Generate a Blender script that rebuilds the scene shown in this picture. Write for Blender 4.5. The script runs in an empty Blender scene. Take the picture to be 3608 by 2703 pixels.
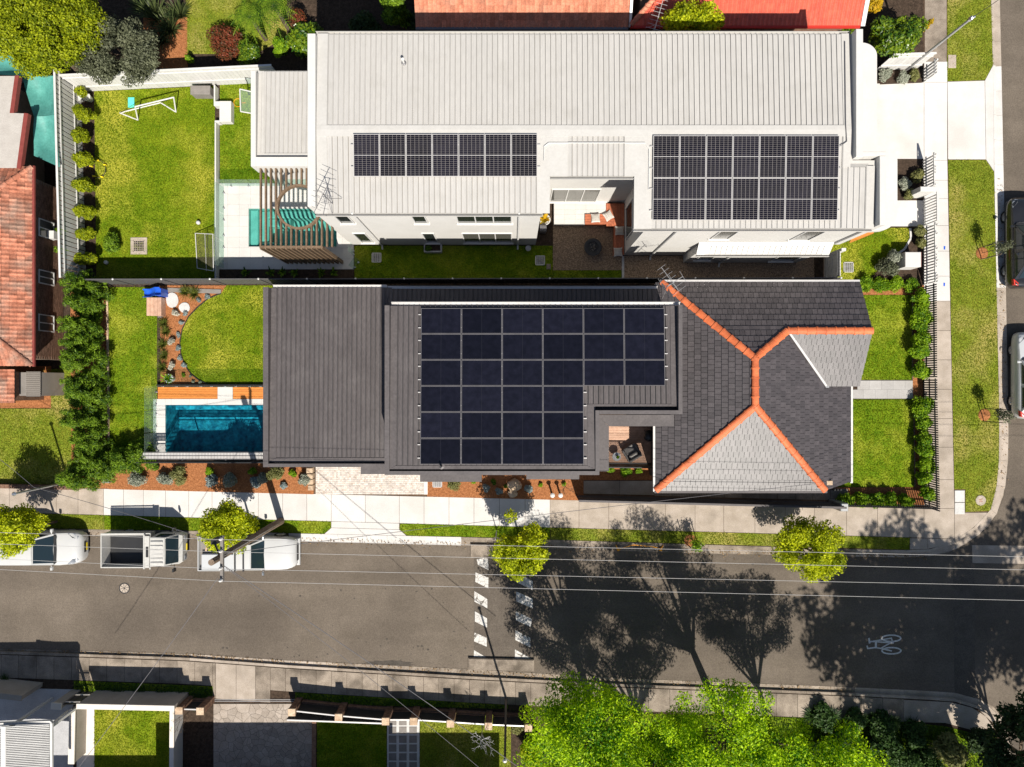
import bpy, bmesh, math, random
import numpy as np
from mathutils import Vector, Matrix

random.seed(7)
RNG = np.random.default_rng(11)
SC = bpy.context.scene
COL = SC.collection

# ---------------------------------------------------------------- camera
CH, F = 36.0, 2412.0            # camera height above ground, focal length in photo pixels
cam_d = bpy.data.cameras.new('camera')
cam = bpy.data.objects.new('camera', cam_d)
COL.objects.link(cam)
cam.location = (0, 0, CH)
cam.rotation_euler = (0, 0, 0)
cam_d.sensor_width = 36.0
cam_d.lens = F / 3608.0 * 36.0
cam_d.clip_end = 2000
SC.camera = cam
# ---------------------------------------------------------------- sky and sun
SUN_EL = math.radians(51)
SUN_DIR = Vector((0.287 * math.cos(SUN_EL), -0.958 * math.cos(SUN_EL), math.sin(SUN_EL)))
world = bpy.data.worlds.new('World')
SC.world = world
world.use_nodes = True
wn = world.node_tree.nodes
wn.clear()
sky = wn.new('ShaderNodeTexSky')
sky.sky_type = 'NISHITA'
sky.sun_disc = False
sky.sun_elevation = SUN_EL
sky.sun_rotation = math.atan2(SUN_DIR.x, SUN_DIR.y)
bg = wn.new('ShaderNodeBackground')
bg.inputs['Strength'].default_value = 0.06
wo = wn.new('ShaderNodeOutputWorld')
world.node_tree.links.new(sky.outputs[0], bg.inputs[0])
world.node_tree.links.new(bg.outputs[0], wo.inputs[0])
sun_d = bpy.data.lights.new('sun', 'SUN')
sun_d.energy = 5.0
sun_d.angle = math.radians(0.5)
sun_d.color = (1.0, 0.945, 0.855)
sun = bpy.data.objects.new('sun', sun_d)
COL.objects.link(sun)
sun.location = SUN_DIR * 60
sun.rotation_euler = (-SUN_DIR).to_track_quat('-Z', 'Y').to_euler()
vs = SC.view_settings
vs.view_transform = 'Standard'
vs.look = 'None'
vs.gamma = 1.0
vs.use_curve_mapping = False
vs.exposure = 0.62

# ---------------------------------------------------------------- helpers
def W(px, py, z=0.0):
    """Point of the place whose height is z and that the photo shows at (px, py)."""
    return Vector(((px - 1804.0) * (CH - z) / F, (1351.5 - py) * (CH - z) / F, z))
def WG(px, py, z):
    """Point at height z above the ground spot that the photo shows at (px, py)."""
    p = W(px, py, 0.0); p.z = z
    return p
WL = {}
def wl(o):
    return WL.get(o.name, Vector((0, 0, 0))) if o else Vector((0, 0, 0))
def tag(o, label=None, cat=None, group=None, kind=None):
    if label: o['label'] = label
    if cat: o['category'] = cat
    if group: o['group'] = group
    if kind: o['kind'] = kind
    return o
def thing(name, label, cat, loc, group=None, rz=0.0):
    o = bpy.data.objects.new(name, None)
    COL.objects.link(o)
    o.empty_display_size = 0.3
    o.location = loc
    o.rotation_euler = (0, 0, rz)
    WL[o.name] = Vector(loc)
    return tag(o, label, cat, group)
def put(name, mesh, parent=None, loc=None, rot=None, local=False):
    """Link an object; loc is a world position unless local."""
    o = bpy.data.objects.new(name, mesh)
    COL.objects.link(o)
    loc = Vector(loc) if loc is not None else Vector((0, 0, 0))
    o.parent = parent
    pos = loc if (local or parent is None) else loc - wl(parent)
    if rot is None:
        o.location = pos
    else:
        o.matrix_basis = Matrix.Translation(pos) @ rot.to_4x4()
    WL[o.name] = loc
    return o
def children_of(o):
    return [c for c in bpy.data.objects if c.parent == o]
def copy_tree(o, parent=None, kids=None):
    kids = kids if kids is not None else KIDS
    c = o.copy(); COL.objects.link(c)
    if parent is not None: c.parent = parent
    for ch in kids.get(o.name, []):
        copy_tree(ch, c, kids)
    return c
KIDS = {}
def index_kids(root):
    for c in children_of(root):
        KIDS.setdefault(root.name, []).append(c)
        index_kids(c)
class MB:
    def __init__(s):
        s.v = []; s.f = []
    def add(s, vs_, fs):
        n = len(s.v)
        s.v += [tuple(v) for v in vs_]
        s.f += [tuple(i + n for i in f) for f in fs]
        return s
    def box(s, x0, x1, y0, y1, z0, z1):
        return s.add([(x0, y0, z0), (x1, y0, z0), (x1, y1, z0), (x0, y1, z0), (x0, y0, z1), (x1, y0, z1), (x1, y1, z1), (x0, y1, z1)],
                     [(0, 3, 2, 1), (4, 5, 6, 7), (0, 1, 5, 4), (1, 2, 6, 5), (2, 3, 7, 6), (3, 0, 4, 7)])
    def bev(s, x0, x1, y0, y1, z0, z1, b=0.02):
        """box with a chamfered top edge"""
        v = [(x0, y0, z0), (x1, y0, z0), (x1, y1, z0), (x0, y1, z0), (x0, y0, z1 - b), (x1, y0, z1 - b), (x1, y1, z1 - b), (x0, y1, z1 - b),
             (x0 + b, y0 + b, z1), (x1 - b, y0 + b, z1), (x1 - b, y1 - b, z1), (x0 + b, y1 - b, z1)]
        return s.add(v, [(0, 3, 2, 1), (8, 9, 10, 11), (0, 1, 5, 4), (1, 2, 6, 5), (2, 3, 7, 6), (3, 0, 4, 7),
                         (4, 5, 9, 8), (5, 6, 10, 9), (6, 7, 11, 10), (7, 4, 8, 11)])
    def prism(s, pts, z0, z1):
        pts = [(p[0], p[1]) for p in pts]
        a = sum(pts[i][0] * pts[(i + 1) % len(pts)][1] - pts[(i + 1) % len(pts)][0] * pts[i][1] for i in range(len(pts)))
        if a < 0: pts = pts[::-1]
        n = len(pts)
        v = [(x, y, z0) for x, y in pts] + [(x, y, z1) for x, y in pts]
        f = [tuple(range(n - 1, -1, -1)), tuple(range(n, 2 * n))]
        f += [(i, (i + 1) % n, n + (i + 1) % n, n + i) for i in range(n)]
        return s.add(v, f)
    def slab(s, pts, t):
        """sloping polygon (3-D points) extruded down by t"""
        a = sum(pts[i][0] * pts[(i + 1) % len(pts)][1] - pts[(i + 1) % len(pts)][0] * pts[i][1] for i in range(len(pts)))
        pts = [Vector(p) for p in (pts if a > 0 else pts[::-1])]
        n = len(pts)
        v = [(p.x, p.y, p.z - t) for p in pts] + [tuple(p) for p in pts]
        f = [tuple(range(n - 1, -1, -1)), tuple(range(n, 2 * n))]
        f += [(i, (i + 1) % n, n + (i + 1) % n, n + i) for i in range(n)]
        return s.add(v, f)
    def tube(s, p0, p1, r0, r1=None, n=8, cap=True):
        p0 = Vector(p0); p1 = Vector(p1); r1 = r0 if r1 is None else r1
        d = (p1 - p0)
        if d.length < 1e-6: return s
        d.normalize()
        a = d.orthogonal().normalized(); b = d.cross(a)
        v = []
        for p, r in ((p0, r0), (p1, r1)):
            for i in range(n):
                t = 2 * math.pi * i / n
                v.append(p + a * (r * math.cos(t)) + b * (r * math.sin(t)))
        f = [(i, (i + 1) % n, n + (i + 1) % n, n + i) for i in range(n)]
        if cap: f += [tuple(range(n - 1, -1, -1)), tuple(range(n, 2 * n))]
        return s.add(v, f)
    def path(s, pts, r, n=6):
        for a, b in zip(pts[:-1], pts[1:]): s.tube(a, b, r, r, n)
        return s
    def beam(s, p0, p1, w, h):
        """box of width w and height h along p0-p1 (centre line at mid height)"""
        p0 = Vector(p0); p1 = Vector(p1); d = (p1 - p0).normalized()
        side = d.cross(Vector((0, 0, 1)))
        side = side.normalized() if side.length > 1e-4 else Vector((1, 0, 0))
        up = side.cross(d)
        v = []
        for p in (p0, p1):
            for a, b in ((-1, -1), (1, -1), (1, 1), (-1, 1)):
                v.append(p + side * (a * w / 2) + up * (b * h / 2))
        return s.add(v, [(0, 1, 2, 3), (7, 6, 5, 4), (0, 4, 5, 1), (1, 5, 6, 2), (2, 6, 7, 3), (3, 7, 4, 0)])
    def lathe(s, c, prof, n=20):
        c = Vector(c); v = []; f = []
        for r, z in prof:
            for i in range(n):
                t = 2 * math.pi * i / n
                v.append((c.x + r * math.cos(t), c.y + r * math.sin(t), c.z + z))
        for k in range(len(prof) - 1):
            for i in range(n):
                j = (i + 1) % n
                f.append((k * n + i, k * n + j, (k + 1) * n + j, (k + 1) * n + i))
        f.append(tuple(range(n - 1, -1, -1)))
        m = (len(prof) - 1) * n
        f.append(tuple(range(m, m + n)))
        return s.add(v, f)
    def mesh(s, name, mat, origin=(0, 0, 0), smooth=False):
        me = bpy.data.meshes.new(name)
        o = Vector(origin)
        me.from_pydata([(v[0] - o.x, v[1] - o.y, v[2] - o.z) for v in s.v], [], s.f)
        if mat is not None: me.materials.append(mat)
        if smooth: me.shade_smooth()
        me.update()
        return me
    def build(s, name, mat, parent=None, local=False, smooth=False, fix=False):
        """link as one object with its origin at the middle of its base"""
        if local:
            return put(name, s.mesh(name, mat, smooth=smooth), parent, (0, 0, 0), local=True)
        a = np.array(s.v)
        lo = a.min(0); hi = a.max(0)
        org = Vector(((lo[0] + hi[0]) / 2, (lo[1] + hi[1]) / 2, lo[2]))
        me = s.mesh(name, mat, org, smooth)
        if fix:
            bm = bmesh.new(); bm.from_mesh(me); bmesh.ops.recalc_face_normals(bm, faces=bm.faces); bm.to_mesh(me); bm.free()
        return put(name, me, parent, org)
def struct(mb, name, mat, parent=None, fix=False):
    o = mb.build(name, mat, parent, fix=fix)
    if parent is None: o['kind'] = 'structure'
    return o
def np_mesh(name, V, Q, mat, parent=None, smooth=False):
    """fast mesh of n-gons with equal corner count; V (n,3), Q (m,k)"""
    V = np.asarray(V, dtype=np.float32); Q = np.asarray(Q, dtype=np.int32)
    lo = V.min(0); hi = V.max(0)
    org = Vector((float(lo[0] + hi[0]) / 2, float(lo[1] + hi[1]) / 2, float(lo[2])))
    V = V - np.array(org, dtype=np.float32)
    me = bpy.data.meshes.new(name)
    me.vertices.add(len(V)); me.vertices.foreach_set('co', V.ravel())
    k = Q.shape[1]
    me.loops.add(Q.size); me.loops.foreach_set('vertex_index', Q.ravel())
    me.polygons.add(len(Q))
    me.polygons.foreach_set('loop_start', np.arange(0, Q.size, k, dtype=np.int32))
    me.update(calc_edges=True)
    me.materials.append(mat)
    if smooth: me.shade_smooth()
    return put(name, me, parent, org)
def pts(L, z=0.0):
    return [W(a, b, z) for a, b in L]
def inpoly(P, poly):
    """numpy point-in-polygon"""
    x = P[:, 0]; y = P[:, 1]; r = np.zeros(len(P), bool)
    n = len(poly)
    for i in range(n):
        x0, y0 = poly[i][0], poly[i][1]; x1, y1 = poly[(i + 1) % n][0], poly[(i + 1) % n][1]
        c = ((y0 > y) != (y1 > y)) & (x < (x1 - x0) * (y - y0) / ((y1 - y0) if y1 != y0 else 1e-9) + x0)
        r ^= c
    return r

# ---------------------------------------------------------------- materials
def _new(name):
    m = bpy.data.materials.new(name); m.use_nodes = True
    nt = m.node_tree; nt.nodes.clear()
    out = nt.nodes.new('ShaderNodeOutputMaterial')
    b = nt.nodes.new('ShaderNodeBsdfPrincipled')
    nt.links.new(b.outputs[0], out.inputs[0])
    return m, nt, b, out
def c4(c): return (c[0], c[1], c[2], 1.0)
def pm(name, c1, c2=None, scale=3.0, rough=0.7, bump=0.0, bscale=30.0, spec=0.3, metal=0.0, var=0.0, fine=0.0, fscale=60.0,
       c3=None, s3=0.6, t3=0.55, stretch=None, wave=None, coat=0.0):
    """procedural surface: two-tone noise, optional third patch colour, per-piece variation, fine grain and relief"""
    m, nt, b, out = _new(name)
    N = nt.nodes; L = nt.links
    geo = N.new('ShaderNodeNewGeometry')
    pos = geo.outputs['Position']
    if stretch:
        mp = N.new('ShaderNodeMapping'); mp.inputs['Scale'].default_value = stretch
        L.new(pos, mp.inputs[0]); pos = mp.outputs[0]
    c2 = c2 or c1
    nz = N.new('ShaderNodeTexNoise'); nz.inputs['Scale'].default_value = scale; nz.inputs['Detail'].default_value = 6; nz.inputs['Roughness'].default_value = 0.62
    L.new(pos, nz.inputs['Vector'])
    rp = N.new('ShaderNodeValToRGB'); rp.color_ramp.elements[0].position = 0.32; rp.color_ramp.elements[1].position = 0.68
    rp.color_ramp.elements[0].color = c4(c1); rp.color_ramp.elements[1].color = c4(c2)
    L.new(nz.outputs['Fac'], rp.inputs[0])
    col = rp.outputs[0]
    if c3:
        n3 = N.new('ShaderNodeTexNoise'); n3.inputs['Scale'].default_value = s3; n3.inputs['Detail'].default_value = 4
        L.new(geo.outputs['Position'], n3.inputs['Vector'])
        r3 = N.new('ShaderNodeValToRGB'); r3.color_ramp.elements[0].position = t3 - 0.09; r3.color_ramp.elements[1].position = t3 + 0.12
        L.new(n3.outputs['Fac'], r3.inputs[0])
        mx = N.new('ShaderNodeMixRGB'); L.new(r3.outputs[0], mx.inputs[0]); L.new(col, mx.inputs[1]); mx.inputs[2].default_value = c4(c3)
        col = mx.outputs[0]
    if fine > 0:
        nf = N.new('ShaderNodeTexNoise'); nf.inputs['Scale'].default_value = fscale; nf.inputs['Detail'].default_value = 3
        L.new(pos, nf.inputs['Vector'])
        mr = N.new('ShaderNodeMapRange'); mr.inputs[1].default_value = 0.3; mr.inputs[2].default_value = 0.7
        mr.inputs[3].default_value = 1 - fine; mr.inputs[4].default_value = 1 + fine
        L.new(nf.outputs['Fac'], mr.inputs[0])
        mf = N.new('ShaderNodeVectorMath'); mf.operation = 'SCALE'; L.new(col, mf.inputs[0]); L.new(mr.outputs[0], mf.inputs['Scale'])
        col = mf.outputs[0]
    if var > 0:
        oi = N.new('ShaderNodeObjectInfo')
        ad = N.new('ShaderNodeMath'); ad.operation = 'ADD'; L.new(oi.outputs['Random'], ad.inputs[0]); L.new(geo.outputs['Random Per Island'], ad.inputs[1])
        fr = N.new('ShaderNodeMath'); fr.operation = 'FRACT'; L.new(ad.outputs[0], fr.inputs[0])
        mr = N.new('ShaderNodeMapRange'); mr.inputs[3].default_value = 1 - var; mr.inputs[4].default_value = 1 + var
        L.new(fr.outputs[0], mr.inputs[0])
        mv = N.new('ShaderNodeVectorMath'); mv.operation = 'SCALE'; L.new(col, mv.inputs[0]); L.new(mr.outputs[0], mv.inputs['Scale'])
        col = mv.outputs[0]
    L.new(col, b.inputs['Base Color'])
    b.inputs['Roughness'].default_value = rough
    b.inputs['Specular IOR Level'].default_value = spec
    b.inputs['Metallic'].default_value = metal
    b.inputs['Coat Weight'].default_value = coat
    if bump > 0:
        nb = N.new('ShaderNodeTexNoise'); nb.inputs['Scale'].default_value = bscale; nb.inputs['Detail'].default_value = 4
        L.new(pos, nb.inputs['Vector'])
        bp = N.new('ShaderNodeBump'); bp.inputs['Strength'].default_value = bump; bp.inputs['Distance'].default_value = 0.02
        L.new(nb.outputs['Fac'], bp.inputs['Height']); L.new(bp.outputs[0], b.inputs['Normal'])
    return m
def leafmat(name, c1, c2, trans=0.35, rough=0.5, scale=1.2, var=0.45, flower=None, fl=0.0, spec=0.15):
    """leaf: colour varies leaf by leaf and in slow drifts, some light passes through"""
    m, nt, b, out = _new(name)
    N = nt.nodes; L = nt.links
    geo = N.new('ShaderNodeNewGeometry')
    nz = N.new('ShaderNodeTexNoise'); nz.inputs['Scale'].default_value = scale; nz.inputs['Detail'].default_value = 3
    L.new(geo.outputs['Position'], nz.inputs['Vector'])
    ad = N.new('ShaderNodeMath'); ad.operation = 'MULTIPLY_ADD'; ad.inputs[1].default_value = 0.55; ad.inputs[2].default_value = -0.27
    L.new(geo.outputs['Random Per Island'], ad.inputs[0])
    a2 = N.new('ShaderNodeMath'); a2.operation = 'ADD'; L.new(nz.outputs['Fac'], a2.inputs[0]); L.new(ad.outputs[0], a2.inputs[1])
    rp = N.new('ShaderNodeValToRGB'); rp.color_ramp.elements[0].position = 0.25; rp.color_ramp.elements[1].position = 0.75
    rp.color_ramp.elements[0].color = c4(c1); rp.color_ramp.elements[1].color = c4(c2)
    L.new(a2.outputs[0], rp.inputs[0])
    col = rp.outputs[0]
    if flower:
        gt = N.new('ShaderNodeMath'); gt.operation = 'LESS_THAN'; gt.inputs[1].default_value = fl
        L.new(geo.outputs['Random Per Island'], gt.inputs[0])
        mx = N.new('ShaderNodeMixRGB'); L.new(gt.outputs[0], mx.inputs[0]); L.new(col, mx.inputs[1]); mx.inputs[2].default_value = c4(flower)
        col = mx.outputs[0]
    L.new(col, b.inputs['Base Color'])
    b.inputs['Roughness'].default_value = rough
    b.inputs['Specular IOR Level'].default_value = spec
    tr = N.new('ShaderNodeBsdfTranslucent')
    hs = N.new('ShaderNodeHueSaturation'); hs.inputs['Saturation'].default_value = 1.1; hs.inputs['Value'].default_value = 1.3
    L.new(col, hs.inputs['Color']); L.new(hs.outputs[0], tr.inputs[0])
    ms = N.new('ShaderNodeMixShader'); ms.inputs[0].default_value = trans
    L.new(b.outputs[0], ms.inputs[1]); L.new(tr.outputs[0], ms.inputs[2]); L.new(ms.outputs[0], out.inputs[0])
    return m
def glassmat(name, tint, alpha=0.25, rough=0.05):
    """thin clear pane: mostly see-through with a tint and a reflection"""
    m, nt, b, out = _new(name)
    N = nt.nodes; L = nt.links
    b.inputs['Base Color'].default_value = c4(tint); b.inputs['Roughness'].default_value = rough
    t = N.new('ShaderNodeBsdfTransparent'); t.inputs[0].default_value = (0.86, 0.93, 0.9, 1)
    ms = N.new('ShaderNodeMixShader'); ms.inputs[0].default_value = alpha
    L.new(t.outputs[0], ms.inputs[1]); L.new(b.outputs[0], ms.inputs[2]); L.new(ms.outputs[0], out.inputs[0])
    return m
def windowmat(name, tint=(0.012, 0.015, 0.017), rough=0.06):
    m, nt, b, out = _new(name)
    b.inputs['Base Color'].default_value = c4(tint); b.inputs['Roughness'].default_value = rough; b.inputs['Specular IOR Level'].default_value = 0.6
    return m
def gridmat(name, cell, line, nx, ny, w, mid=0.0, rough=0.12):
    """solar glass: dark cells divided by fine printed lines, in the panel's own coordinates (0..1)"""
    m, nt, b, out = _new(name)
    N = nt.nodes; L = nt.links
    tc = N.new('ShaderNodeTexCoord'); sp = N.new('ShaderNodeSeparateXYZ'); L.new(tc.outputs['Generated'], sp.inputs[0])
    def lines(src, n, wd):
        mu = N.new('ShaderNodeMath'); mu.operation = 'MULTIPLY'; mu.inputs[1].default_value = n; L.new(src, mu.inputs[0])
        fr = N.new('ShaderNodeMath'); fr.operation = 'FRACT'; L.new(mu.outputs[0], fr.inputs[0])
        su = N.new('ShaderNodeMath'); su.operation = 'SUBTRACT'; su.inputs[1].default_value = 0.5; L.new(fr.outputs[0], su.inputs[0])
        ab = N.new('ShaderNodeMath'); ab.operation = 'ABSOLUTE'; L.new(su.outputs[0], ab.inputs[0])
        gt = N.new('ShaderNodeMath'); gt.operation = 'GREATER_THAN'; gt.inputs[1].default_value = 0.5 - wd * n; L.new(ab.outputs[0], gt.inputs[0])
        return gt.outputs[0]
    a = lines(sp.outputs[0], nx, w[0]); c = lines(sp.outputs[1], ny, w[1])
    mx = N.new('ShaderNodeMath'); mx.operation = 'MAXIMUM'; L.new(a, mx.inputs[0]); L.new(c, mx.inputs[1])
    v = mx.outputs[0]
    nz = N.new('ShaderNodeTexNoise'); nz.inputs['Scale'].default_value = 4; nz.inputs['Detail'].default_value = 8
    g = N.new('ShaderNodeNewGeometry'); L.new(g.outputs['Position'], nz.inputs['Vector'])
    mr = N.new('ShaderNodeMapRange'); mr.inputs[1].default_value = 0.35; mr.inputs[2].default_value = 0.75; mr.inputs[3].default_value = 0.85; mr.inputs[4].default_value = 1.5
    L.new(nz.outputs['Fac'], mr.inputs[0])
    oi = N.new('ShaderNodeObjectInfo'); ma = N.new('ShaderNodeMath'); ma.operation = 'MULTIPLY_ADD'; ma.inputs[1].default_value = .7; ma.inputs[2].default_value = .65; L.new(oi.outputs['Random'], ma.inputs[0]); mq = N.new('ShaderNodeMath'); mq.operation = 'MULTIPLY'; L.new(ma.outputs[0], mq.inputs[0]); L.new(mr.outputs[0], mq.inputs[1])  # uneven sheen from panel to panel, put into the cell colour
    sc = N.new('ShaderNodeVectorMath'); sc.operation = 'SCALE'; sc.inputs[0].default_value = cell; L.new(mq.outputs[0], sc.inputs['Scale'])
    mm = N.new('ShaderNodeMixRGB'); L.new(v, mm.inputs[0]); L.new(sc.outputs[0], mm.inputs[1]); mm.inputs[2].default_value = c4(line)
    L.new(mm.outputs[0], b.inputs['Base Color'])
    b.inputs['Roughness'].default_value = rough
    b.inputs['Specular IOR Level'].default_value = 0.4
    return m
def watermat(name, deep, rough=0.03, bump=0.25, scale=3.5):
    m, nt, b, out = _new(name)
    N = nt.nodes; L = nt.links
    geo = N.new('ShaderNodeNewGeometry')
    nz = N.new('ShaderNodeTexNoise'); nz.inputs['Scale'].default_value = scale; nz.inputs['Detail'].default_value = 3; nz.inputs['Distortion'].default_value = 1.0
    L.new(geo.outputs['Position'], nz.inputs['Vector'])
    bp = N.new('ShaderNodeBump'); bp.inputs['Strength'].default_value = bump; bp.inputs['Distance'].default_value = 0.05
    L.new(nz.outputs['Fac'], bp.inputs['Height'])
    gl = N.new('ShaderNodeBsdfGlossy'); gl.inputs['Roughness'].default_value = rough; L.new(bp.outputs[0], gl.inputs['Normal'])
    tr = N.new('ShaderNodeBsdfTransparent'); tr.inputs[0].default_value = c4(deep)
    fr = N.new('ShaderNodeFresnel'); fr.inputs['IOR'].default_value = 1.33; L.new(bp.outputs[0], fr.inputs['Normal'])
    ms = N.new('ShaderNodeMixShader'); L.new(fr.outputs[0], ms.inputs[0]); L.new(tr.outputs[0], ms.inputs[1]); L.new(gl.outputs[0], ms.inputs[2])
    L.new(ms.outputs[0], out.inputs[0])
    return m

M = {}
M['asphalt'] = pm('asphalt', (0.110, 0.090, 0.070), (0.140, 0.115, 0.091), 0.7, 0.9, 0.5, 55, 0.15, fine=0.2, fscale=20, c3=(0.094, 0.077, 0.061), s3=0.2, t3=0.55)
M['asphalt_patch'] = pm('asphalt_patch', (0.088, 0.073, 0.059), (0.115, 0.096, 0.078), 2, 0.9, 0.5, 55, 0.15, fine=0.25, fscale=22)
M['soil'] = pm('soil', (0.075, 0.045, 0.028), (0.13, 0.085, 0.055), 5, 0.95, 0.8, 18, 0.1)
M['darksoil'] = pm('darksoil', (0.03, 0.021, 0.015), (0.07, 0.048, 0.034), 6, 0.95, 0.9, 22, 0.1, fine=0.4, fscale=30)
M['mulch'] = pm('mulch', (0.20, 0.075, 0.028), (0.36, 0.15, 0.062), 9, 0.95, 1.0, 30, 0.1, fine=0.45, fscale=24)
M['grass'] = pm('grass', (0.075, 0.13, 0.005), (0.155, 0.205, 0.010), 1.6, 0.9, 1.0, 40, 0.02, fine=0.5, fscale=14, c3=(0.27, 0.265, 0.030), s3=0.40, t3=0.55)
M['grass_deep'] = pm('grass_deep', (0.070, 0.13, 0.006), (0.145, 0.205, 0.010), 2.0, 0.9, 1.0, 40, 0.02, fine=0.5, fscale=14, c3=(0.24, 0.255, 0.028), s3=0.5, t3=0.58)
M['grass_dry'] = pm('grass_dry', (0.10, 0.14, 0.012), (0.18, 0.205, 0.022), 1.8, 0.9, 1.0, 40, 0.02, fine=0.5, fscale=14, c3=(0.28, 0.24, 0.065), s3=0.5, t3=0.56)
M['concrete_new'] = pm('concrete_new', (0.50, 0.478, 0.452), (0.56, 0.54, 0.515), 1.3, 0.85, 0.15, 60, 0.2, var=0.05, fine=0.07, fscale=22, c3=(0.47, 0.445, 0.415), s3=0.5, t3=0.58)
M['concrete_old'] = pm('concrete_old', (0.30, 0.25, 0.20), (0.40, 0.34, 0.285), 1.6, 0.9, 0.3, 60, 0.2, var=0.07, fine=0.14, fscale=24, c3=(0.25, 0.21, 0.17), s3=0.7, t3=0.6)
M['concrete_worn'] = pm('concrete_worn', (0.19, 0.155, 0.122), (0.30, 0.25, 0.20), 2.2, 0.92, 0.5, 50, 0.2, var=0.1, fine=0.25, fscale=24, c3=(0.11, 0.09, 0.07), s3=0.9, t3=0.57)
M['joint'] = pm('joint', (0.10, 0.085, 0.07), (0.16, 0.135, 0.11), 4, 0.95)
M['paint_white'] = pm('paint_white', (0.46, 0.44, 0.41), (0.56, 0.54, 0.51), 3, 0.8, 0.2, 40, 0.2, fine=0.15, fscale=20)
def _crack(m, c, sc, w0, w1):
    nt = m.node_tree; N = nt.nodes; L = nt.links; b = [n for n in N if n.type == 'BSDF_PRINCIPLED'][0]
    src = b.inputs['Base Color'].links[0].from_socket
    g = N.new('ShaderNodeNewGeometry'); v = N.new('ShaderNodeTexVoronoi'); v.feature = 'DISTANCE_TO_EDGE'; v.inputs['Scale'].default_value = sc
    n = N.new('ShaderNodeTexNoise'); n.inputs['Scale'].default_value = 2.2; n.inputs['Detail'].default_value = 6; L.new(g.outputs['Position'], n.inputs['Vector'])
    mv = N.new('ShaderNodeMixRGB'); mv.inputs[0].default_value = .12; L.new(g.outputs['Position'], mv.inputs[1]); L.new(n.outputs['Color'], mv.inputs[2]); L.new(mv.outputs[0], v.inputs['Vector'])
    a = N.new('ShaderNodeMapRange'); a.inputs[1].default_value = .55; a.inputs[2].default_value = .75; a.inputs[3].default_value = w0; a.inputs[4].default_value = w1; L.new(n.outputs['Fac'], a.inputs[0])
    lt = N.new('ShaderNodeMath'); lt.operation = 'LESS_THAN'; L.new(v.outputs['Distance'], lt.inputs[0]); L.new(a.outputs[0], lt.inputs[1])
    mx = N.new('ShaderNodeMixRGB'); L.new(lt.outputs[0], mx.inputs[0]); L.new(src, mx.inputs[1]); mx.inputs[2].default_value = c4(c); L.new(mx.outputs[0], b.inputs['Base Color'])
_crack(M['paint_white'], (0.14, 0.125, 0.108), 4.0, .018, .12)
_crack(M['asphalt'], (0.06, 0.05, 0.041), 0.33, -.02, .012)
_crack(M['asphalt'], (0.075, 0.062, 0.05), 1.7, -.06, .02)
def _streak(m, sv, amp):
    nt = m.node_tree; N = nt.nodes; L = nt.links; b = [n for n in N if n.type == 'BSDF_PRINCIPLED'][0]; src = b.inputs['Base Color'].links[0].from_socket
    g = N.new('ShaderNodeNewGeometry'); mp = N.new('ShaderNodeMapping'); mp.inputs['Scale'].default_value = sv; L.new(g.outputs['Position'], mp.inputs[0])
    n = N.new('ShaderNodeTexNoise'); n.inputs['Scale'].default_value = 1; n.inputs['Detail'].default_value = 5; L.new(mp.outputs[0], n.inputs['Vector'])
    r = N.new('ShaderNodeMapRange'); r.inputs[1].default_value = .3; r.inputs[2].default_value = .7; r.inputs[3].default_value = 1 - amp; r.inputs[4].default_value = 1 + amp; L.new(n.outputs['Fac'], r.inputs[0])
    v = N.new('ShaderNodeVectorMath'); v.operation = 'SCALE'; L.new(src, v.inputs[0]); L.new(r.outputs[0], v.inputs['Scale']); L.new(v.outputs[0], b.inputs['Base Color'])
_streak(M['asphalt'], (.05, .75, 1), .13)
M['paint_plain'] = pm('paint_plain', (0.50, 0.485, 0.46), (0.60, 0.585, 0.56), 3, 0.8, 0.2, 40, 0.2, fine=0.2, fscale=16)
M['rib_shadow'] = pm('rib_shadow', (0.17, 0.15, 0.125), None, 3, 0.9)  # grey-brown of the rib shadow lines, set as a colour
M['stain'] = pm('stain', (0.055, 0.047, 0.039), (0.075, 0.064, 0.053), 2, 0.85, 0.5, 55, 0.2, fine=0.25, fscale=22)
M['white_wall'] = pm('white_wall', (0.50, 0.487, 0.462), (0.54, 0.527, 0.502), 0.8, 0.8, 0.1, 50, 0.2, fine=0.03, fscale=10)
M['white_roof'] = pm('white_roof', (0.405, 0.39, 0.368), (0.43, 0.415, 0.393), 0.8, 0.5, 0.0, 30, 0.3, var=0.02, fine=0.04, fscale=5, c3=(0.385, 0.37, 0.345), s3=0.9, t3=0.64, stretch=(2.5, .5, 1))
M['white_trim'] = pm('white_trim', (0.43, 0.415, 0.388), (0.465, 0.45, 0.425), 1.2, 0.5, 0.0, 30, 0.3, fine=0.04, fscale=9)
M['white_paint'] = pm('white_paint', (0.51, 0.50, 0.48), (0.57, 0.56, 0.54), 2, 0.5, 0.0, 30, 0.4, var=0.05, fine=0.04, fscale=10)
M['dark_roof'] = pm('dark_roof', (0.072, 0.063, 0.063), (0.092, 0.081, 0.081), 1.1, 0.5, 0.05, 30, 0.35, var=0.07, fine=0.16, fscale=9, c3=(0.102, 0.091, 0.09), s3=0.7, t3=0.62, stretch=(3.0, .5, 1))
M['dark_trim'] = pm('dark_trim', (0.076, 0.067, 0.067), (0.094, 0.083, 0.083), 1.4, 0.5, 0.05, 30, 0.35, fine=0.14, fscale=10, c3=(0.106, 0.094, 0.093), s3=1.2, t3=0.62)
M['dark_wall'] = pm('dark_wall', (0.07, 0.066, 0.066), (0.085, 0.08, 0.08), 2, 0.8)
M['slate'] = pm('slate', (0.046, 0.039, 0.041), (0.062, 0.054, 0.056), 5, 0.46, 0.25, 40, 0.58, var=0.22, fine=0.15, fscale=30)
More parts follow.
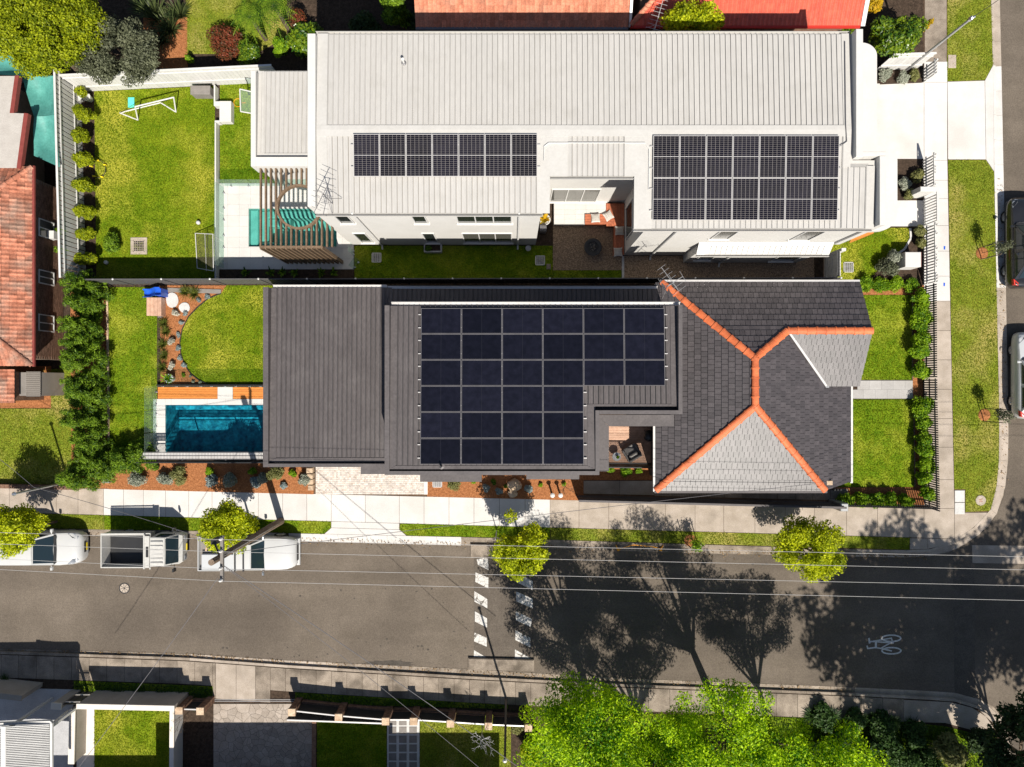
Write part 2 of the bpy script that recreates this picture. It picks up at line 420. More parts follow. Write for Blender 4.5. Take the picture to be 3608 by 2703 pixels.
M['orange'] = pm('orange', (0.45, 0.105, 0.036), (0.56, 0.15, 0.058), 4, 0.6, 0.1, 30, 0.3, var=0.16, fine=0.14, fscale=14)
M['terracotta'] = pm('terracotta', (0.27, 0.095, 0.055), (0.42, 0.175, 0.11), 3, 0.85, 0.3, 30, 0.15, var=0.34, fine=0.25, fscale=14, c3=(0.25, 0.155, 0.115), s3=1.1, t3=0.55)
M['terracotta_pale'] = pm('terracotta_pale', (0.42, 0.15, 0.085), (0.52, 0.21, 0.13), 3, 0.85, 0.3, 30, 0.2, var=0.22, fine=0.2, fscale=14, c3=(0.36, 0.18, 0.12), s3=0.8, t3=0.6)
M['red_tile'] = pm('red_tile', (0.46, 0.062, 0.030), (0.56, 0.09, 0.045), 3, 0.5, 0.2, 30, 0.5, var=0.12, fine=0.12, fscale=14)
M['brick'] = pm('brick', (0.13, 0.072, 0.048), (0.21, 0.125, 0.085), 5, 0.92, 0.4, 40, 0.15, var=0.25, fine=0.2, fscale=16)
M['mortar'] = pm('mortar', (0.16, 0.12, 0.09), (0.22, 0.17, 0.13), 5, 0.95)
M['gloss_black'] = pm('gloss_black', (0.014, 0.014, 0.015), (0.022, 0.022, 0.023), 3, 0.45, spec=0.5)
M['black_metal'] = pm('black_metal', (0.02, 0.02, 0.021), (0.03, 0.029, 0.03), 3, 0.5, spec=0.4, var=0.1)
M['grey_metal'] = pm('grey_metal', (0.36, 0.36, 0.36), (0.46, 0.46, 0.46), 5, 0.4, spec=0.5, metal=0.5)
M['steel'] = pm('steel', (0.55, 0.55, 0.56), (0.65, 0.65, 0.66), 5, 0.3, spec=0.5, metal=0.9)
M['fence_steel'] = pm('fence_steel', (0.075, 0.072, 0.074), (0.09, 0.087, 0.089), 2, 0.5, spec=0.4, var=0.06)
M['timber_brown'] = pm('timber_brown', (0.125, 0.083, 0.050), (0.18, 0.122, 0.078), 6, 0.6, 0.2, 30, 0.3, var=0.12, fine=0.15, fscale=12)
M['deck_orange'] = pm('deck_orange', (0.47, 0.155, 0.028), (0.60, 0.22, 0.045), 5, 0.5, 0.2, 30, 0.4, var=0.14, fine=0.15, fscale=12, stretch=(1, 6, 1))
M['deck_red'] = pm('deck_red', (0.30, 0.085, 0.04), (0.40, 0.125, 0.06), 5, 0.5, 0.2, 30, 0.4, var=0.15, fine=0.15, fscale=12)
M['deck_pink'] = pm('deck_pink', (0.42, 0.25, 0.17), (0.52, 0.33, 0.235), 5, 0.6, 0.2, 30, 0.3, var=0.1, fine=0.12, fscale=12)
M['timber_old'] = pm('timber_old', (0.13, 0.09, 0.062), (0.22, 0.165, 0.12), 3, 0.85, 0.5, 30, 0.2, var=0.1, fine=0.3, fscale=12, stretch=(3, 3, 0.6))
M['timber_pale'] = pm('timber_pale', (0.46, 0.32, 0.21), (0.56, 0.42, 0.29), 4, 0.8, 0.3, 30, 0.2, var=0.08, fine=0.15, fscale=12)
M['sandstone'] = pm('sandstone', (0.40, 0.29, 0.19), (0.55, 0.42, 0.30), 2.5, 0.9, 0.5, 30, 0.2, var=0.12, fine=0.2, fscale=14, c3=(0.33, 0.21, 0.13), s3=1.6, t3=0.56)
M['stone_pale'] = pm('stone_pale', (0.44, 0.43, 0.41), (0.54, 0.53, 0.51), 3, 0.85, 0.3, 30, 0.2, var=0.06, fine=0.08, fscale=14)
M['paver_grey'] = pm('paver_grey', (0.33, 0.315, 0.30), (0.39, 0.375, 0.36), 2, 0.8, 0.2, 40, 0.2, var=0.09, fine=0.08, fscale=20)
M['paver_white'] = pm('paver_white', (0.48, 0.465, 0.44), (0.53, 0.515, 0.49), 2, 0.75, 0.1, 40, 0.2, var=0.04, fine=0.05, fscale=20)
M['cobble'] = pm('cobble', (0.50, 0.44, 0.39), (0.60, 0.545, 0.49), 3, 0.8, 0.2, 40, 0.2, var=0.22, fine=0.1, fscale=20, c3=(0.47, 0.36, 0.28), s3=6, t3=0.6)
M['pebble'] = pm('pebble', (0.16, 0.105, 0.065), (0.36, 0.26, 0.17), 14, 0.7, 0.6, 30, 0.3, var=0.5, fine=0.3, fscale=30)
M['stamped'] = pm('stamped', (0.27, 0.225, 0.185), (0.35, 0.30, 0.255), 2, 0.85, 0.4, 30, 0.2, var=0.12, fine=0.15, fscale=18)
M['blue_concrete'] = pm('blue_concrete', (0.34, 0.34, 0.35), (0.42, 0.42, 0.43), 2, 0.8, 0.2, 40, 0.2, fine=0.12, fscale=18)
M['render_tan'] = pm('render_tan', (0.30, 0.265, 0.225), (0.35, 0.31, 0.27), 2, 0.85, 0.2, 40, 0.2, fine=0.06, fscale=20)
M['cap_cream'] = pm('cap_cream', (0.60, 0.545, 0.48), (0.66, 0.61, 0.55), 2, 0.8, 0.1, 40, 0.2)
M['teal_tarp'] = pm('teal_tarp', (0.055, 0.22, 0.19), (0.09, 0.30, 0.26), 2, 0.55, 0.4, 6, 0.4, fine=0.12, fscale=12)
M['flat_grey'] = pm('flat_grey', (0.36, 0.33, 0.30), (0.43, 0.40, 0.365), 2, 0.85, 0.2, 40, 0.2, fine=0.1, fscale=20)
M['maroon'] = pm('maroon', (0.17, 0.035, 0.028), (0.22, 0.05, 0.04), 3, 0.6)
M['car_white'] = pm('car_white', (0.45, 0.45, 0.445), (0.48, 0.48, 0.475), 1, 0.25, spec=0.5, coat=0.4)
M['car_cream'] = pm('car_cream', (0.43, 0.42, 0.395), (0.47, 0.46, 0.43), 1, 0.35, spec=0.5, fine=0.08, fscale=10)
M['car_black'] = pm('car_black', (0.012, 0.012, 0.014), (0.018, 0.018, 0.02), 1, 0.2, spec=0.5, coat=0.5)
M['car_silver'] = pm('car_silver', (0.44, 0.45, 0.455), (0.48, 0.49, 0.495), 1, 0.25, spec=0.5, coat=0.4)
M['tyre'] = pm('tyre', (0.012, 0.012, 0.012), (0.02, 0.02, 0.02), 8, 0.85)
M['car_glass'] = windowmat('car_glass', (0.012, 0.022, 0.028), 0.04)
M['window_glass'] = windowmat('window_glass', (0.02, 0.024, 0.022), 0.08)
M['window_grey'] = windowmat('window_grey', (0.09, 0.088, 0.078), 0.12)
M['clear_glass'] = glassmat('clear_glass', (0.62, 0.74, 0.68), 0.09)
M['blue_plastic'] = pm('blue_plastic', (0.01, 0.065, 0.42), (0.015, 0.095, 0.52), 4, 0.3, spec=0.5)
M['yellow_plate'] = pm('yellow_plate', (0.75, 0.58, 0.02), None, 3, 0.5)
M['orange_sign'] = pm('orange_sign', (0.75, 0.30, 0.01), None, 3, 0.5)
M['bark'] = pm('bark', (0.085, 0.062, 0.045), (0.16, 0.12, 0.09), 6, 0.95, 0.8, 20, 0.1, fine=0.3, fscale=14)
M['cushion'] = pm('cushion', (0.46, 0.43, 0.39), (0.56, 0.53, 0.48), 8, 0.95, 0.2, 60, 0.1, fine=0.08, fscale=30)
M['stripe'] = pm('stripe', (0.24, 0.21, 0.18), (0.30, 0.27, 0.235), 8, 0.95)
M['coals'] = pm('coals', (0.02, 0.019, 0.018), (0.25, 0.23, 0.21), 16, 0.95, 0.8, 20, 0.1, var=0.5)
M['wicker'] = pm('wicker', (0.13, 0.125, 0.12), (0.2, 0.19, 0.185), 10, 0.85, 0.4, 60, 0.2)
M['grey_box'] = pm('grey_box', (0.17, 0.155, 0.14), (0.22, 0.20, 0.185), 3, 0.7, 0.1, 40, 0.2)
M['green_toy'] = pm('green_toy', (0.1, 0.55, 0.3), (0.1, 0.65, 0.65), 6, 0.5)
M['black_net'] = pm('black_net', (0.1, 0.09, 0.05), (0.15, 0.14, 0.08), 6, 0.8)
M['louvre'] = pm('louvre', (0.42, 0.40, 0.38), (0.50, 0.48, 0.46), 4, 0.5, spec=0.4, var=0.05)
M['pool_floor'] = pm('pool_floor', (0.012, 0.15, 0.165), (0.03, 0.26, 0.27), 2.6, 0.6, 0.2, 10, 0.2, fine=0.2, fscale=6)
M['pool_tile'] = pm('pool_tile', (0.012, 0.10, 0.15), (0.10, 0.42, 0.44), 2.6, 0.5, 0.2, 10, 0.2, fine=0.35, fscale=7)  # mottling stands in for rippling light on the pool bottom
M['spa_shell'] = pm('spa_shell', (0.20, 0.37, 0.335), (0.27, 0.46, 0.42), 3, 0.4, 0.05, 10, 0.3)
M['water'] = watermat('water', (0.36, 0.78, 0.90), bump=0.5, scale=5)
M['water_clear'] = watermat('water_clear', (0.58, 0.88, 0.85), bump=0.2)
M['solar_black'] = gridmat('solar_black', (0.0055, 0.0055, 0.010), (0.016, 0.016, 0.021), 2, 1, (0.004, 0.0), rough=0.16)
M['solar_grid'] = gridmat('solar_grid', (0.0075, 0.0065, 0.011), (0.20, 0.185, 0.175), 6, 20, (0.0055, 0.0022), rough=0.15)
M['alu'] = pm('alu', (0.52, 0.50, 0.48), (0.58, 0.56, 0.54), 3, 0.4, spec=0.5, metal=0.3)
M['alu_dark'] = pm('alu_dark', (0.10, 0.095, 0.10), (0.13, 0.125, 0.13), 3, 0.4, spec=0.5)
M['red_paint'] = pm('red_paint', (0.45, 0.03, 0.02), None, 3, 0.5)
# foliage
M['lf_lime'] = leafmat('lf_lime', (0.14, 0.19, 0.005), (0.60, 0.64, 0.018), 0.42, scale=1.6)
M['lf_big'] = leafmat('lf_big', (0.040, 0.15, 0.004), (0.52, 0.72, 0.012), 0.45, scale=0.8)  # lime end imitates sunlit clump tips, deep end the shaded leaves below
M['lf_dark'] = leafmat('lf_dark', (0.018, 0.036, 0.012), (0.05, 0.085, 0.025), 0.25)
M['lf_grey'] = leafmat('lf_grey', (0.045, 0.052, 0.028), (0.15, 0.16, 0.095), 0.2)
M['lf_yellow'] = leafmat('lf_yellow', (0.085, 0.125, 0.004), (0.36, 0.40, 0.012), 0.38, scale=1.5)
M['lf_red'] = leafmat('lf_red', (0.055, 0.04, 0.015), (0.20, 0.045, 0.022), 0.25, scale=2.5)
M['lf_conifer'] = leafmat('lf_conifer', (0.024, 0.065, 0.005), (0.17, 0.27, 0.016), 0.25, scale=1.8)
M['lf_gloss'] = leafmat('lf_gloss', (0.030, 0.085, 0.008), (0.17, 0.24, 0.010), 0.25, rough=0.3, spec=0.4)
M['lf_hedge'] = leafmat('lf_hedge', (0.065, 0.16, 0.007), (0.28, 0.42, 0.016), 0.38)
M['lf_silver'] = leafmat('lf_silver', (0.16, 0.18, 0.13), (0.36, 0.37, 0.29), 0.2)
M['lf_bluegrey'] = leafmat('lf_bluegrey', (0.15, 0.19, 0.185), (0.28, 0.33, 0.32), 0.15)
M['lf_white'] = leafmat('lf_white', (0.30, 0.29, 0.22), (0.60, 0.57, 0.48), 0.2)
M['lf_olive'] = leafmat('lf_olive', (0.13, 0.14, 0.045), (0.24, 0.235, 0.085), 0.3)
M['lf_flax'] = leafmat('lf_flax', (0.025, 0.04, 0.014), (0.085, 0.105, 0.035), 0.2, rough=0.35)
M['lf_tuft'] = leafmat('lf_tuft', (0.045, 0.07, 0.010), (0.13, 0.145, 0.025), 0.25)
M['lf_orangeyel'] = leafmat('lf_orangeyel', (0.30, 0.22, 0.01), (0.55, 0.33, 0.015), 0.3)
M['lf_grass'] = leafmat('lf_grass', (0.065, 0.125, 0.004), (0.25, 0.285, 0.016), 0.38, scale=0.5, spec=0.0, rough=.9)
M['lf_grass_dry'] = leafmat('lf_grass_dry', (0.090, 0.135, 0.008), (0.28, 0.28, 0.035), 0.38, scale=0.6, spec=0.0, rough=.9)
M['lf_litter'] = leafmat('lf_litter', (0.10, 0.055, 0.02), (0.30, 0.19, 0.08), 0.1)
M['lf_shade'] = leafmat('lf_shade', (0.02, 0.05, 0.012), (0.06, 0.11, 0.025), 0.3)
# ================================================================ THE SETTING
def inset(poly, d):
    """offset a convex polygon inwards by d (2-D)"""
    P = [Vector((p[0], p[1])) for p in poly]
    a = sum(P[i].x * P[(i + 1) % len(P)].y - P[(i + 1) % len(P)].x * P[i].y for i in range(len(P)))
    if a < 0: P = P[::-1]
    n = len(P); L = []
    for i in range(n):
        e = P[(i + 1) % n] - P[i]
        if e.length < 1e-6: e = Vector((1e-6, 0))
        nn = Vector((-e.y, e.x)).normalized()
        L.append((P[i] + nn * d, e.normalized()))
    R = []
    for i in range(n):
        p, u = L[i - 1]; q, v = L[i]
        cr = u.x * v.y - u.y * v.x
        if abs(cr) < 1e-6: R.append(q.copy()); continue
        w_ = q - p
        t = (w_.x * v.y - w_.y * v.x) / cr
        R.append(p + u * t)
    return R
def lerp_line(L, x):
    for (x0, y0), (x1, y1) in zip(L[:-1], L[1:]):
        if x <= x1 or (x1, y1) == L[-1]:
            return y0 + (y1 - y0) * (x - x0) / (x1 - x0)
def resample(L, step):
    """even points along a pixel polyline"""
    P = [Vector(p) for p in L]; out = [P[0].copy()]; acc = 0.0
    for a, b in zip(P[:-1], P[1:]):
        d = (b - a).length; t = step - acc
        while t <= d:
            out.append(a + (b - a) * (t / d)); t += step
        acc = (acc + d) % step
    if (out[-1] - P[-1]).length > step * 0.25: out.append(P[-1].copy())
    else: out[-1] = P[-1].copy()
    return out

# far ground: one wide sheet with two holes where the pools are dug
POOL_A = (W(876, 735), W(1186, 869))     # white house plunge pool (top-left, bottom-right)
POOL_B = (W(583, 1427), W(965, 1601))    # dark house pool
def holed(xs, ys, holes, z):
    mb = MB()
    for i in range(len(xs) - 1):
        for j in range(len(ys) - 1):
            cx = (xs[i] + xs[i + 1]) / 2; cy = (ys[j] + ys[j + 1]) / 2
            if any(a.x < cx < b.x and b.y < cy < a.y for a, b in holes): continue
            mb.add([(xs[i], ys[j], z), (xs[i + 1], ys[j], z), (xs[i + 1], ys[j + 1], z), (xs[i], ys[j + 1], z)], [(0, 1, 2, 3)])
    return mb
hx = sorted([POOL_A[0].x, POOL_A[1].x, POOL_B[0].x, POOL_B[1].x]); hy = sorted([POOL_A[0].y, POOL_A[1].y, POOL_B[0].y, POOL_B[1].y])
struct(holed([-400] + hx + [400], [-400] + hy + [400], [POOL_A, POOL_B], -0.20), 'ground', M['soil'])
# building lots, 2 cm below the lawns and paths laid on them
xr = W(3256, 0).x
struct(holed([-60] + hx + [xr], [W(0, 1722).y] + hy + [60], [POOL_A, POOL_B], -0.02), 'garden_soil', M['darksoil'])
KT = [(-900, 1845), (0, 1861), (271, 1865), (600, 1869), (1000, 1879), (1640, 1893), (2400, 1917), (3021, 1936), (3205, 1939), (3271, 1937), (3338, 1920), (3396, 1887), (3463, 1833), (3488, 1803), (3505, 1757), (3519, 1660), (3521, 1465), (3513, 1100), (3503, 600), (3500, 300), (3492, 0), (3480, -700)]   # top kerb line
GT = [(-900, 1868), (0, 1884), (600, 1894), (1000, 1908), (1640, 1924), (2400, 1950), (3020, 1963), (3200, 1966), (3272, 1963), (3345, 1950), (3418, 1916), (3488, 1858), (3520, 1808), (3542, 1750), (3556, 1660), (3559, 1500), (3549, 1000), (3541, 600), (3534, 250), (3528, 0), (3515, -700)]   # edge of the asphalt
KB = [(-900, 2305), (0, 2304), (650, 2326), (1000, 2352), (1650, 2392), (2200, 2420), (2980, 2450), (3355, 2470), (3430, 2488), (3480, 2518), (3512, 2562), (3535, 2640), (3550, 2760), (3560, 3500)]
GB = [(-900, 2286), (0, 2288), (650, 2307), (1000, 2330), (1650, 2361), (2200, 2394), (2980, 2424), (3355, 2442), (3445, 2460), (3508, 2496), (3545, 2545), (3566, 2630), (3582, 2760), (3592, 3500)]
mb = MB(); mb.prism(pts(GT) + [W(5200, -700), W(5200, 3500)] + pts(GB[::-1]), -0.17, -0.12)
struct(mb, 'road', M['asphalt'])
# verge soil between kerbs and lots
mb = MB(); mb.prism(pts(KT) + [W(3256, -700), W(3256, 1722), W(-900, 1722)], -0.10, -0.022)
struct(mb, 'verge_soil', M['soil'])
mb = MB(); mb.prism(pts(KB) + [W(-900, 3500)], -0.10, -0.022)
struct(mb, 'garden_soil', M['darksoil'])

def kerb_run(name, K, G, step, mats, label):
    """kerb stones along K with the gutter pan down to G, in pieces"""
    root = bpy.data.objects.new(name, None); COL.objects.link(root); root['kind'] = 'structure'; WL[root.name] = Vector((0, 0, 0))
    root['label'] = label
    k = resample([W(*p).xy for p in K], step)
    Gp = [W(*p).xy for p in G]
    def near(p):
        best = None
        for a, b in zip(Gp[:-1], Gp[1:]):
            d = b - a; t = max(0, min(1, (p - a).dot(d) / d.dot(d))); q = a + d * t
            if best is None or (q - p).length < (best - p).length: best = q
        return best
    for a, b in zip(k[:-1], k[1:]):
        mid = (a + b) / 2
        if abs(mid.x) > 32 or abs(mid.y) > 26: continue
        ga, gb = near(a), near(b)
        t = (b - a).normalized() * 0.005
        a2, b2 = a + t, b - t; ga2, gb2 = ga + t, gb - t
        na = (ga - a).normalized() * 0.13; nb = (gb - b).normalized() * 0.13
        m = mats(mid)
        mb = MB(); mb.prism([a2, b2, b2 + nb, a2 + na], -0.16, 0.008)
        mb.build('kerb_stone', m, root)
        mb = MB()
        p = [a2 + na * 1.03, b2 + nb * 1.03, gb2, ga2]
        z = [-0.125, -0.125, -0.108, -0.108]
        mb.slab([Vector((q.x, q.y, zz)) for q, zz in zip(p, z)], 0.05)
        mb.build('gutter_pan', m, root)
    return root
def top_mat(p):
    x = p.x * F / CH + 1804; y = 1351.5 - p.y * F / CH
    if 960 < x < 1640 and y > 1800: return M['concrete_new']
    if x > 3400 and 225 < y < 1030: return M['concrete_new']
    return M['concrete_worn'] if x < 3000 else M['concrete_old']
for K_, G_ in ((KT, GT), (KB, GB)):
    mb = MB(); mb.prism(pts(K_) + pts(G_[::-1]), -.17, -.135); struct(mb, 'gutter_bed', M['concrete_worn'])
kerb_run('kerb', KT, GT, 1.3, top_mat, 'concrete kerb and gutter round the corner of the houses')
def bot_mat(p):
    x = p.x * F / CH + 1804
    return M['concrete_old'] if 640 < x < 1165 or x > 3050 else M['concrete_worn']
kerb_run('kerb', KB, GB, 1.3, bot_mat, 'worn concrete kerb and gutter on the lower side of the street')

# footpaths made of slabs
def slab_set(name, label, quads):
    root = bpy.data.objects.new(name, None); COL.objects.link(root); root['kind'] = 'structure'; root['label'] = label; WL[root.name] = Vector((0, 0, 0))
    for poly, m, z in quads:
        mb = MB(); p = inset(poly, 0.009); mb.prism(p, -0.06, z + random.uniform(-0.002, 0.002)); mb.build('slab', M[m], root)
    return root
FT = lambda x: 1720 + 0.0243 * (x - 270)      # lot side of the footpath
FB = lambda x: 1805 + 0.0278 * x              # verge side
xs = [-220, -100, 33, 198, 275, 365, 435, 505, 583, 665, 747, 828, 910, 996, 1081, 1167, 1287, 1407, 1494, 1582, 1670, 1760, 1850, 1938, 2040, 2145, 2241, 2344, 2449, 2550, 2660, 2767, 2870, 2983, 3092, 3206, 3256]
Q = []
for a, b in zip(xs[:-1], xs[1:]):
    m = 'concrete_new' if 360 < (a + b) / 2 < 1938 else 'concrete_old'
    Q.append((pts([(a, FT(a)), (b, FT(b)), (b, FB(b)), (a, FB(a))]), m, 0.0))
slab_set('footpath', 'footpath of concrete slabs along the side street', Q)
ys = [-300, -180, -60, 70, 217]
Q = [(pts([(3258, a), (3336, a), (3336, b), (3258, b)]), 'concrete_worn', 0.0) for a, b in zip(ys[:-1], ys[1:])]
ys = [217, 290, 565, 635, 700, 795, 885, 973, 1061, 1165, 1268, 1372, 1475, 1576, 1690, 1792]
for a, b in zip(ys[:-1], ys[1:]):
    xa = 3338 + max(0, a - 560) * 0.0205; xb = 3338 + max(0, b - 560) * 0.0205
    Q.append((pts([(3256, a), (xa, a), (xb, b), (3256, b)]), 'concrete_new' if b < 1070 else 'concrete_old', 0.0))
for p in ([(3256, 1792), (3363, 1792), (3363, 1899), (3256, 1896)], [(3206, 1896), (3269, 1897), (3269, 1935), (3206, 1937)], [(3269, 1897), (3363, 1899), (3363, 1906), (3338, 1919), (3269, 1935)],
          [(3363, 1806), (3484, 1806), (3463, 1832), (3396, 1886), (3363, 1906)]):
    Q.append((pts(p), 'concrete_old', 0.0))
slab_set('footpath', 'footpath of concrete slabs along the front street', Q)
# driveway crossings
Q = [(pts([(1167, FB(1167)), (1407, FB(1407)), (1407, 1866), (1167, 1860)]), 'concrete_new', 0.001),
     (pts([(1167, 1860), (1407, 1866), (1433, 1888), (1142, 1882)]), 'concrete_new', 0.003)]
slab_set('driveway', 'white concrete driveway crossing over the side street verge', Q)
Q = [(pts([(3010, 296), (3256, 290), (3256, 565), (3010, 565)]), 'concrete_new', 0.0), (pts([(3338, 288), (3470, 284), (3474, 562), (3340, 562)]), 'concrete_new', 0.001),
     (pts([(3470, 284), (3500, 228), (3503, 605), (3474, 562)]), 'concrete_new', 0.003), (pts([(2960, 566), (3256, 566), (3256, 640), (2960, 640)]), 'concrete_new', 0.0),
     (pts([(3120, 706), (3256, 706), (3256, 798), (3120, 798)]), 'concrete_new', 0.0)]
slab_set('driveway', 'wide pale concrete driveway of the white house', Q)

# lawns
GRASS = []
def lawn(poly, mat='grass', leaf='lf_grass', label='lawn', dens=330, z=0.0, h=0.045, px=True):
    P = pts(poly) if px else poly
    mb = MB(); mb.prism(P, -0.05, z); o = struct(mb, 'lawn', M[mat]); o['label'] = label
    GRASS.append((P, leaf, label, dens, z, h))
    return o
lawn([(-700, 1807 - 20), (-100, 1803), (365, 1816), (365, 1866), (271, 1863), (0, 1859), (-700, 1846)], 'grass_dry', 'lf_grass_dry', 'patchy verge grass by the parked white car')
lawn([(367, 1816), (665, 1824), (1166, 1838), (1166, 1860), (1140, 1881), (1000, 1877), (600, 1867), (367, 1866)], 'grass_deep', 'lf_grass', 'green verge grass left of the driveway crossing')
lawn([(1409, 1845), (1938, 1859), (1938, 1900), (1640, 1891), (1435, 1887), (1409, 1866)], 'grass_deep', 'lf_grass', 'green verge grass right of the driveway crossing')
lawn([(1940, 1860), (2550, 1877), (3205, 1895), (3204, 1937), (2400, 1915), (1940, 1901)], 'grass_dry', 'lf_grass_dry', 'thin verge grass along the shaded footpath')
lawn([(3338, -300), (3485, -300), (3492, 0), (3500, 226), (3470, 282), (3338, 286)], 'grass_dry', 'lf_grass_dry', 'verge grass above the white house driveway')
lawn([(3341, 564), (3474, 564), (3502, 606), (3513, 1100), (3520, 1465), (3518, 1660), (3504, 1757), (3487, 1800), (3402, 1804), (3402, 1724), (3363, 1724), (3352, 1200)], 'grass_dry', 'lf_grass_dry', 'long verge lawn beside the front street')
lawn([(332, 322), (757, 303), (757, 985), (340, 985)], 'grass', 'lf_grass', 'back lawn of the white house')
lawn([(775, 298), (1010, 292), (1010, 644), (775, 644)], 'grass_deep', 'lf_grass', 'lawn strip between low wall and white house')
lawn([(1249, 866), (1947, 866), (1947, 992), (1249, 992)], 'grass_deep', 'lf_grass', 'shaded side lawn of the white house')
lawn([(1949, 953), (2192, 953), (2192, 992), (1949, 992)], 'grass_deep', 'lf_grass', 'shaded grass strip below the pebble court')
lawn([(2925, 803), (3200, 803), (3206, 840), (3185, 875), (3130, 915), (3060, 985), (2925, 985)], 'grass', 'lf_grass', 'small front lawn of the white house')
lawn([(382, 1012), (553, 1012), (553, 1625), (386, 1625)], 'grass_deep', 'lf_grass', 'back lawn strip beside the conifer hedge')
LAWN_C = [(1000, 1006), (795, 1006), (780, 1034), (735, 1052), (697, 1083), (664, 1118), (643, 1160), (635, 1205), (638, 1245), (652, 1287), (675, 1318), (706, 1342), (734, 1352), (1000, 1352)]
lawn(LAWN_C, 'grass', 'lf_grass', 'round-edged lawn behind the dark house')
lawn([(3000, 1040), (3212, 1040), (3214, 1338), (3000, 1338)], 'grass_deep', 'lf_grass', 'front lawn of the dark house above the path')
lawn([(3000, 1408), (3216, 1408), (3222, 1716), (2950, 1716), (2950, 1700), (3000, 1700)], 'grass_deep', 'lf_grass', 'front lawn of the dark house below the path')
lawn([(-200, 1440), (290, 1440), (290, 1718), (-200, 1716)], 'grass_dry', 'lf_grass_dry', 'dry lawn of the tiled house on the left')
lawn([(120, 1300), (300, 1300), (300, 1442), (180, 1440), (180, 1380)], 'grass_dry', 'lf_grass_dry', 'dry lawn corner beside the little shed')
lawn([(655, -200), (1010, -200), (1010, 130), (900, 190), (655, 190)], 'grass_dry', 'lf_grass_dry', 'neighbour lawn beyond the white fence')
mulches = [([(248, 1008), (380, 1008), (384, 1722), (252, 1720)], 'mulch', 'mulch bed under the conifer hedge'),
           ([(565, 1006), (797, 1006), (781, 1032), (735, 1050), (696, 1081), (662, 1117), (641, 1160), (633, 1205), (636, 1246), (650, 1289), (673, 1320), (704, 1344), (738, 1358), (565, 1358)], 'mulch', 'curved mulch bed between the two back lawns'),
           ([(384, 1632), (1105, 1632), (1105, 1742), (384, 1724)], 'mulch', 'mulch bed beside the pool and footpath'),
           ([(1505, 1600), (2310, 1600), (2310, 1692), (2056, 1692), (2056, 1764), (1505, 1750)], 'mulch', 'mulch bed in front of the dark house side'),
           ([(3000, 1006), (3256, 1006), (3256, 1790), (3222, 1790), (3212, 1039), (3000, 1039)], 'mulch', 'mulch bed inside the black front fence'),
           ([(2930, 1717), (3222, 1717), (3222, 1792), (2930, 1784)], 'mulch', 'mulch bed along the black side fence'),
           ([(3100, 225), (3248, 222), (3248, 292), (3100, 298)], 'darksoil', 'dark planting bed beside the driveway'),
           ([(3150, 560), (3254, 560), (3254, 704), (3150, 704)], 'darksoil', 'dark planting bed above the front path'),
           ([(3200, 800), (3254, 800), (3254, 985), (3062, 985), (3132, 918), (3188, 877), (3208, 840)], 'darksoil', 'dark planting bed behind the white front fence'),
           ([(762, 950), (1246, 950), (1246, 990), (762, 990)], 'darksoil', 'dark planting strip beside the pool paving'),
           ([(0, 1290), (180, 1290), (180, 1438), (0, 1438)], 'mulch', 'dry litter around the little shed'),
           ([(505, 60), (660, 60), (660, 240), (505, 240)], 'mulch', 'brown bed below the flax plants')]
for p, m, l in mulches:
    mb = MB(); mb.prism(pts(p), -0.06, 0.004 if m == 'mulch' else 0.003); o = struct(mb, 'garden_bed', M[m]); o['label'] = l
# small timber and steel edgings
def edging(pl, w, h, mat, label):
    mb = MB()
    P = [W(*p) for p in pl]
    for a, b in zip(P[:-1], P[1:]):
        d = (b - a).normalized(); n = Vector((-d.y, d.x, 0)) * w / 2
        mb.prism([a - n, b - n, b + n, a + n], -0.05, h)
    o = mb.build('garden_edging', M[mat]); tag(o, label, 'garden edging'); return o
edging([(379, 1015), (385, 1620)], 0.09, 0.07, 'timber_pale', 'pale timber edging beside the conifer hedge')
edging([(780, 1034), (735, 1052), (697, 1083), (664, 1118), (643, 1160), (635, 1205), (638, 1245), (652, 1287), (675, 1318), (706, 1342), (734, 1353)], 0.03, 0.06, 'black_metal', 'curved black steel edging of the round lawn')
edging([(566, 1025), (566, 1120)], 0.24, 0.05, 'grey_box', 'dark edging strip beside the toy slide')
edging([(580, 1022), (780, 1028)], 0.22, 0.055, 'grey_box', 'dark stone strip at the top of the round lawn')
edging([(3214, 1040), (3214, 1338)], 0.04, 0.06, 'timber_old', 'timber edging of the upper front lawn')
edging([(3218, 1408), (3223, 1714)], 0.04, 0.06, 'timber_old', 'timber edging of the lower front lawn')
edging([(3206, 805), (3208, 840), (3186, 878), (3132, 917)], 0.1, 0.05, 'stone_pale', 'curved pale edging of the small front lawn')
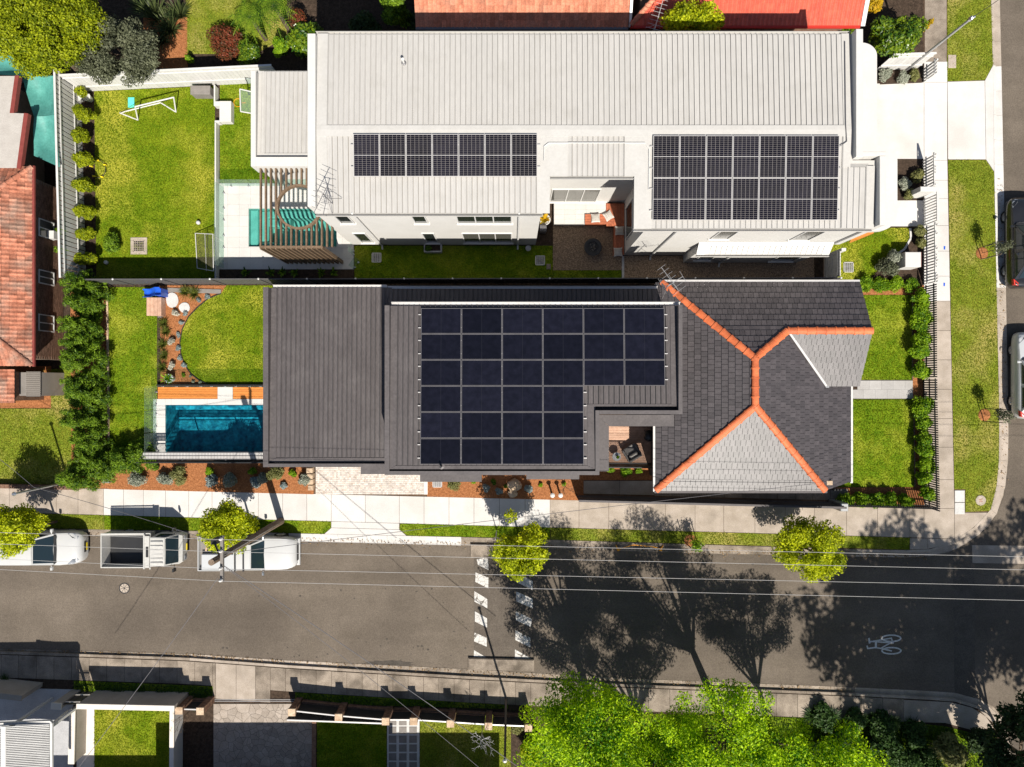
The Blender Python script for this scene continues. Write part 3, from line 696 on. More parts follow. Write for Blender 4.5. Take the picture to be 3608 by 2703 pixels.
# ---------------------------------------------------------------- paint and lids on the roads
def paint(polys, name, label, mat='paint_white', z=-0.1155):
    mb = MB()
    for p in polys:
        q = pts(p, 0.0)
        mb.slab([Vector((v.x, v.y, z)) for v in q], 0.003)
    o = mb.build(name, M[mat]); o['kind'] = 'structure'; o['label'] = label; return o
def z42(L): return [(900 + a / 2.4, 2013 + b / 2.4) for a, b in L]
def z43(L): return [(1800 + a / 2.4, 2013 + b / 2.4) for a, b in L]
barsA = [[(1870, -95), (1968, -120), (1970, -5), (1880, -50)], [(1860, 15), (1970, 60), (1968, 150), (1858, 95)], [(1850, 175), (1960, 240), (1960, 320), (1850, 262)], [(1855, 345), (1958, 405), (1958, 482), (1855, 432)], [(1852, 525), (1955, 570), (1955, 645), (1848, 600)], [(1848, 675), (1950, 735), (1845, 735)]]
barsB = [[(45, -130), (185, -70), (185, 5), (45, -60)], [(45, 18), (185, 88), (185, 165), (45, 95)], [(45, 175), (185, 240), (185, 320), (45, 260)], [(42, 345), (178, 410), (170, 478), (42, 420)], [(38, 505), (165, 570), (165, 652), (38, 588)], [(35, 668), (170, 745), (35, 745)]]
for i, b in enumerate(barsA): paint([z42(b)], 'road_marking', 'slanted white road bar, left column, %s from the top' % ['first', 'second', 'third', 'fourth', 'fifth', 'sixth'][i])
for i, b in enumerate(barsB): paint([z43(b)], 'road_marking', 'slanted white road bar, right column, %s from the top' % ['first', 'second', 'third', 'fourth', 'fifth', 'sixth'][i])
# worn white threshold at the corner
paint([[(3430, 1923), (3700, 1926), (3700, 1990), (3432, 1986)]], 'road_marking', 'worn white threshold band at the street corner', 'concrete_old')
# trench patch
paint([[(3363, 1968), (3438, 1950), (3442, 2470), (3368, 2452)]], 'road_patch', 'dark trench patch across the street near the corner', 'asphalt_patch', -0.1185)
mb = MB(); mb.prism(pts([(1669, 1930), (1880, 1936), (1880, 2356), (1669, 2350)]), -0.13, -0.1187); struct(mb, 'road_patch', M['asphalt_patch'])['label'] = 'browner asphalt of the raised crossing'
# bicycle symbol, drawn with flat painted strokes
SZ = [-0.1158]
def stroke(mb, P, w):
    P = [W(*p) for p in P]
    for a, b in zip(P[:-1], P[1:]):
        d = (b - a).normalized(); n = Vector((-d.y, d.x, 0)) * w / 2; e = d * w * 0.35
        q = [a - n - e, b - n + e, b + n + e, a + n - e]; SZ[0] += .00012
        mb.slab([Vector((v.x, v.y, SZ[0])) for v in q], 0.003)
def bz(L): return [(2688 + a / 2.4, 2013 + b / 2.4) for a, b in L]
mb = MB()
for cx, cy in ((1096, 574), (1097, 679)):
    stroke(mb, bz([(cx + 80 * math.cos(t * math.pi / 14), cy + 27 * math.sin(t * math.pi / 14)) for t in range(29)]), 0.075)
for L_, w_ in (([(906, 577), (912, 612)], .1), ([(912, 604), (1098, 572)], .07), ([(925, 600), (1112, 613), (1096, 574)], .07), ([(965, 606), (965, 652)], .11), ([(891, 640), (896, 660), (958, 652)], .08), ([(965, 653), (1012, 660), (1097, 680)], .07), ([(1008, 658), (1085, 614)], .07)): stroke(mb, bz(L_), w_)
o = mb.build('bicycle_symbol', M['paint_plain']); o['kind'] = 'structure'; o['label'] = 'white bicycle symbol painted on the shaded road'
# raised concrete blocks at both ends of the crossing
for p, l in (([(1658, 1918), (1760, 1920), (1760, 1968), (1658, 1966)], 'concrete block island beside the kerb under the street tree'), ([(1650, 2319), (1882, 2325), (1882, 2366), (1650, 2360)], 'long concrete block island at the lower kerb')):
    P = pts(p); mb = MB(); mb.prism(inset(P, 0.0), -0.13, 0.0); mb.prism(inset(P, 0.03), 0.0, 0.03); o = mb.build('kerb_island', M['concrete_worn']); tag(o, l, 'kerb island')
# manhole with spokes
t = thing('manhole_cover', 'round manhole cover with spokes in the street', 'manhole cover', W(434, 2075))
c = W(434, 2075); c.z = -0.118
mb = MB(); mb.lathe(c, [(0.29, 0.0), (0.29, 0.004), (0.24, 0.006)], 28); mb.build('rim', M['black_metal'], t)
mb = MB(); mb.lathe(c, [(0.235, 0.002), (0.235, 0.007)], 28); mb.build('lid', M['concrete_old'], t)
mb = MB()
for k in range(4):
    a = k * math.pi / 4 + 0.2; d = Vector((math.cos(a), math.sin(a), 0)) * 0.225
    mb.beam(c - d + Vector((0, 0, .009)), c + d + Vector((0, 0, .009)), 0.018, 0.004)
mb.build('spokes', M['black_metal'], t)
# service lids near the corner
for (x0, x1, y0, y1), l in (((3364, 3399, 1728, 1769), 'upper rectangular service lid beside the corner lawn'), ((3364, 3399, 1771, 1812), 'lower rectangular service lid beside the corner lawn')):
    a, b = W(x0, y1), W(x1, y0); mb = MB(); mb.bev(a.x, b.x, a.y, b.y, -0.05, 0.012, 0.01); tag(mb.build('access_lid', M['stone_pale']), l, 'service lid')
t = thing('round_cover', 'round concrete access cover in the corner verge', 'access cover', W(3455, 1763)); c = W(3455, 1763)
mb = MB(); mb.lathe(c, [(0.27, -0.02), (0.27, 0.02), (0.25, 0.03)], 28); mb.build('cover', M['concrete_old'], t)
mb = MB()
for dx, dy, w, h in ((-.06, .05, .09, .03), (.05, .06, .03, .08), (-.05, -.05, .03, .09), (.05, -.06, .08, .03), (0, 0, .05, .02)):
    mb.box(c.x + dx - w / 2, c.x + dx + w / 2, c.y + dy - h / 2, c.y + dy + h / 2, 0.031, 0.034)
mb.build('lifting_slots', M['terracotta'], t)
a, b = W(3340, 240), W(3368, 194); mb = MB(); mb.bev(a.x, b.x, a.y, b.y, -0.03, 0.03, 0.01); tag(mb.build('access_lid', M['concrete_old']), 'old square service lid in the upper verge', 'service lid')
# paint flecks left by surveyors on the new footpath
for i, (x, y) in enumerate(((3328, 873), (3327, 1002))):
    paint([[(x - 3, y - 6), (x + 3, y - 5), (x + 2, y + 7), (x - 3, y + 6)]], 'paint_mark', 'small blue paint mark on the footpath, %s one' % ['upper', 'lower'][i], 'blue_plastic', 0.006)
# oil spots, wet patch and a brighter tyre-scuffed fan on the asphalt
def blotch(px, py, rx, ry, n, seed):
    r = random.Random(seed); return [(px + rx * math.cos(2 * math.pi * i / n) * r.uniform(.7, 1.1), py + ry * math.sin(2 * math.pi * i / n) * r.uniform(.6, 1.15)) for i in range(n)]
rr0 = random.Random(5)
paint([blotch(1370, 2343, 90, 14, 40, 1)], 'road_stain', 'dark wet patch in the lower gutter', 'stain', -0.1165)
paint([blotch(rr0.uniform(900, 1640), rr0.uniform(2040, 2330), rr0.uniform(2, 5), rr0.uniform(2, 4), 9, k) for k in range(34)], 'road_stain', 'scattered dark oil spots on the street', 'stain', -0.1163)
paint([blotch(x, y, 5, 4, 12, k) for k, (x, y) in enumerate(((782, 2286), (796, 2287), (1472, 2280), (1486, 2280), (1507, 2292), (2655, 1990), (2690, 1992), (2704, 1990)))], 'road_stain', 'pairs of small dark spots on the street', 'stain', -0.1161)
# ================================================================ HOUSES
def strip_mesh(p, L, mat, h=0.042):
    g = .013 if 'white' in mat.name else .026
    prof = [(0.0, -.006), (0.0005, 0.0), (p * 0.5 - .012, 0.0), (p * 0.5, 0.004), (p * 0.5 + .012, 0.0), (p - .036 - g, 0.0), (p - .027 - g, h), (p - .006 - g, h), (p - g, -.006)]
    mb = MB(); n = len(prof)
    v = [(x, 0, z) for x, z in prof] + [(x, L, z) for x, z in prof]
    mb.add(v, [(i, i + 1, n + i + 1, n + i) for i in range(n - 1)])
    return mb.mesh('roof_sheet', mat)
def metal_roof(parent, A, B, D, mat, pitch=0.225, label=None):
    """rib sheets: A lower-left, B lower-right, D upper-left corner (3-D)"""
    A, B, D = Vector(A), Vector(B), Vector(D)
    U = (B - A).normalized(); V = (D - A).normalized(); N = U.cross(V).normalized()
    n = max(1, round((B - A).length / pitch)); p = (B - A).length / n
    me = strip_mesh(p, (D - A).length, mat)
    R = Matrix((U, V, N)).transposed()
    for i in range(n):
        put('roof_sheet', me, parent, A + U * (p * i), R)
    mb = MB(); q = [A, B, B + (D - A), D]; q = [v - N * .004 for v in q]; mb.add(q, [(0, 1, 2, 3)]); mb.build('rib_shadow_sheet', M['rib_shadow'] if 'white' in mat.name else M['gloss_black'], parent)  # dark sheet in the gaps stands in for rib shadow lines
def clip_poly(S, C):
    """Sutherland-Hodgman, convex CCW clip polygon C"""
    out = S
    n = len(C)
    for i in range(n):
        a, b = C[i], C[(i + 1) % n]
        inp, out = out, []
        for j in range(len(inp)):
            p, q = inp[j], inp[(j + 1) % len(inp)]
            sp = (b[0] - a[0]) * (p[1] - a[1]) - (b[1] - a[1]) * (p[0] - a[0])
            sq = (b[0] - a[0]) * (q[1] - a[1]) - (b[1] - a[1]) * (q[0] - a[0])
            if sp >= 0: out.append(p)
            if (sp >= 0) != (sq >= 0):
                t = sp / (sp - sq); out.append((p[0] + t * (q[0] - p[0]), p[1] + t * (q[1] - p[1])))
        if not out: return []
    return out
def parea(P): return 0.5 * abs(sum(P[i][0] * P[(i + 1) % len(P)][1] - P[(i + 1) % len(P)][0] * P[i][1] for i in range(len(P))))
class Tiler:
    """lays tiles on sloping roof planes; the 300 largest-showing become parts, the rest one joined part"""
    def __init__(s, parent, mat, tw, tl, kind='flat', name='roof_tile', limit=300):
        s.parent, s.mat, s.tw, s.tl, s.kind, s.name, s.limit = parent, mat, tw, tl, kind, name, limit
        s.rec = []
        s.full = s.shape([(0.008, 0), (tw - 0.008, 0), (tw - 0.008, tl + 0.02), (0.008, tl + 0.02)] if kind == 'flat' else [(0.003, 0), (tw - 0.003, 0), (tw - 0.003, tl + 0.02), (0.003, tl + 0.02)])
        s.fullmesh = s.full.mesh(name, mat)
    def shape(s, P):
        tl, tw = s.tl, s.tw
        mb = MB()
        if s.kind == 'flat':
            zt = lambda v: 0.050 - 0.040 * min(1.0, max(0.0, v / tl))
            n = len(P)
            mb.add([(u, v, -0.01) for u, v in P] + [(u, v, zt(v)) for u, v in P], [tuple(range(n, 2 * n))] + [(i, (i + 1) % n, n + (i + 1) % n, n + i) for i in range(n)])
        else:
            # rolled tile: a trough and a roll across the width
            u0 = min(p[0] for p in P); u1 = max(p[0] for p in P); v0 = min(p[1] for p in P); v1 = max(p[1] for p in P)
            k = 6; A = []; Bv = []
            for i in range(k + 1):
                u = u0 + (u1 - u0) * i / k; ph = u / tw
                z = 0.028 * (math.cos(2 * math.pi * ph) * 0.5 + 0.5)
                A.append((u, v0, z + 0.035)); Bv.append((u, v1, z + 0.012))
            F0 = [(a[0], a[1], -0.01) for a in A]
            mb.add(A + Bv + F0, [(i, i + 1, k + 2 + i, k + 1 + i) for i in range(k)] + [(2 * k + 2 + i, 2 * k + 3 + i, i + 1, i) for i in range(k)])
        return mb
    def plane(s, E0, E1, poly, stagger=True):
        """E0-E1 the eave line, poly the plane's 3-D outline (convex)"""
        E0, E1 = Vector(E0), Vector(E1); poly = [Vector(p) for p in poly]
        U = (E1 - E0).normalized()
        far = max(poly, key=lambda p: ((p - E0) - U * (p - E0).dot(U)).length)
        V = ((far - E0) - U * (far - E0).dot(U)).normalized(); N = U.cross(V)
        if N.z < 0: U = -U; N = U.cross(V); E0 = E1
        P2 = [((p - E0).dot(U), (p - E0).dot(V)) for p in poly]
        a = sum(P2[i][0] * P2[(i + 1) % len(P2)][1] - P2[(i + 1) % len(P2)][0] * P2[i][1] for i in range(len(P2)))
        if a < 0: P2 = P2[::-1]
        R = Matrix((U, V, N)).transposed()
        v1 = max(p[1] for p in P2); u0 = min(p[0] for p in P2); u1 = max(p[0] for p in P2); v0 = min(p[1] for p in P2)
        v0 = math.floor(v0 / s.tl + 1e-6) * s.tl; u0 = math.floor(u0 / s.tw) * s.tw
        nv = int(math.ceil((v1 - v0) / s.tl))
        for k in range(nv):
            v = v0 + k * s.tl
            off = (s.tw / 2 if (round(v / s.tl) % 2 and stagger) else 0.0)
            u = u0 - off
            while u < u1:
                rect = [(u, v), (u + s.tw, v), (u + s.tw, v + s.tl), (u, v + s.tl)]
                c = clip_poly(rect, P2)
                if len(c) >= 3:
                    ar = parea(c); full = ar > 0.985 * s.tw * s.tl
                    if ar > 0.04 * s.tw * s.tl:
                        o = E0 + U * u + V * v
                        s.rec.append((full, ar, o, R, None if full else [(p[0] - u, p[1] - v) for p in c]))
                u += s.tw
        # deck just below the tiles
        mb = MB(); mb.slab([p - N * 0.012 for p in poly], 0.05); mb.build('roof_deck', M['black_metal'], s.parent)
    def finish(s):
        vis = lambda r: (r[0], r[1] / (CH - r[2].z) ** 2 * max(0.2, r[3].col[2].dot((Vector((0, 0, CH)) - r[2]).normalized())) if abs(r[2].x) < 26.8 and abs(r[2].y) < 20 else -1)
        s.rec.sort(key=vis, reverse=True)
        rest = MB()
        for i, (full, ar, o, R, c) in enumerate(s.rec):
            if i < s.limit:
                jit = Matrix.Rotation(random.uniform(-.006, .006), 3, 'X') @ Matrix.Rotation(random.uniform(-.008, .008), 3, 'Y')
                put(s.name, s.fullmesh if full else s.shape(c).mesh(s.name, s.mat), s.parent, o, R @ jit)
            else:
                sh = s.full if full else s.shape(c)
                j = R @ Matrix.Rotation(random.uniform(-.006, .006), 3, 'X') @ Matrix.Rotation(random.uniform(-.008, .008), 3, 'Y')
                rest.add([o + j @ Vector(v) for v in sh.v], sh.f)
        if rest.v:
            q = rest.build(s.name + 's', s.mat, s.parent); q['kind'] = 'stuff'
def ridge_run(parent, P, Q, mat, w=0.17, step=0.46, name='ridge_tile', h=0.11):
    """overlapping half-round capping tiles from P to Q"""
    P, Q = Vector(P), Vector(Q); L = (Q - P).length; n = max(1, round(L / step)); st = L / n
    D = (Q - P).normalized(); S = D.cross(Vector((0, 0, 1))).normalized(); Nn = S.cross(D)
    mb = MB(); k = 7; rows = []
    for y, s_ in ((0.0, 1.0), (st * 0.84, 0.92), (st * 0.85, 1.13), (st * 1.03, 1.12)):
        rows.append([(w * s_ * math.cos(math.pi * i / k), y, h * s_ * math.sin(math.pi * i / k) - 0.02) for i in range(k + 1)])
    v = [p for r in rows for p in r]; f = []
    for r in range(len(rows) - 1):
        for i in range(k): a = r * (k + 1) + i; f.append((a, a + k + 1, a + k + 2, a + 1))
    f.append(tuple(range((len(rows) - 1) * (k + 1), len(rows) * (k + 1))))
    mb.add(v, f); me = mb.mesh(name, mat, smooth=False)
    R = Matrix((S, D, Nn)).transposed()
    for i in range(n):
        put(name, me, parent, P + D * (st * i), R @ Matrix.Rotation(random.uniform(-.02, .02), 3, 'Z'))
def pxbox(mb, x0, x1, y0, y1, z, zb):
    a, b = W(x0, y1, z), W(x1, y0, z); mb.box(a.x, b.x, a.y, b.y, zb, z); return mb
def window_y(parent, X0, X1, z0, z1, Y, n=1, glass='window_glass', frame='white_paint', out=-1, fw=0.05):
    """window in a wall whose face is the plane Y=const, looking towards out*Y"""
    ya, yb = sorted((Y, Y + out * 0.05))
    mb = MB(); mb.box(X0, X1, ya, yb, z0, z0 + fw); mb.box(X0, X1, ya, yb, z1 - fw, z1)
    w = (X1 - X0 - fw) / n
    for i in range(n + 1): mb.box(X0 + w * i, X0 + w * i + fw, ya - .002, yb + .002, z0 + fw, z1 - fw)
    fr = mb.build('window', M[frame], parent)
    for i in range(n):
        mb = MB(); ga, gb = sorted((Y + out * 0.012, Y + out * 0.02)); mb.box(X0 + w * i + fw, X0 + w * (i + 1), ga, gb, z0 + fw, z1 - fw); mb.build('pane', M[glass], fr)
    mb = MB(); sa, sb = sorted((Y, Y + out * 0.11)); mb.box(X0 - .06, X1 + .06, sa, sb, z0 - .05, z0 - 0.001); mb.build('sill', M[frame], fr)
    return fr
def window_x(parent, Y0, Y1, z0, z1, X, out=-1, n=1, glass='window_glass', frame='white_paint', fw=0.05):
    xa, xb = sorted((X, X + out * 0.05))
    mb = MB(); mb.box(xa, xb, Y0, Y1, z0, z0 + fw); mb.box(xa, xb, Y0, Y1, z1 - fw, z1)
    w = (Y1 - Y0 - fw) / n
    for i in range(n + 1): mb.box(xa - .002, xb + .002, Y0 + w * i, Y0 + w * i + fw, z0 + fw, z1 - fw)
    fr = mb.build('window', M[frame], parent)
    for i in range(n):
        mb = MB(); ga, gb = sorted((X + out * 0.012, X + out * 0.02)); mb.box(ga, gb, Y0 + w * i + fw, Y0 + w * (i + 1), z0 + fw, z1 - fw); mb.build('pane', M[glass], fr)
    return fr
def solar_array(label, O, Ux, V, cols, rows, pw, ph, gx, gy, cellmat, framemat, skip=(), mid=False):
    """panels laid on a slope; O top-left corner, Ux along the row, V down the slope"""
    Ux = Vector(Ux).normalized(); V = Vector(V).normalized(); N = V.cross(Ux)
    if N.z < 0: N = -N
    t = thing('solar_array', label, 'solar panels', O)
    fw = 0.022
    g = MB(); g.box(fw, pw - fw, fw, ph - fw, 0.0, 0.036); gm = g.mesh('solar_panel', cellmat)
    f = MB(); f.box(0, pw, 0, fw, 0, 0.042); f.box(0, pw, ph - fw, ph, 0, 0.042); f.box(0, fw, fw, ph - fw, 0, 0.042); f.box(pw - fw, pw, fw, ph - fw, 0, 0.042); 
    if mid: f.box(fw, pw - fw, ph / 2 - .011, ph / 2 + .011, .036, 0.041)
    fm = f.mesh('frame', framemat)
    R = Matrix((Ux, -V, N)).transposed()
    for r in range(rows):
        for c in range(cols):
            if (c, r) in skip: continue
            p = O + Ux * (c * (pw + gx)) + V * (r * (ph + gy) + ph) + N * (0.11 + random.uniform(-.002, .002))
            po = put('solar_panel', gm, t, p, R)
            fo = bpy.data.objects.new('frame', fm); COL.objects.link(fo); fo.parent = po; WL[fo.name] = p
    # rails under the rows
    for r in range(rows):
        for k in (0.24, 0.76):
            a = O + V * (r * (ph + gy) + ph * k) + N * 0.07 - Ux * 0.12; cc = cols - sum(1 for c in range(cols) if (c, r) in skip)
            mb = MB(); mb.beam(a, a + Ux * (cc * (pw + gx) + 0.24), 0.04, 0.05); mb.build('rail', M['alu'], t)
    return t
def downpipe(parent, X, Y, z1, mat='white_paint', z0=0.05, out=(0, -0.06)):
    mb = MB(); mb.tube((X, Y, z1), (X, Y, z0 + 0.12), 0.045, n=8); mb.tube((X, Y, z0 + 0.12), (X + out[0] * 2, Y + out[1] * 3, z0 + 0.02), 0.045, n=8)
    mb.tube((X, Y, z1), (X - out[0], Y - out[1], z1 + .1), 0.05, n=8)
    mb.build('downpipe', M[mat], parent)

# ---------------------------------------------------------------- the white house
WH = thing('white_house', 'long white two-storey house with pale ribbed metal roof and solar panels', 'house', (0, 10.5, 0))
sl = 0.05
YR, ZR = 10.70, 7.12
zl = lambda Y: ZR - sl * abs(YR - Y)
XL, XR = -8.35, 14.40
mb = MB()
foot = [(XL, 7.3), (1.24, 7.3), (1.24, 9.47), (5.85, 9.47), (5.85, 6.75), (14.40, 6.75), (14.40, 14.66), (XL, 14.66)]
mb.prism(foot, -0.02, 6.62)
mb.build('wall', M['white_wall'], WH)
mb = MB(); mb.box(14.401, 15.55, 6.76, 9.45, -0.02, 6.5); mb.build('front_wall', M['white_wall'], WH)
# gable infill under the roof planes
def under(poly, dz=0.05):
    mb = MB(); mb.slab([Vector((x, y, zl(y) - dz)) for x, y in poly], 0.12); mb.build('soffit', M['white_trim'], WH)
under([(XL - .02, 14.84), (14.42, 14.84), (14.42, YR), (XL - .02, YR)])
under([(XL - .02, YR), (14.42, YR), (14.42, 8.80), (XL - .02, 8.80)])
under([(XL - .02, 8.80), (1.28, 8.80), (1.28, 7.22), (XL - .02, 7.22)])
under([(5.30, 8.80), (14.42, 8.80), (14.42, 6.58), (5.30, 6.58)])
under([(14.42, 9.45), (15.4, 9.45), (15.4, 6.58), (14.42, 6.58)])
def P3(x, y): return Vector((x, y, zl(y)))
RX0 = (1150 - 1804) * (CH - 7.2) / F
RX1 = (2975 - 1804) * (CH - 7.2) / F
wr = M['white_roof']
# top slope falls towards +Y: run sheets with the eave at +Y
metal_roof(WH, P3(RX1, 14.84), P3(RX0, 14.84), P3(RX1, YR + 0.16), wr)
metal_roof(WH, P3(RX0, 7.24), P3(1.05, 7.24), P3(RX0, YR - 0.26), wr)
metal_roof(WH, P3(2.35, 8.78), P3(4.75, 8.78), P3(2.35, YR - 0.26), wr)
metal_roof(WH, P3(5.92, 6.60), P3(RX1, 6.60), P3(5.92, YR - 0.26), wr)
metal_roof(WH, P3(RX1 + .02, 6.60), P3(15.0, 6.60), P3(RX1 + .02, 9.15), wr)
# flashings and cappings
def flash(name, q, t=0.03, mat='white_trim', dz=0.03):
    mb = MB(); mb.slab([Vector((x, y, zl(y) + dz)) for x, y in q], t); return mb.build(name, M[mat], WH)
flash('ridge_cap', [(XL + .12, YR), (14.3, YR), (14.3, YR + 0.19), (XL + .12, YR + 0.19)], dz=0.04)
flash('ridge_cap', [(XL + .12, YR - 0.28), (14.3, YR - 0.28), (14.3, YR), (XL + .12, YR)], dz=0.04)
flash('barge_flashing', [(XL + .10, YR), (RX0, YR), (RX0, 14.86), (XL + .10, 14.86)])
flash('barge_flashing', [(XL + .10, 7.22), (RX0, 7.22), (RX0, YR), (XL + .10, YR)])
flash('barge_flashing', [(RX1, YR), (14.3, YR), (14.3, 14.86), (RX1, 14.86)])
flash('barge_flashing', [(RX1, 9.15), (14.3, 9.15), (14.3, YR), (RX1, YR)])
flash('barge_flashing', [(1.05, 7.22), (1.60, 7.22), (1.60, YR - .26), (1.05, YR - .26)])
flash('barge_flashing', [(1.60, 8.77), (2.35, 8.77), (2.35, YR - .26), (1.60, YR - .26)])
flash('barge_flashing', [(4.75, 8.77), (5.17, 8.77), (5.17, YR - .26), (4.75, YR - .26)])
flash('barge_flashing', [(5.17, 6.58), (5.92, 6.58), (5.92, YR - .26), (5.17, YR - .26)])
flash('barge_flashing', [(15.0, 6.58), (15.33, 6.58), (15.33, 9.2), (15.0, 9.2)])
mb = MB(); mb.slab([P3(14.0, 9.16) + Vector((0, 0, .03)), P3(15.0, 9.16) + Vector((0, 0, .03)), Vector((15.33, 9.62, 6.86)), Vector((14.42, 9.62, 6.86))], 0.03); mb.build('hip_flashing', M['white_trim'], WH)
# parapets
for (x0, x1, y0, y1, zt) in ((XL - .25, XL + .08, 7.45, 14.72, 7.22), (14.41, 14.70, 9.5, 14.85, 7.34), (15.42, 15.68, 6.66, 9.55, 7.3), (14.70, 15.68, 9.56, 9.72, 7.3)):
    mb = MB(); mb.bev(x0, x1, y0, y1, 0.0 if x0 < 0 else 3.2, zt, 0.012); mb.build('parapet', M['white_wall'], WH)
# gutters
def gutter(x0, x1, y, mat='white_trim', parent=WH, z=None, o=-1):
    z = zl(y) if z is None else z
    ya, yb = sorted((y, y + o * 0.11))
    mb = MB(); mb.box(x0, x1, ya, yb, z - .12, z - .10); mb.box(x0, x1, y + o * 0.10 - .006, y + o * 0.10 + .006, z - .12, z + 0.01)
    mb.box(x0, x1, y - .006, y + .006, z - .12, z - .03)
    return mb.build('gutter', M[mat], parent)
gutter(XL, 1.30, 7.22); gutter(1.62, 5.16, 8.77); gutter(5.16, 15.35, 6.58); gutter(XL, 14.4, 14.86, o=1)
# windows of the long wall, upper floor above, ground floor below
for x0, x1, n in ((-7.75, -7.12, 1), (-4.4, -3.78, 1), (-2.45, 0.0, 3)):
    window_y(WH, x0, x1, 4.9, 6.45, 7.3, n)
    window_y(WH, x0, x1, 0.65, 2.85, 7.3, n, 'window_grey' if n == 3 else 'window_glass')
window_y(WH, 9.2, 10.05, 4.15, 6.3, 6.75, 1, 'window_grey')
window_y(WH, 13.0, 13.9, 3.9, 6.2, 6.75, 1, 'window_grey')
window_x(WH, 7.35, 8.95, 0.95, 2.9, 5.85)
window_y(WH, 1.95, 4.35, 0.42, 2.72, 9.47, 3, 'window_grey')
for x, y, z in ((-6.80, 7.22, 6.85), (0.30, 7.22, 6.85), (7.25, 6.67, 6.7)): downpipe(WH, x, y, z)
# lower projection with a little ribbed roof
mb = MB(); mb.box(9.0, 15.0, 6.36, 6.749, -0.02, 2.62); mb.build('bay_wall', M['white_wall'], WH)
A, B, D = Vector((9.35, 6.28, 2.78)), Vector((15.05, 6.28, 2.78)), Vector((9.35, 6.60, 3.12))
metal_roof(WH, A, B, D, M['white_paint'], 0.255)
mb = MB(); mb.slab([Vector((8.95, 6.26, 2.765)), Vector((9.35, 6.26, 2.765)), Vector((9.35, 6.749, 3.28)), Vector((8.95, 6.749, 3.28))], .05); mb.slab([Vector((9.35, 6.60, 3.14)), Vector((15.4, 6.60, 3.14)), Vector((15.4, 6.749, 3.3)), Vector((9.35, 6.749, 3.3))], .05)
mb.slab([Vector((15.05, 6.26, 2.765)), Vector((15.4, 6.26, 2.765)), Vector((15.4, 6.60, 3.12)), Vector((15.05, 6.60, 3.12))], .05)
mb.slab([Vector((9.35, 6.27, 2.74)), Vector((15.05, 6.27, 2.74)), Vector((15.05, 6.60, 3.09)), Vector((9.35, 6.60, 3.09))], .05); mb.build('bay_flashing', M['white_paint'], WH)
gutter(8.95, 15.4, 6.27, parent=WH, z=2.78)
window_y(WH, 9.35, 10.15, 0.9, 2.1, 6.36); downpipe(WH, 10.85, 6.30, 2.7)
window_y(WH, 13.3, 14.5, 0.6, 2.2, 6.36)
# front canopies with rounded corners
def canopy(px, z, t, name='canopy'):
    mb = MB(); mb.prism([W(a, b, z) for a, b in px], z - t, z); mb.build(name, M['white_wall'], WH)
arc = [(3090 - 55 + 55 * math.sin(a * math.pi / 16), 195 + 45 - 90 + 45 - 45 * math.cos(a * math.pi / 16)) for a in range(9)]
canopy([(3012, 128), (3034, 128), (3034, 150)] + arc + [(3090, 560), (3012, 560)], 3.3, 0.35)
arc = [(3162 - 62 + 62 * math.cos(a * math.pi / 16), 750 + 62 * math.sin(a * math.pi / 16)) for a in range(9)]
canopy([(3085, 548), (3162, 548)] + arc + [(3060, 814), (3060, 560)], 3.62, 0.35)
mb = MB(); mb.box(15.5, 15.8, 12.0, 14.6, 0, 2.95); mb.box(16.9, 17.2, 13.9, 14.2, 0, 2.95); mb.box(17.5, 17.8, 10.4, 10.7, 0, 3.27); mb.build('column', M['white_wall'], WH)
# timber batten screen by the small lawn
for k in range(6):
    a, b = W(2992 + k * 2, 856 - k * 5, 0.25 + k * .22), W(3076 + k * 1.5, 822 - k * 3, 0.25 + k * .22)
    mb = MB(); mb.beam(a, b, 0.04, 0.09); mb.build('timber_batten', M['deck_orange'], WH)
# single-storey wing on the left
zc = 4.25
mb = MB(); pxbox(mb, 892, 1170, 262, 575, 3.66, -0.02); mb.build('wing_wall', M['white_wall'], WH)
def wz(y): return 4.0 - 0.0008 * (540 - y)
a, b, d = W(906, 252, 3.85), W(1112, 252, 3.85), W(906, 540, 4.03)
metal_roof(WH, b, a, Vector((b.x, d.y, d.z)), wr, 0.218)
mb = MB(); q = [W(906, 250, 3.80), W(1130, 250, 3.80), W(1130, 556, 3.99), W(902, 556, 3.99)]; mb.slab(q, .1); mb.build('wing_deck', M['white_trim'], WH)
mb = MB(); q = [W(906, 250, 3.87), W(930, 250, 3.87), W(930, 540, 4.05), W(906, 540, 4.05)]; mb.slab(q, .03); q = [W(906, 540, 4.06), W(1112, 540, 4.06), W(1112, 551, 4.06), W(906, 551, 4.06)]; mb.slab(q, .03); mb.build('wing_flashing', M['white_trim'], WH)
mb = MB(); pxbox(mb, 884, 901, 249, 586, zc, 3.3); mb.build('wing_parapet', M['white_wall'], WH)
mb = MB(); a, b = W(901, 586, zc), W(1110, 553, zc); mb.box(a.x + .002, b.x, a.y, b.y, 3.3, zc - .003); mb.build('wing_parapet', M['white_wall'], WH)
# roof vent pipe
t = thing('roof_vent', 'small dark vent pipe on the white roof', 'vent pipe', W(1423, 222, 6.98)); p = W(1423, 222, 6.98)
mb = MB(); mb.lathe(p, [(0.11, 0), (0.10, 0.02), (0.06, 0.05)], 12); mb.build('collar', M['alu_dark'], t)
mb = MB(); mb.tube(p, p + Vector((0, 0, .32)), .045, n=10); mb.tube(p + Vector((0, 0, .32)), p + Vector((0, 0, .35)), .065, n=10); mb.build('pipe', M['white_paint'], t)
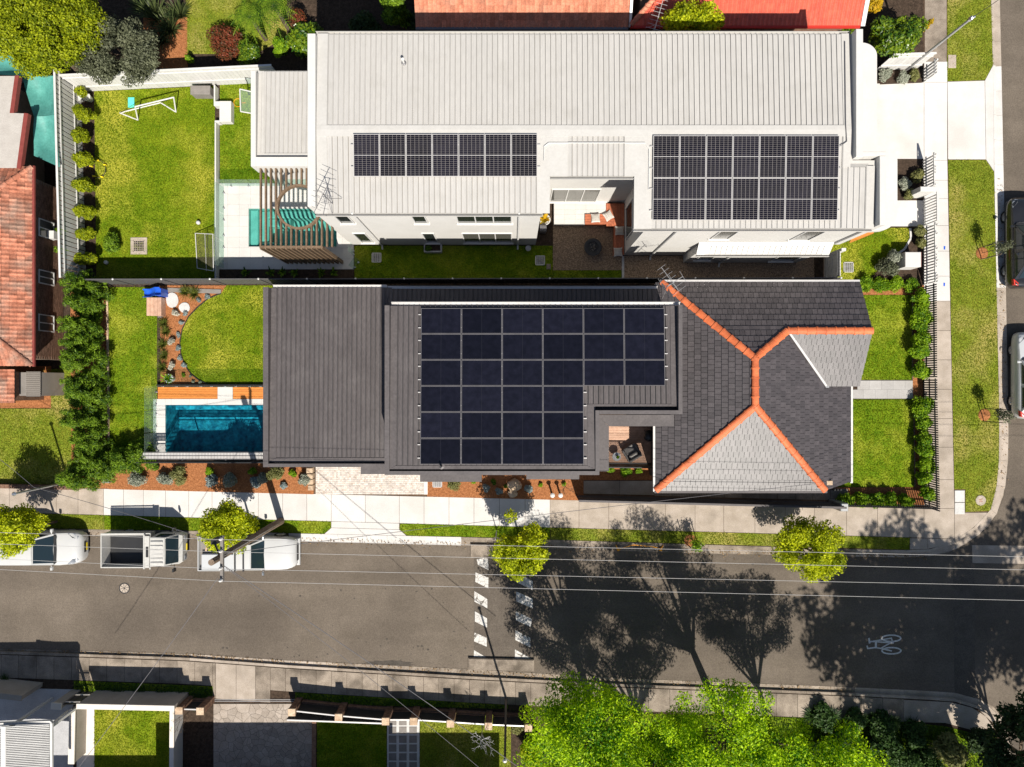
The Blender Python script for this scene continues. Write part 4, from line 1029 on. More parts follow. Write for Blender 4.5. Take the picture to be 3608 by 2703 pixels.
# cable conduit on the roof
mb = MB(); mb.path([P3(1.35, 9.4) + Vector((0, 0, .07)), P3(1.36, 10.0) + Vector((0, 0, .07)), P3(1.55, 10.14) + Vector((0, 0, .07)), P3(5.6, 10.14) + Vector((0, 0, .07)), P3(5.78, 9.9) + Vector((0, 0, .07)), P3(5.78, 8.2) + Vector((0, 0, .07))], 0.02)
mb.build('conduit', M['white_paint'], WH)
mb = MB(); mb.path([P3(14.1, 14.5) + Vector((0, 0, .07)), P3(14.05, 10.9) + Vector((0, 0, .07)), P3(14.1, 10.2) + Vector((0, 0, .07)), P3(13.75, 9.95) + Vector((0, 0, .08))], 0.018); mb.build('conduit', M['alu_dark'], WH)
# solar on the white roof
Vd = Vector((0, -1, -sl)).normalized()
pA = W(1247, 476, 7.12); OA = Vector((pA.x, pA.y, zl(pA.y)))
pw = (1895 - 1247) * 28.85 / F / 7
ph = 147 * 28.85 / F
solar_array('two-row-tall strip of seven solar panels on the left of the white roof', OA, (1, 0, 0), Vd, 7, 1, pw - .02, ph, .02, .02, M['solar_grid'], M['alu'], mid=True)
pB = W(2300, 481, 7.12); OB = Vector((pB.x, pB.y, zl(pB.y)))
pw2 = (2955 - 2300) * 28.85 / F / 7
solar_array('block of fourteen solar panels on the right of the white roof', OB, (1, 0, 0), Vd, 7, 2, pw2 - .02, ph - .01, .02, .02, M['solar_grid'], M['alu'], mid=True)
# antennas
def yagi(name, label, base, h, booms, mat='grey_metal'):
    t = thing(name, label, 'antenna', base); base = Vector(base)
    mb = MB(); mb.tube(base, base + Vector((0, 0, h)), .018, n=6)
    for a in (0.5, 2.6, 4.7): mb.tube(base + Vector((0, 0, h * .55)), base + Vector((.45 * math.cos(a), .45 * math.sin(a), 0.02)), .010, n=5)
    mb.build('mast', M[mat], t)
    for (z, ang, L, els, sp) in booms:
        d = Vector((math.cos(ang), math.sin(ang), 0)); s = Vector((-d.y, d.x, 0)); c = base + Vector((0, 0, z))
        mb = MB(); mb.tube(c - d * L * .35, c + d * L * .65, .014, n=5)
        for k in range(els):
            q = c - d * L * .35 + d * (L * k / (els - 1)); ln = sp * (1 - .45 * k / (els - 1)); mb.tube(q - s * ln, q + s * ln, .008, n=4)
        mb.build('boom', M[mat], t)
    return t
pb = W(1172, 718, 7.05)
yagi('antenna', 'dark television antenna at the left end of the white roof', pb, 1.5, [(1.45, 4.25, 1.3, 7, .34), (.9, 4.5, 1.1, 5, .28)], 'alu_dark')

# ---------------------------------------------------------------- the dark house
DH = thing('dark_house', 'dark grey house with metal roofs, black solar panels and tiled front roof with orange ridges', 'house', (2, -0.5, 0))
dr, dt = M['dark_roof'], M['dark_trim']
# left single-storey wing
q = [W(952, 1014, 3.34), W(1380, 1014, 3.34), W(1380, 1630, 3.62), W(948, 1630, 3.62)]
mb = MB(); mb.slab([p - Vector((0, 0, .02)) for p in q], .16); mb.build('roof_deck', dt, DH)
a, b, d = W(976, 1014, 3.36), W(1372, 1014, 3.36), W(976, 1613, 3.62)
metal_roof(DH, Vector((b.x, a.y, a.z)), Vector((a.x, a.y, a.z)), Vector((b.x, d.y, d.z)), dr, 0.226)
mb = MB(); a, b, c, d = W(951, 1015, 3.37), W(975, 1015, 3.37), W(972, 1613, 3.64), W(949, 1628, 3.64); mb.slab([a, b, c, d], .03); mb.build('barge_flashing', dt, DH)
mb = MB(); mb.slab([W(951, 1627, 3.65), W(972, 1614, 3.65), W(1372, 1614, 3.65), W(1372, 1627, 3.65)], .03); mb.build('apron_flashing', dt, DH)
mb = MB(); pxbox(mb, 927, 945, 1012, 1646, 3.80, 3.1); mb.build('fascia_cap', dt, DH)
mb = MB(); a, b = W(945, 1646, 3.80), W(1362, 1634, 3.80); mb.box(a.x + .002, b.x, a.y, b.y, 3.1, 3.797); mb.build('fascia_cap', dt, DH)
mb = MB(); pxbox(mb, 1060, 1400, 1030, 1625, 3.12, -0.02); mb.build('wall', M['dark_wall'], DH)
for x, y in ((955, 1035), (955, 1615)):
    mb = MB(); p = W(x, y, 3.1); mb.box(p.x - .09, p.x + .09, p.y - .09, p.y + .09, -0.02, 3.1); mb.build('post', M['dark_wall'], DH)
gz = 3.40
mb = MB(); a = W(960, 1012, gz); b = W(1362, 1012, gz); mb.box(a.x, b.x, a.y, a.y + .11, gz - .12, gz - .1); mb.box(a.x, b.x, a.y + .10, a.y + .115, gz - .12, gz); mb.build('gutter', M['alu'], DH)
# strip roof on the far side of the upper floor
q = [W(1364, 1018, 3.30), W(2318, 1018, 3.30), W(2318, 1110, 3.50), W(1364, 1110, 3.50)]
mb = MB(); mb.slab([p - Vector((0, 0, .02)) for p in q], .14); mb.build('roof_deck', dt, DH)
a, b, d = W(1366, 1018, 3.31), W(2312, 1018, 3.31), W(1366, 1110, 3.51)
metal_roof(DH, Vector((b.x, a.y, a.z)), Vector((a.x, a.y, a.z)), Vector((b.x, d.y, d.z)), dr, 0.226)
mb = MB(); a = W(1364, 1016, gz); b = W(2318, 1016, gz); mb.box(a.x, b.x, a.y, a.y + .11, gz - .14, gz - .12); mb.box(a.x, b.x, a.y + .10, a.y + .115, gz - .14, gz - .03); mb.build('gutter', M['alu'], DH)
mb = MB(); pxbox(mb, 1400, 2290, 1040, 1120, 3.1, -0.02); mb.build('wall', M['dark_wall'], DH)
# upper floor
zu = 6.8
A_ = (W(1360, 1076, 6.5), W(2108, 1668, 6.5)); B_ = (W(2100, 1076, 6.5), W(2400, 1456, 6.5))
mb = MB(); mb.prism([(A_[0].x, A_[0].y), (B_[1].x, A_[0].y), (B_[1].x, B_[1].y), (A_[1].x, B_[1].y), (A_[1].x, A_[1].y), (A_[0].x, A_[1].y)], -0.02, 6.30); mb.build('upper_wall', M['dark_wall'], DH)
zz = lambda Y: 6.38 + (W(0, 1076, 6.5).y - Y) * 0.045
yt = W(0, 1076, 6.5).y
def up(x, y, dz=0.0, z=6.5):
    p = W(x, y, z); p.z = zz(p.y) + dz; return p
mb = MB(); mb.slab([up(1376, 1076), up(2390, 1076), up(2390, 1432), up(2096, 1432), up(2096, 1652), up(1373, 1652)], .15); mb.build('roof_deck', dt, DH)
def rib(x0, x1, y0, y1):
    a, b, d = up(x0, y0, .012), up(x1, y0, .012), up(x0, y1, .012)
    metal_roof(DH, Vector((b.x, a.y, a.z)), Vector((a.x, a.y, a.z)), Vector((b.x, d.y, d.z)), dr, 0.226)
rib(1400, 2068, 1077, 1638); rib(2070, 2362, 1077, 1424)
def upslab(name, L, dz=0.03):
    mb = MB(); mb.slab([up(x, y, dz) for x, y in L], .03); mb.build(name, dt, DH)
upslab('barge_flashing', [(1376, 1077), (1399, 1077), (1397, 1638), (1374, 1651)])
upslab('apron_flashing', [(1374, 1651), (1397, 1639), (2066, 1639), (2095, 1651)])
upslab('barge_flashing', [(2068, 1425), (2096, 1432), (2096, 1651), (2068, 1639)])
upslab('apron_flashing', [(2068, 1424), (2362, 1424), (2386, 1432), (2096, 1432)])
upslab('barge_flashing', [(2363, 1077), (2387, 1077), (2387, 1432), (2363, 1424)])
for (x0, x1, y0, y1) in ((1355, 1372, 1076, 1674), (1372, 2112, 1660, 1674), (2098, 2112, 1446, 1660), (2112, 2405, 1446, 1460), (2391, 2405, 1074, 1446)):
    mb = MB(); a, b = W(x0, y1, zu), W(x1, y0, zu); mb.box(a.x + .002, b.x - .002, a.y + .002, b.y - .002, 6.0, zu - random.uniform(0, .006)); mb.build('parapet_cap', dt, DH)
gz = 6.42
mb = MB(); a = W(1378, 1074, gz); b = W(2398, 1074, gz); mb.box(a.x, b.x, a.y, a.y + .12, gz - .14, gz - .12); mb.box(a.x, b.x, a.y + .10, a.y + .125, gz - .14, gz + .01); mb.build('gutter', M['alu'], DH)
# window hoods and awnings
def hood(L, z, t=0.1, mat=None):
    mb = MB(); mb.prism([W(x, y, z) for x, y in L], z - t, z); mb.build('window_hood', mat or dt, DH)
hood([(1271, 1640), (1362, 1640), (1362, 1671), (1271, 1671)], 3.72, .25)
hood([(1480, 1640), (1697, 1640), (1697, 1698), (1480, 1698)], 5.3, .25)
hood([(1855, 1640), (2041, 1640), (2041, 1689), (1855, 1689)], 5.6, .25)
hood([(2100, 1462), (2375, 1462), (2375, 1502), (2146, 1502)], 3.9, .12)
hood([(2100, 1462), (2145.5, 1502.5), (2145, 1661), (2100, 1661)], 3.9, .12)
mb = MB(); pxbox(mb, 2150, 2400, 1380, 1440, 3.6, -0.02); mb.build('wall', M['dark_wall'], DH)
# tiled front roof
ZE = 3.2
def T(px, py, z): return W(px, py, z)
J1, J2 = T(2660, 1262, 5.0), T(2661, 1431, 5.0)
XE, XRt, XG = 6.88, 16.55, 16.66
YT, YB = 4.84, -5.12
K = Vector((12.72, 2.44, 4.37)); KR = Vector((XG, 2.44, 4.37))
slp = (5.0 - ZE) / (15.0 - J1.x)
zr = lambda X: 5.0 - slp * (X - J1.x)
TL, TR = Vector((7.15, YT, ZE)), Vector((XG, YT, ZE))
BL, BR = Vector((XE, YB, ZE)), Vector((15.0, YB, ZE))
TT = Tiler(DH, M['slate'], 0.248, 0.305)
# left, bottom, right, top planes
TT.plane(Vector((XE, YT, ZE)), BL, [Vector((XE, YT, ZE)), BL, J2, J1, TL])
TT.plane(BL, BR, [BL, BR, J2])
YV = -0.12
KV = Vector((15.05, YV, zr(15.05)))
eR0, eR1 = Vector((XRt, YB + .3, zr(XRt))), Vector((XRt, YV, zr(XRt))); JV = Vector((J1.x, YV, 5.0))
TT.plane(eR0, eR1, [JV, J2, BR, Vector((XRt, YB + .32, zr(XRt))), Vector((XRt, YV, zr(XRt)))])
TT.plane(eR0, eR1, [JV, KV, Vector((K.x, K.y, zr(K.x))), J1])
TT.plane(TL, TR, [TL, TR, KR, Vector((K.x, K.y, K.z)), TL.lerp(J1, (K.z - ZE) / (5.0 - ZE))])
TT.plane(TL.lerp(J1, (K.z - ZE) / (5.0 - ZE)), K, [TL.lerp(J1, (K.z - ZE) / (5.0 - ZE)), K, J1])
# gable plane facing the sun
ZG = 4.37 - (2.44 - YV) * 0.47
TT.plane(Vector((15.05, YV, ZG)), Vector((XG, YV, ZG)), [K + Vector((.12, 0, -.02)), Vector((15.05, YV, ZG)), Vector((XG, YV, ZG)), KR])
TT.finish()
up_ = Vector((0, 0, .05))
ridge_run(DH, TL + up_, J1 + up_, M['orange']); ridge_run(DH, J2 + up_, J1 + up_, M['orange']); ridge_run(DH, BL + up_, J2 + up_, M['orange']); ridge_run(DH, BR + up_, J2 + up_, M['orange'])
ridge_run(DH, K + up_, J1 + up_, M['orange']); ridge_run(DH, KR + up_, K + up_, M['orange'])
mb = MB(); mb.beam(K + Vector((.05, -.05, .04)), KV + Vector((.0, -.0, .06)), 0.10, 0.02); mb.build('valley_gutter', M['alu'], DH)
mb = MB(); mb.prism([(XE + .35, YT - .3), (XE + .35, YB + .35), (14.8, YB + .35), (14.8, -4.6), (16.2, -4.6), (16.2, YT - .3)], -0.02, 2.5); mb.prism([(XE + .45, YT - .4), (XE + .45, YB + .45), (14.7, YB + .45), (14.7, YT - .4)], 2.5, 3.1); mb.build('front_wall', M['dark_wall'], DH)
mb = MB(); mb.add([Vector((XG - .25, YT - .2, 2.5)), Vector((XG - .25, 0.0, 2.5)), Vector((XG - .25, 0.0, 3.2)), Vector((XG - .25, 2.44, 4.25)), Vector((XG - .25, YT - .2, 3.15))], [(0, 1, 2, 3, 4)]); mb.build('gable_wall', M['white_paint'], DH)
# gutters round the tiled roof
def gut(P, Q, mat='alu'):
    mb = MB(); mb.beam(P, Q, .12, .10); mb.build('gutter', M[mat], DH)
gut(Vector((XE - .06, -1.6, ZE - .03)), Vector((XE - .06, YB - .06, ZE - .03)), 'white_paint'); gut(Vector((XE - .06, YB - .07, ZE - .03)), Vector((15.1, YB - .07, ZE - .03)), 'dark_trim')
gut(Vector((XRt + .06, YB + .25, zr(XRt) - .03)), Vector((XRt + .06, YV, zr(XRt) - .03)), 'white_paint'); gut(Vector((7.1, YT + .07, ZE - .03)), Vector((XG, YT + .07, ZE - .03)))
mb = MB(); p = W(2912, 1348, 3.2); mb.box(p.x - .12, p.x + .12, p.y - .25, p.y + .1, 3.0, 3.22); mb.build('flashing_tray', M['grey_metal'], DH)
mb = MB(); p = W(2915, 1700, 3.0); mb.box(p.x - .16, p.x + .16, p.y - .1, p.y + .1, 2.9, 3.2); mb.build('flashing_tray', M['sandstone'], DH)
# black solar panels on the upper roof
OD = up(1484, 1087); w_ = 143.2 * 29.45 / F; h_ = 91.8 * 29.4 / F
solar_array('large block of thirty black solar panels on the dark upper roof', OD, (1, 0, 0), Vector((0, -1, 0.045)), 6, 6, w_ - .018, h_ - .02, .018, .02, M['solar_black'], M['alu_dark'], skip=[(c, r) for c in (4, 5) for r in (3, 4, 5)])
t = thing('roof_vent', 'small black vent pipe on the dark upper roof', 'vent pipe', up(1557, 1640)); p = up(1557, 1640)
mb = MB(); mb.lathe(p, [(0.16, 0.0), (0.15, 0.03), (0.05, 0.06)], 12); mb.build('collar', M['dark_trim'], t)
mb = MB(); mb.tube(p, p + Vector((0, 0, .4)), .05, n=10); mb.build('pipe', M['gloss_black'], t)
pb = W(2345, 1012, 4.2); pb.z = 3.5
yagi('antenna', 'pale television antenna at the corner of the tiled roof', pb, 2.2, [(2.1, 2.2, 1.3, 7, .4), (1.7, 0.55, 1.0, 3, .5)], 'grey_metal')
# ================================================================ FENCES, POOLS, GARDENS
def fence(name, label, cat, P, Q, h, bw, gap, th, mat, rail=None, cap=None, post=None, z0=0.0, vary=0.0, side=1, rails=(0.3, 0.85), zs=None):
    """upright boards from P to Q (ground points), each board a piece of its own"""
    P, Q = Vector(P), Vector(Q); P.z = Q.z = 0
    L = (Q - P).length; d = (Q - P).normalized(); n = Vector((-d.y, d.x, 0)) * side
    t = thing(name, label, cat, (P + Q) / 2)
    k = int(L / (bw + gap)); st = L / k; ang = math.atan2(d.y, d.x)
    R = Matrix.Rotation(ang, 3, 'Z')
    mb = MB(); mb.bev(0, st - gap, -th / 2, th / 2, 0, h, min(0.006, th / 4)); me = mb.mesh('paling', mat)
    mes = [me]
    if vary:
        for q in range(4):
            mb = MB(); mb.bev(0, st - gap, -th / 2, th / 2, 0, h - vary * (q + 1) / 4, min(0.006, th / 4)); mes.append(mb.mesh('paling', mat))
    for i in range(k):
        put('paling', random.choice(mes), t, P + d * (st * i) + Vector((0, 0, z0)), R)
    if rail:
        for f in rails:
            mb = MB(); a = P + n * (th / 2 + .02) + Vector((0, 0, z0 + h * f)); mb.beam(a, a + d * L, .035, .07); mb.build('rail', rail, t)
    if cap:
        mb = MB(); a = P + Vector((0, 0, z0 + h + .02)); mb.beam(a, a + d * L, th + .07, .04); mb.build('top_rail', cap, t)
    if post:
        for i in range(int(L / 2.4) + 1):
            a = P + d * min(L, i * 2.4) + n * (th / 2 + .06); mb = MB(); mb.box(a.x - .05, a.x + .05, a.y - .05, a.y + .05, z0, z0 + h - .05); mb.build('post', post, t)
    return t
wp = M['white_paint']
fence('paling_fence', 'white back fence with upright boards along the left side', 'fence', W(284, 306), W(303, 1000), 2.05, .19, .05, .03, wp, wp, wp)
fence('paling_fence', 'white board fence behind the back lawn with a flat top rail', 'fence', W(290, 322), W(1000, 288), 1.85, .205, .008, .025, wp, wp, wp, side=-1)
fence('paling_fence', 'white board fence beside the planting bed near the driveway', 'fence', W(3085, 247), W(3228, 243), 1.7, .2, .008, .025, wp, wp, wp, side=-1)
fence('slat_fence', 'short white slat fence above the driveway entrance', 'fence', W(3254, 292), W(3254, 238), 1.2, .045, .09, .07, wp, wp, side=1)
fence('slat_fence', 'white slat fence above the front gate', 'fence', W(3253, 672), W(3252, 560), 1.2, .045, .10, .09, wp, wp, vary=.25, side=1)
fence('slat_fence', 'long white slat fence below the front gate', 'fence', W(3255, 1004), W(3254, 800), 1.25, .045, .10, .09, wp, wp, vary=.25, side=1)
g = fence('front_gate', 'white slatted front gate', 'gate', W(3254, 796), W(3253, 698), 1.2, .045, .10, .05, wp, wp, wp, side=-1, rails=(0.08, 0.9))
# grey steel fence between the two houses
def steel_fence(label, P, Q, h):
    P, Q = Vector(P), Vector(Q); L = (Q - P).length; d = (Q - P).normalized(); t = thing('steel_fence', label, 'fence', (P + Q) / 2)
    n = round(L / 2.37); st = L / n; ang = math.atan2(d.y, d.x); R = Matrix.Rotation(ang, 3, 'Z')
    mb = MB(); prof = []
    k = 12
    for i in range(k):
        x = .03 + (st - .06) * i / k; w = (st - .06) / k
        prof += [(x, .012), (x + w * .55, .012), (x + w * .65, -.012), (x + w * .9, -.012)]
    prof.append((st - .03, .012))
    m = len(prof)
    mb.add([(x, y, .05) for x, y in prof] + [(x, y, h) for x, y in prof], [(i, i + 1, m + i + 1, m + i) for i in range(m - 1)])
    me = mb.mesh('fence_panel', M['fence_steel'])
    mb = MB(); mb.box(-.035, .035, -.035, .035, 0, h + .03); pme = mb.mesh('post', M['fence_steel'])
    mb = MB(); mb.lathe((0, 0, h + .03), [(.05, 0), (.05, .02), (.02, .04)], 8); cme = mb.mesh('post_cap', M['white_paint'])
    mb = MB(); mb.box(.03, st - .03, -.025, .025, h - .01, h + .02); rme = mb.mesh('top_rail', M['fence_steel'])
    for i in range(n):
        p = P + d * (st * i); put('fence_panel', me, t, p, R); put('top_rail', rme, t, p, R)
    for i in range(n + 1):
        p = P + d * (st * i); put('post', pme, t, p, R); put('post_cap', cme, t, p, R)
    return t
steel_fence('long grey steel fence between the white and the dark house', W(306, 1003), W(2905, 998), 1.8)
# black picket fences of the dark house
bm_ = M['black_metal']
fence('picket_fence', 'black picket fence along the front street above the gate', 'fence', W(3252, 1330), W(3250, 1008), 1.2, .06, .055, .03, bm_, bm_, side=1)
fence('picket_fence', 'black picket fence along the front street below the gate', 'fence', W(3262, 1788), W(3253, 1412), 1.2, .06, .055, .03, bm_, bm_, side=1)
fence('front_gate', 'black picket front gate at the grey path', 'gate', W(3253, 1408), W(3252, 1334), 1.2, .06, .055, .03, bm_, bm_, side=1, rails=(0.1, 0.5, 0.92))
fence('picket_fence', 'black picket fence along the side street near the corner', 'fence', W(2930, 1770), W(3258, 1780), 1.2, .06, .055, .03, bm_, bm_, side=1)
fence('picket_fence', 'short black picket fence joining the tiled house corner', 'fence', W(2902, 1716), W(2932, 1716), 1.2, .06, .055, .03, bm_, bm_)
fence('paling_fence', 'dark board fence beside the concrete side path', 'fence', W(2028, 1745), W(2925, 1768), 1.75, .12, .012, .03, M['dark_trim'], M['dark_trim'], M['dark_trim'])
mb = MB(); p = W(2932, 1772); mb.bev(p.x - .2, p.x + .2, p.y - .2, p.y + .2, 0, 1.35, .03); tag(mb.build('gate_pillar', M['grey_metal']), 'grey pillar at the end of the dark side fence', 'pillar')

# ---------------------------------------------------------------- pools
def pool(label, A, B, depth, shell, waterm, zl_=-0.12, steps=None):
    t = thing('swimming_pool', label, 'swimming pool', ((A.x + B.x) / 2, (A.y + B.y) / 2, -depth))
    x0, x1, y0, y1 = A.x, B.x, B.y, A.y
    mb = MB(); mb.add([(x0, y0, -depth), (x1, y0, -depth), (x1, y1, -depth), (x0, y1, -depth), (x0, y0, 0), (x1, y0, 0), (x1, y1, 0), (x0, y1, 0)], [(0, 1, 2, 3), (0, 4, 5, 1), (1, 5, 6, 2), (2, 6, 7, 3), (3, 7, 4, 0)])
    mb.build('pool_shell', shell, t)
    # gently rippled water sheet
    nx, ny = 90, 44
    X, Y = np.meshgrid(np.linspace(x0 + .004, x1 - .004, nx), np.linspace(y0 + .004, y1 - .004, ny))
    Z = zl_ + 0.006 * (np.sin(X * 5.1 + np.sin(Y * 3.3) * 1.7) + np.sin(Y * 7.3 + np.cos(X * 2.9) * 2) + 0.7 * np.sin((X + Y) * 11.0))
    V = np.stack([X, Y, Z], -1).reshape(-1, 3); i = np.arange(nx * ny).reshape(ny, nx)
    Qd = np.stack([i[:-1, :-1], i[:-1, 1:], i[1:, 1:], i[1:, :-1]], -1).reshape(-1, 4)
    np_mesh('water', V, Qd, waterm, t, True)
    if steps:
        for (a, b, c, d, z) in steps:
            mb = MB(); p, q = W(a, d), W(b, c); mb.bev(p.x, q.x, p.y, q.y, -depth + .002, z, .05); mb.build('pool_step', shell, t)
    return t
pool('small turquoise plunge pool under the brown pergola', POOL_A[0], POOL_B[0] if False else POOL_A[1], 1.25, M['spa_shell'], M['water_clear'],
     steps=[(877, 905, 736, 868, -.16), (905, 935, 736, 868, -.45), (935, 1120, 736, 762, -.35), (905, 1010, 762, 790, -.55), (905, 960, 850, 868, -.3)])
pool('deep blue swimming pool beside the timber deck', POOL_B[0], POOL_B[1], 1.5, M['pool_tile'], M['water'], steps=[(584, 964, 1428, 1446, -1.0)])
# paving round the plunge pool: slabs with the pool cut out
def paving(name, label, px0, px1, py0, py1, size, mat, z=0.0, holes=(), off=0.0, gap=0.006):
    a, b = W(px0, py1), W(px1, py0)
    root = bpy.data.objects.new(name, None); COL.objects.link(root); root['kind'] = 'structure'; root['label'] = label; WL[root.name] = Vector((0, 0, 0))
    nx = max(1, round((b.x - a.x) / size[0])); ny = max(1, round((b.y - a.y) / size[1])); sx = (b.x - a.x) / nx; sy = (b.y - a.y) / ny
    for i in range(nx):
        for j in range(ny):
            r = [a.x + i * sx, a.x + (i + 1) * sx, a.y + j * sy, a.y + (j + 1) * sy]
            if off and j % 2: r[0] += off * sx; r[1] += off * sx
            if r[1] > b.x: r[1] = b.x
            pieces = [r]
            for (hx0, hx1, hy0, hy1) in holes:
                nxt = []
                for q in pieces:
                    if q[1] <= hx0 or q[0] >= hx1 or q[3] <= hy0 or q[2] >= hy1: nxt.append(q); continue
                    if q[0] < hx0: nxt.append([q[0], hx0, q[2], q[3]])
                    if q[1] > hx1: nxt.append([hx1, q[1], q[2], q[3]])
                    m0, m1 = max(q[0], hx0), min(q[1], hx1)
                    if q[2] < hy0: nxt.append([m0, m1, q[2], hy0])
                    if q[3] > hy1: nxt.append([m0, m1, hy1, q[3]])
                pieces = nxt
            for q in pieces:
                if q[1] - q[0] < .04 or q[3] - q[2] < .04: continue
                mb = MB(); mb.box(q[0] + gap / 2, q[1] - gap / 2, q[2] + gap / 2, q[3] - gap / 2, -.05, z + random.uniform(-.0015, .0015)); mb.build('paver', M[mat], root)
    return root
hA = (POOL_A[0].x, POOL_A[1].x, POOL_A[1].y, POOL_A[0].y)
paving('paving', 'white paving round the plunge pool', 762, 1246, 646, 949, (.6, .6), 'paver_white', holes=[hA])
paving('paving', 'grey stone path to the black front gate', 3000, 3252, 1341, 1405, (.6, .48), 'paver_grey', off=.5)
hB = (POOL_B[0].x, POOL_B[1].x, POOL_B[1].y, POOL_B[0].y)
paving('pool_coping', 'white coping round the blue pool', 540, 985, 1406, 1602, (.9, .5), 'paver_white', z=0.012, holes=[hB])
a, b = W(767, 1406), W(820, 1364); mb = MB(); mb.box(a.x, b.x, a.y + .003, b.y, -.04, .010); o = struct(mb, 'pool_step', M['paver_white']); o['label'] = 'white paving slab between the two timber decks'
def deck(label, px0, px1, py0, py1, n, mat, z, along='x', parent=None):
    a, b = W(px0, py1, z), W(px1, py0, z); t = thing('timber_deck', label, 'deck', ((a.x + b.x) / 2, (a.y + b.y) / 2, 0))
    for k in range(n):
        mb = MB()
        if along == 'x': s = (b.y - a.y) / n; mb.bev(a.x, b.x, a.y + s * k + .003, a.y + s * (k + 1) - .003, z - .04, z, .004)
        else: s = (b.x - a.x) / n; mb.bev(a.x + s * k + .003, a.x + s * (k + 1) - .003, a.y, b.y, z - .04, z, .004)
        mb.build('board', M[mat], t)
    return t
deck('long orange timber deck left of the white slab by the pool', 556, 766, 1364, 1405, 5, 'deck_orange', .03)
deck('orange timber deck right of the white slab by the pool', 821, 985, 1364, 1405, 5, 'deck_orange', .03)
# glass pool fences
def glass_fence(label, P, Q, n, h=1.2, gate=None):
    P, Q = Vector(P), Vector(Q); d = (Q - P).normalized(); L = (Q - P).length; st = L / n; R = Matrix.Rotation(math.atan2(d.y, d.x), 3, 'Z')
    t = thing('glass_fence', label, 'glass fence', (P + Q) / 2)
    mb = MB(); mb.box(.02, st - .02, -.006, .006, .06, h); me = mb.mesh('glass_panel', M['clear_glass'])
    mb = MB(); mb.tube((0, 0, 0), (0, 0, .16), .028, n=8); mb.lathe((0, 0, 0), [(.05, 0), (.05, .012)], 10); sm = mb.mesh('spigot', M['steel'])
    for i in range(n):
        p = P + d * (st * i); put('glass_panel', me, t, p, R)
        for f in (.22, .78): put('spigot', sm, t, p + d * (st * f))
    return t
glass_fence('glass pool fence between the round lawn and the timber deck', W(556, 1362), W(985, 1362), 5)
glass_fence('glass pool fence at the left end of the blue pool', W(552, 1600), W(552, 1364), 3)
glass_fence('glass fence between the back lawn and the plunge pool paving', W(790, 948), W(790, 660), 3)
glass_fence('glass fence above the plunge pool paving', W(792, 657), W(1120, 657), 3)
glass_fence('short glass pool fence beside the white house corner', W(1246, 880), W(1246, 902), 1)
glass_fence('glass pool gate standing open by the side lawn', W(1246, 950), W(1268, 918), 1)
# louvred pool screen on the street side
t = thing('pool_screen', 'pale louvred screen with black rails along the blue pool', 'screen', W(720, 1612))
z1 = 1.15
for (ya, yb) in ((1588, 1597), (1599, 1608)):
    p0, p1 = W(530, 0, 0).x, W(990, 0, 0).x
    n = 92
    mb = MB(); a, b = W(0, yb).y, W(0, ya).y; mb.box(0, .055, a, b, z1 - .03, z1); me = mb.mesh('louvre', M['louvre'])
    for i in range(n): put('louvre', me, t, (p0 + (p1 - p0) * i / n, 0, 0))
for y in (1586, 1598, 1610):
    mb = MB(); q0, q1 = WG(528, y, z1 - .01), WG(992, y, z1 - .01); mb.beam(q0, q1, .03, .05); mb.build('rail', M['fence_steel'], t)
for x in (530, 680, 828, 985):
    mb = MB(); p = W(x, 1611); mb.box(p.x - .03, p.x + .03, p.y - .03, p.y + .03, 0, z1 + .03); mb.build('post', M['fence_steel'], t)
n = 110
mb = MB(); mb.box(0, .018, 0, .018, .05, z1); me = mb.mesh('bar', M['black_metal'])
for i in range(n): q = W(515, 1622).lerp(W(990, 1622), i / n); put('bar', me, t, q)
mb = MB(); mb.beam(WG(512, 1622, z1), WG(992, 1622, z1), .04, .03); mb.build('rail', M['black_metal'], t)
# black rail for fence posts and the painted shade strip by the round lawn
t = thing('pool_edge_shade_rail', 'low black rail doubling as shade along the round lawn edge', 'rail', W(760, 1357))
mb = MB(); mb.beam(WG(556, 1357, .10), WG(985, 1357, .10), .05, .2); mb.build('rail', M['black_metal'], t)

# ---------------------------------------------------------------- brown pergola with a round opening
t = thing('pergola', 'brown slatted pergola with a round opening over the plunge pool', 'pergola', W(1140, 800))
zp = 4.0
xs_ = [917 + (1133 - 917) * i / 12 for i in range(13)]
ytop, ybot = 588, 869
cxp, cyp, rp_ = 1052, 728, 76
mbm = M['timber_brown']
for x in xs_ + [1151, 1169]:
    segs = [(ytop, ybot)]
    if abs(x - cxp) < rp_:
        d = math.sqrt(rp_ ** 2 - (x - cxp) ** 2); segs = [(ytop, cyp - d), (cyp + d, ybot)]
    for a, b in segs:
        if b - a < 4: continue
        p, q = W(x, a, zp), W(x, b, zp); mb = MB(); mb.box(p.x - .035, p.x + .035, q.y, p.y, zp - .16, zp); mb.build('slat', mbm, t)
    if x < 1140:
        p = W(x, ybot, zp); mb = MB(); mb.box(p.x - .035, p.x + .035, p.y - .12, p.y + .06, 0.0, zp - .02); mb.build('fin_post', mbm, t)
mb = MB(); c = W(cxp, cyp, zp); ro = rp_ * (CH - zp) / F; k = 40; v = []; f = []
for i in range(k):
    a = 2 * math.pi * i / k
    for r, z in ((ro - .05, zp + .01), (ro + .05, zp + .01), (ro + .05, zp - .2), (ro - .05, zp - .2)): v.append((c.x + r * math.cos(a), c.y + r * math.sin(a), z))
    j = (i + 1) % k
    for e in range(4): f.append((i * 4 + e, i * 4 + (e + 1) % 4, j * 4 + (e + 1) % 4, j * 4 + e))
mb.add(v, f); mb.build('ring_beam', mbm, t, fix=True)
for y in (586, 870):
    a, b = W(914, y, zp), W(1137 if y > 800 else 1180, y, zp); mb = MB(); mb.box(a.x, b.x, a.y - .05, a.y + .05, zp - .2, zp + .012); mb.build('end_beam', mbm, t)
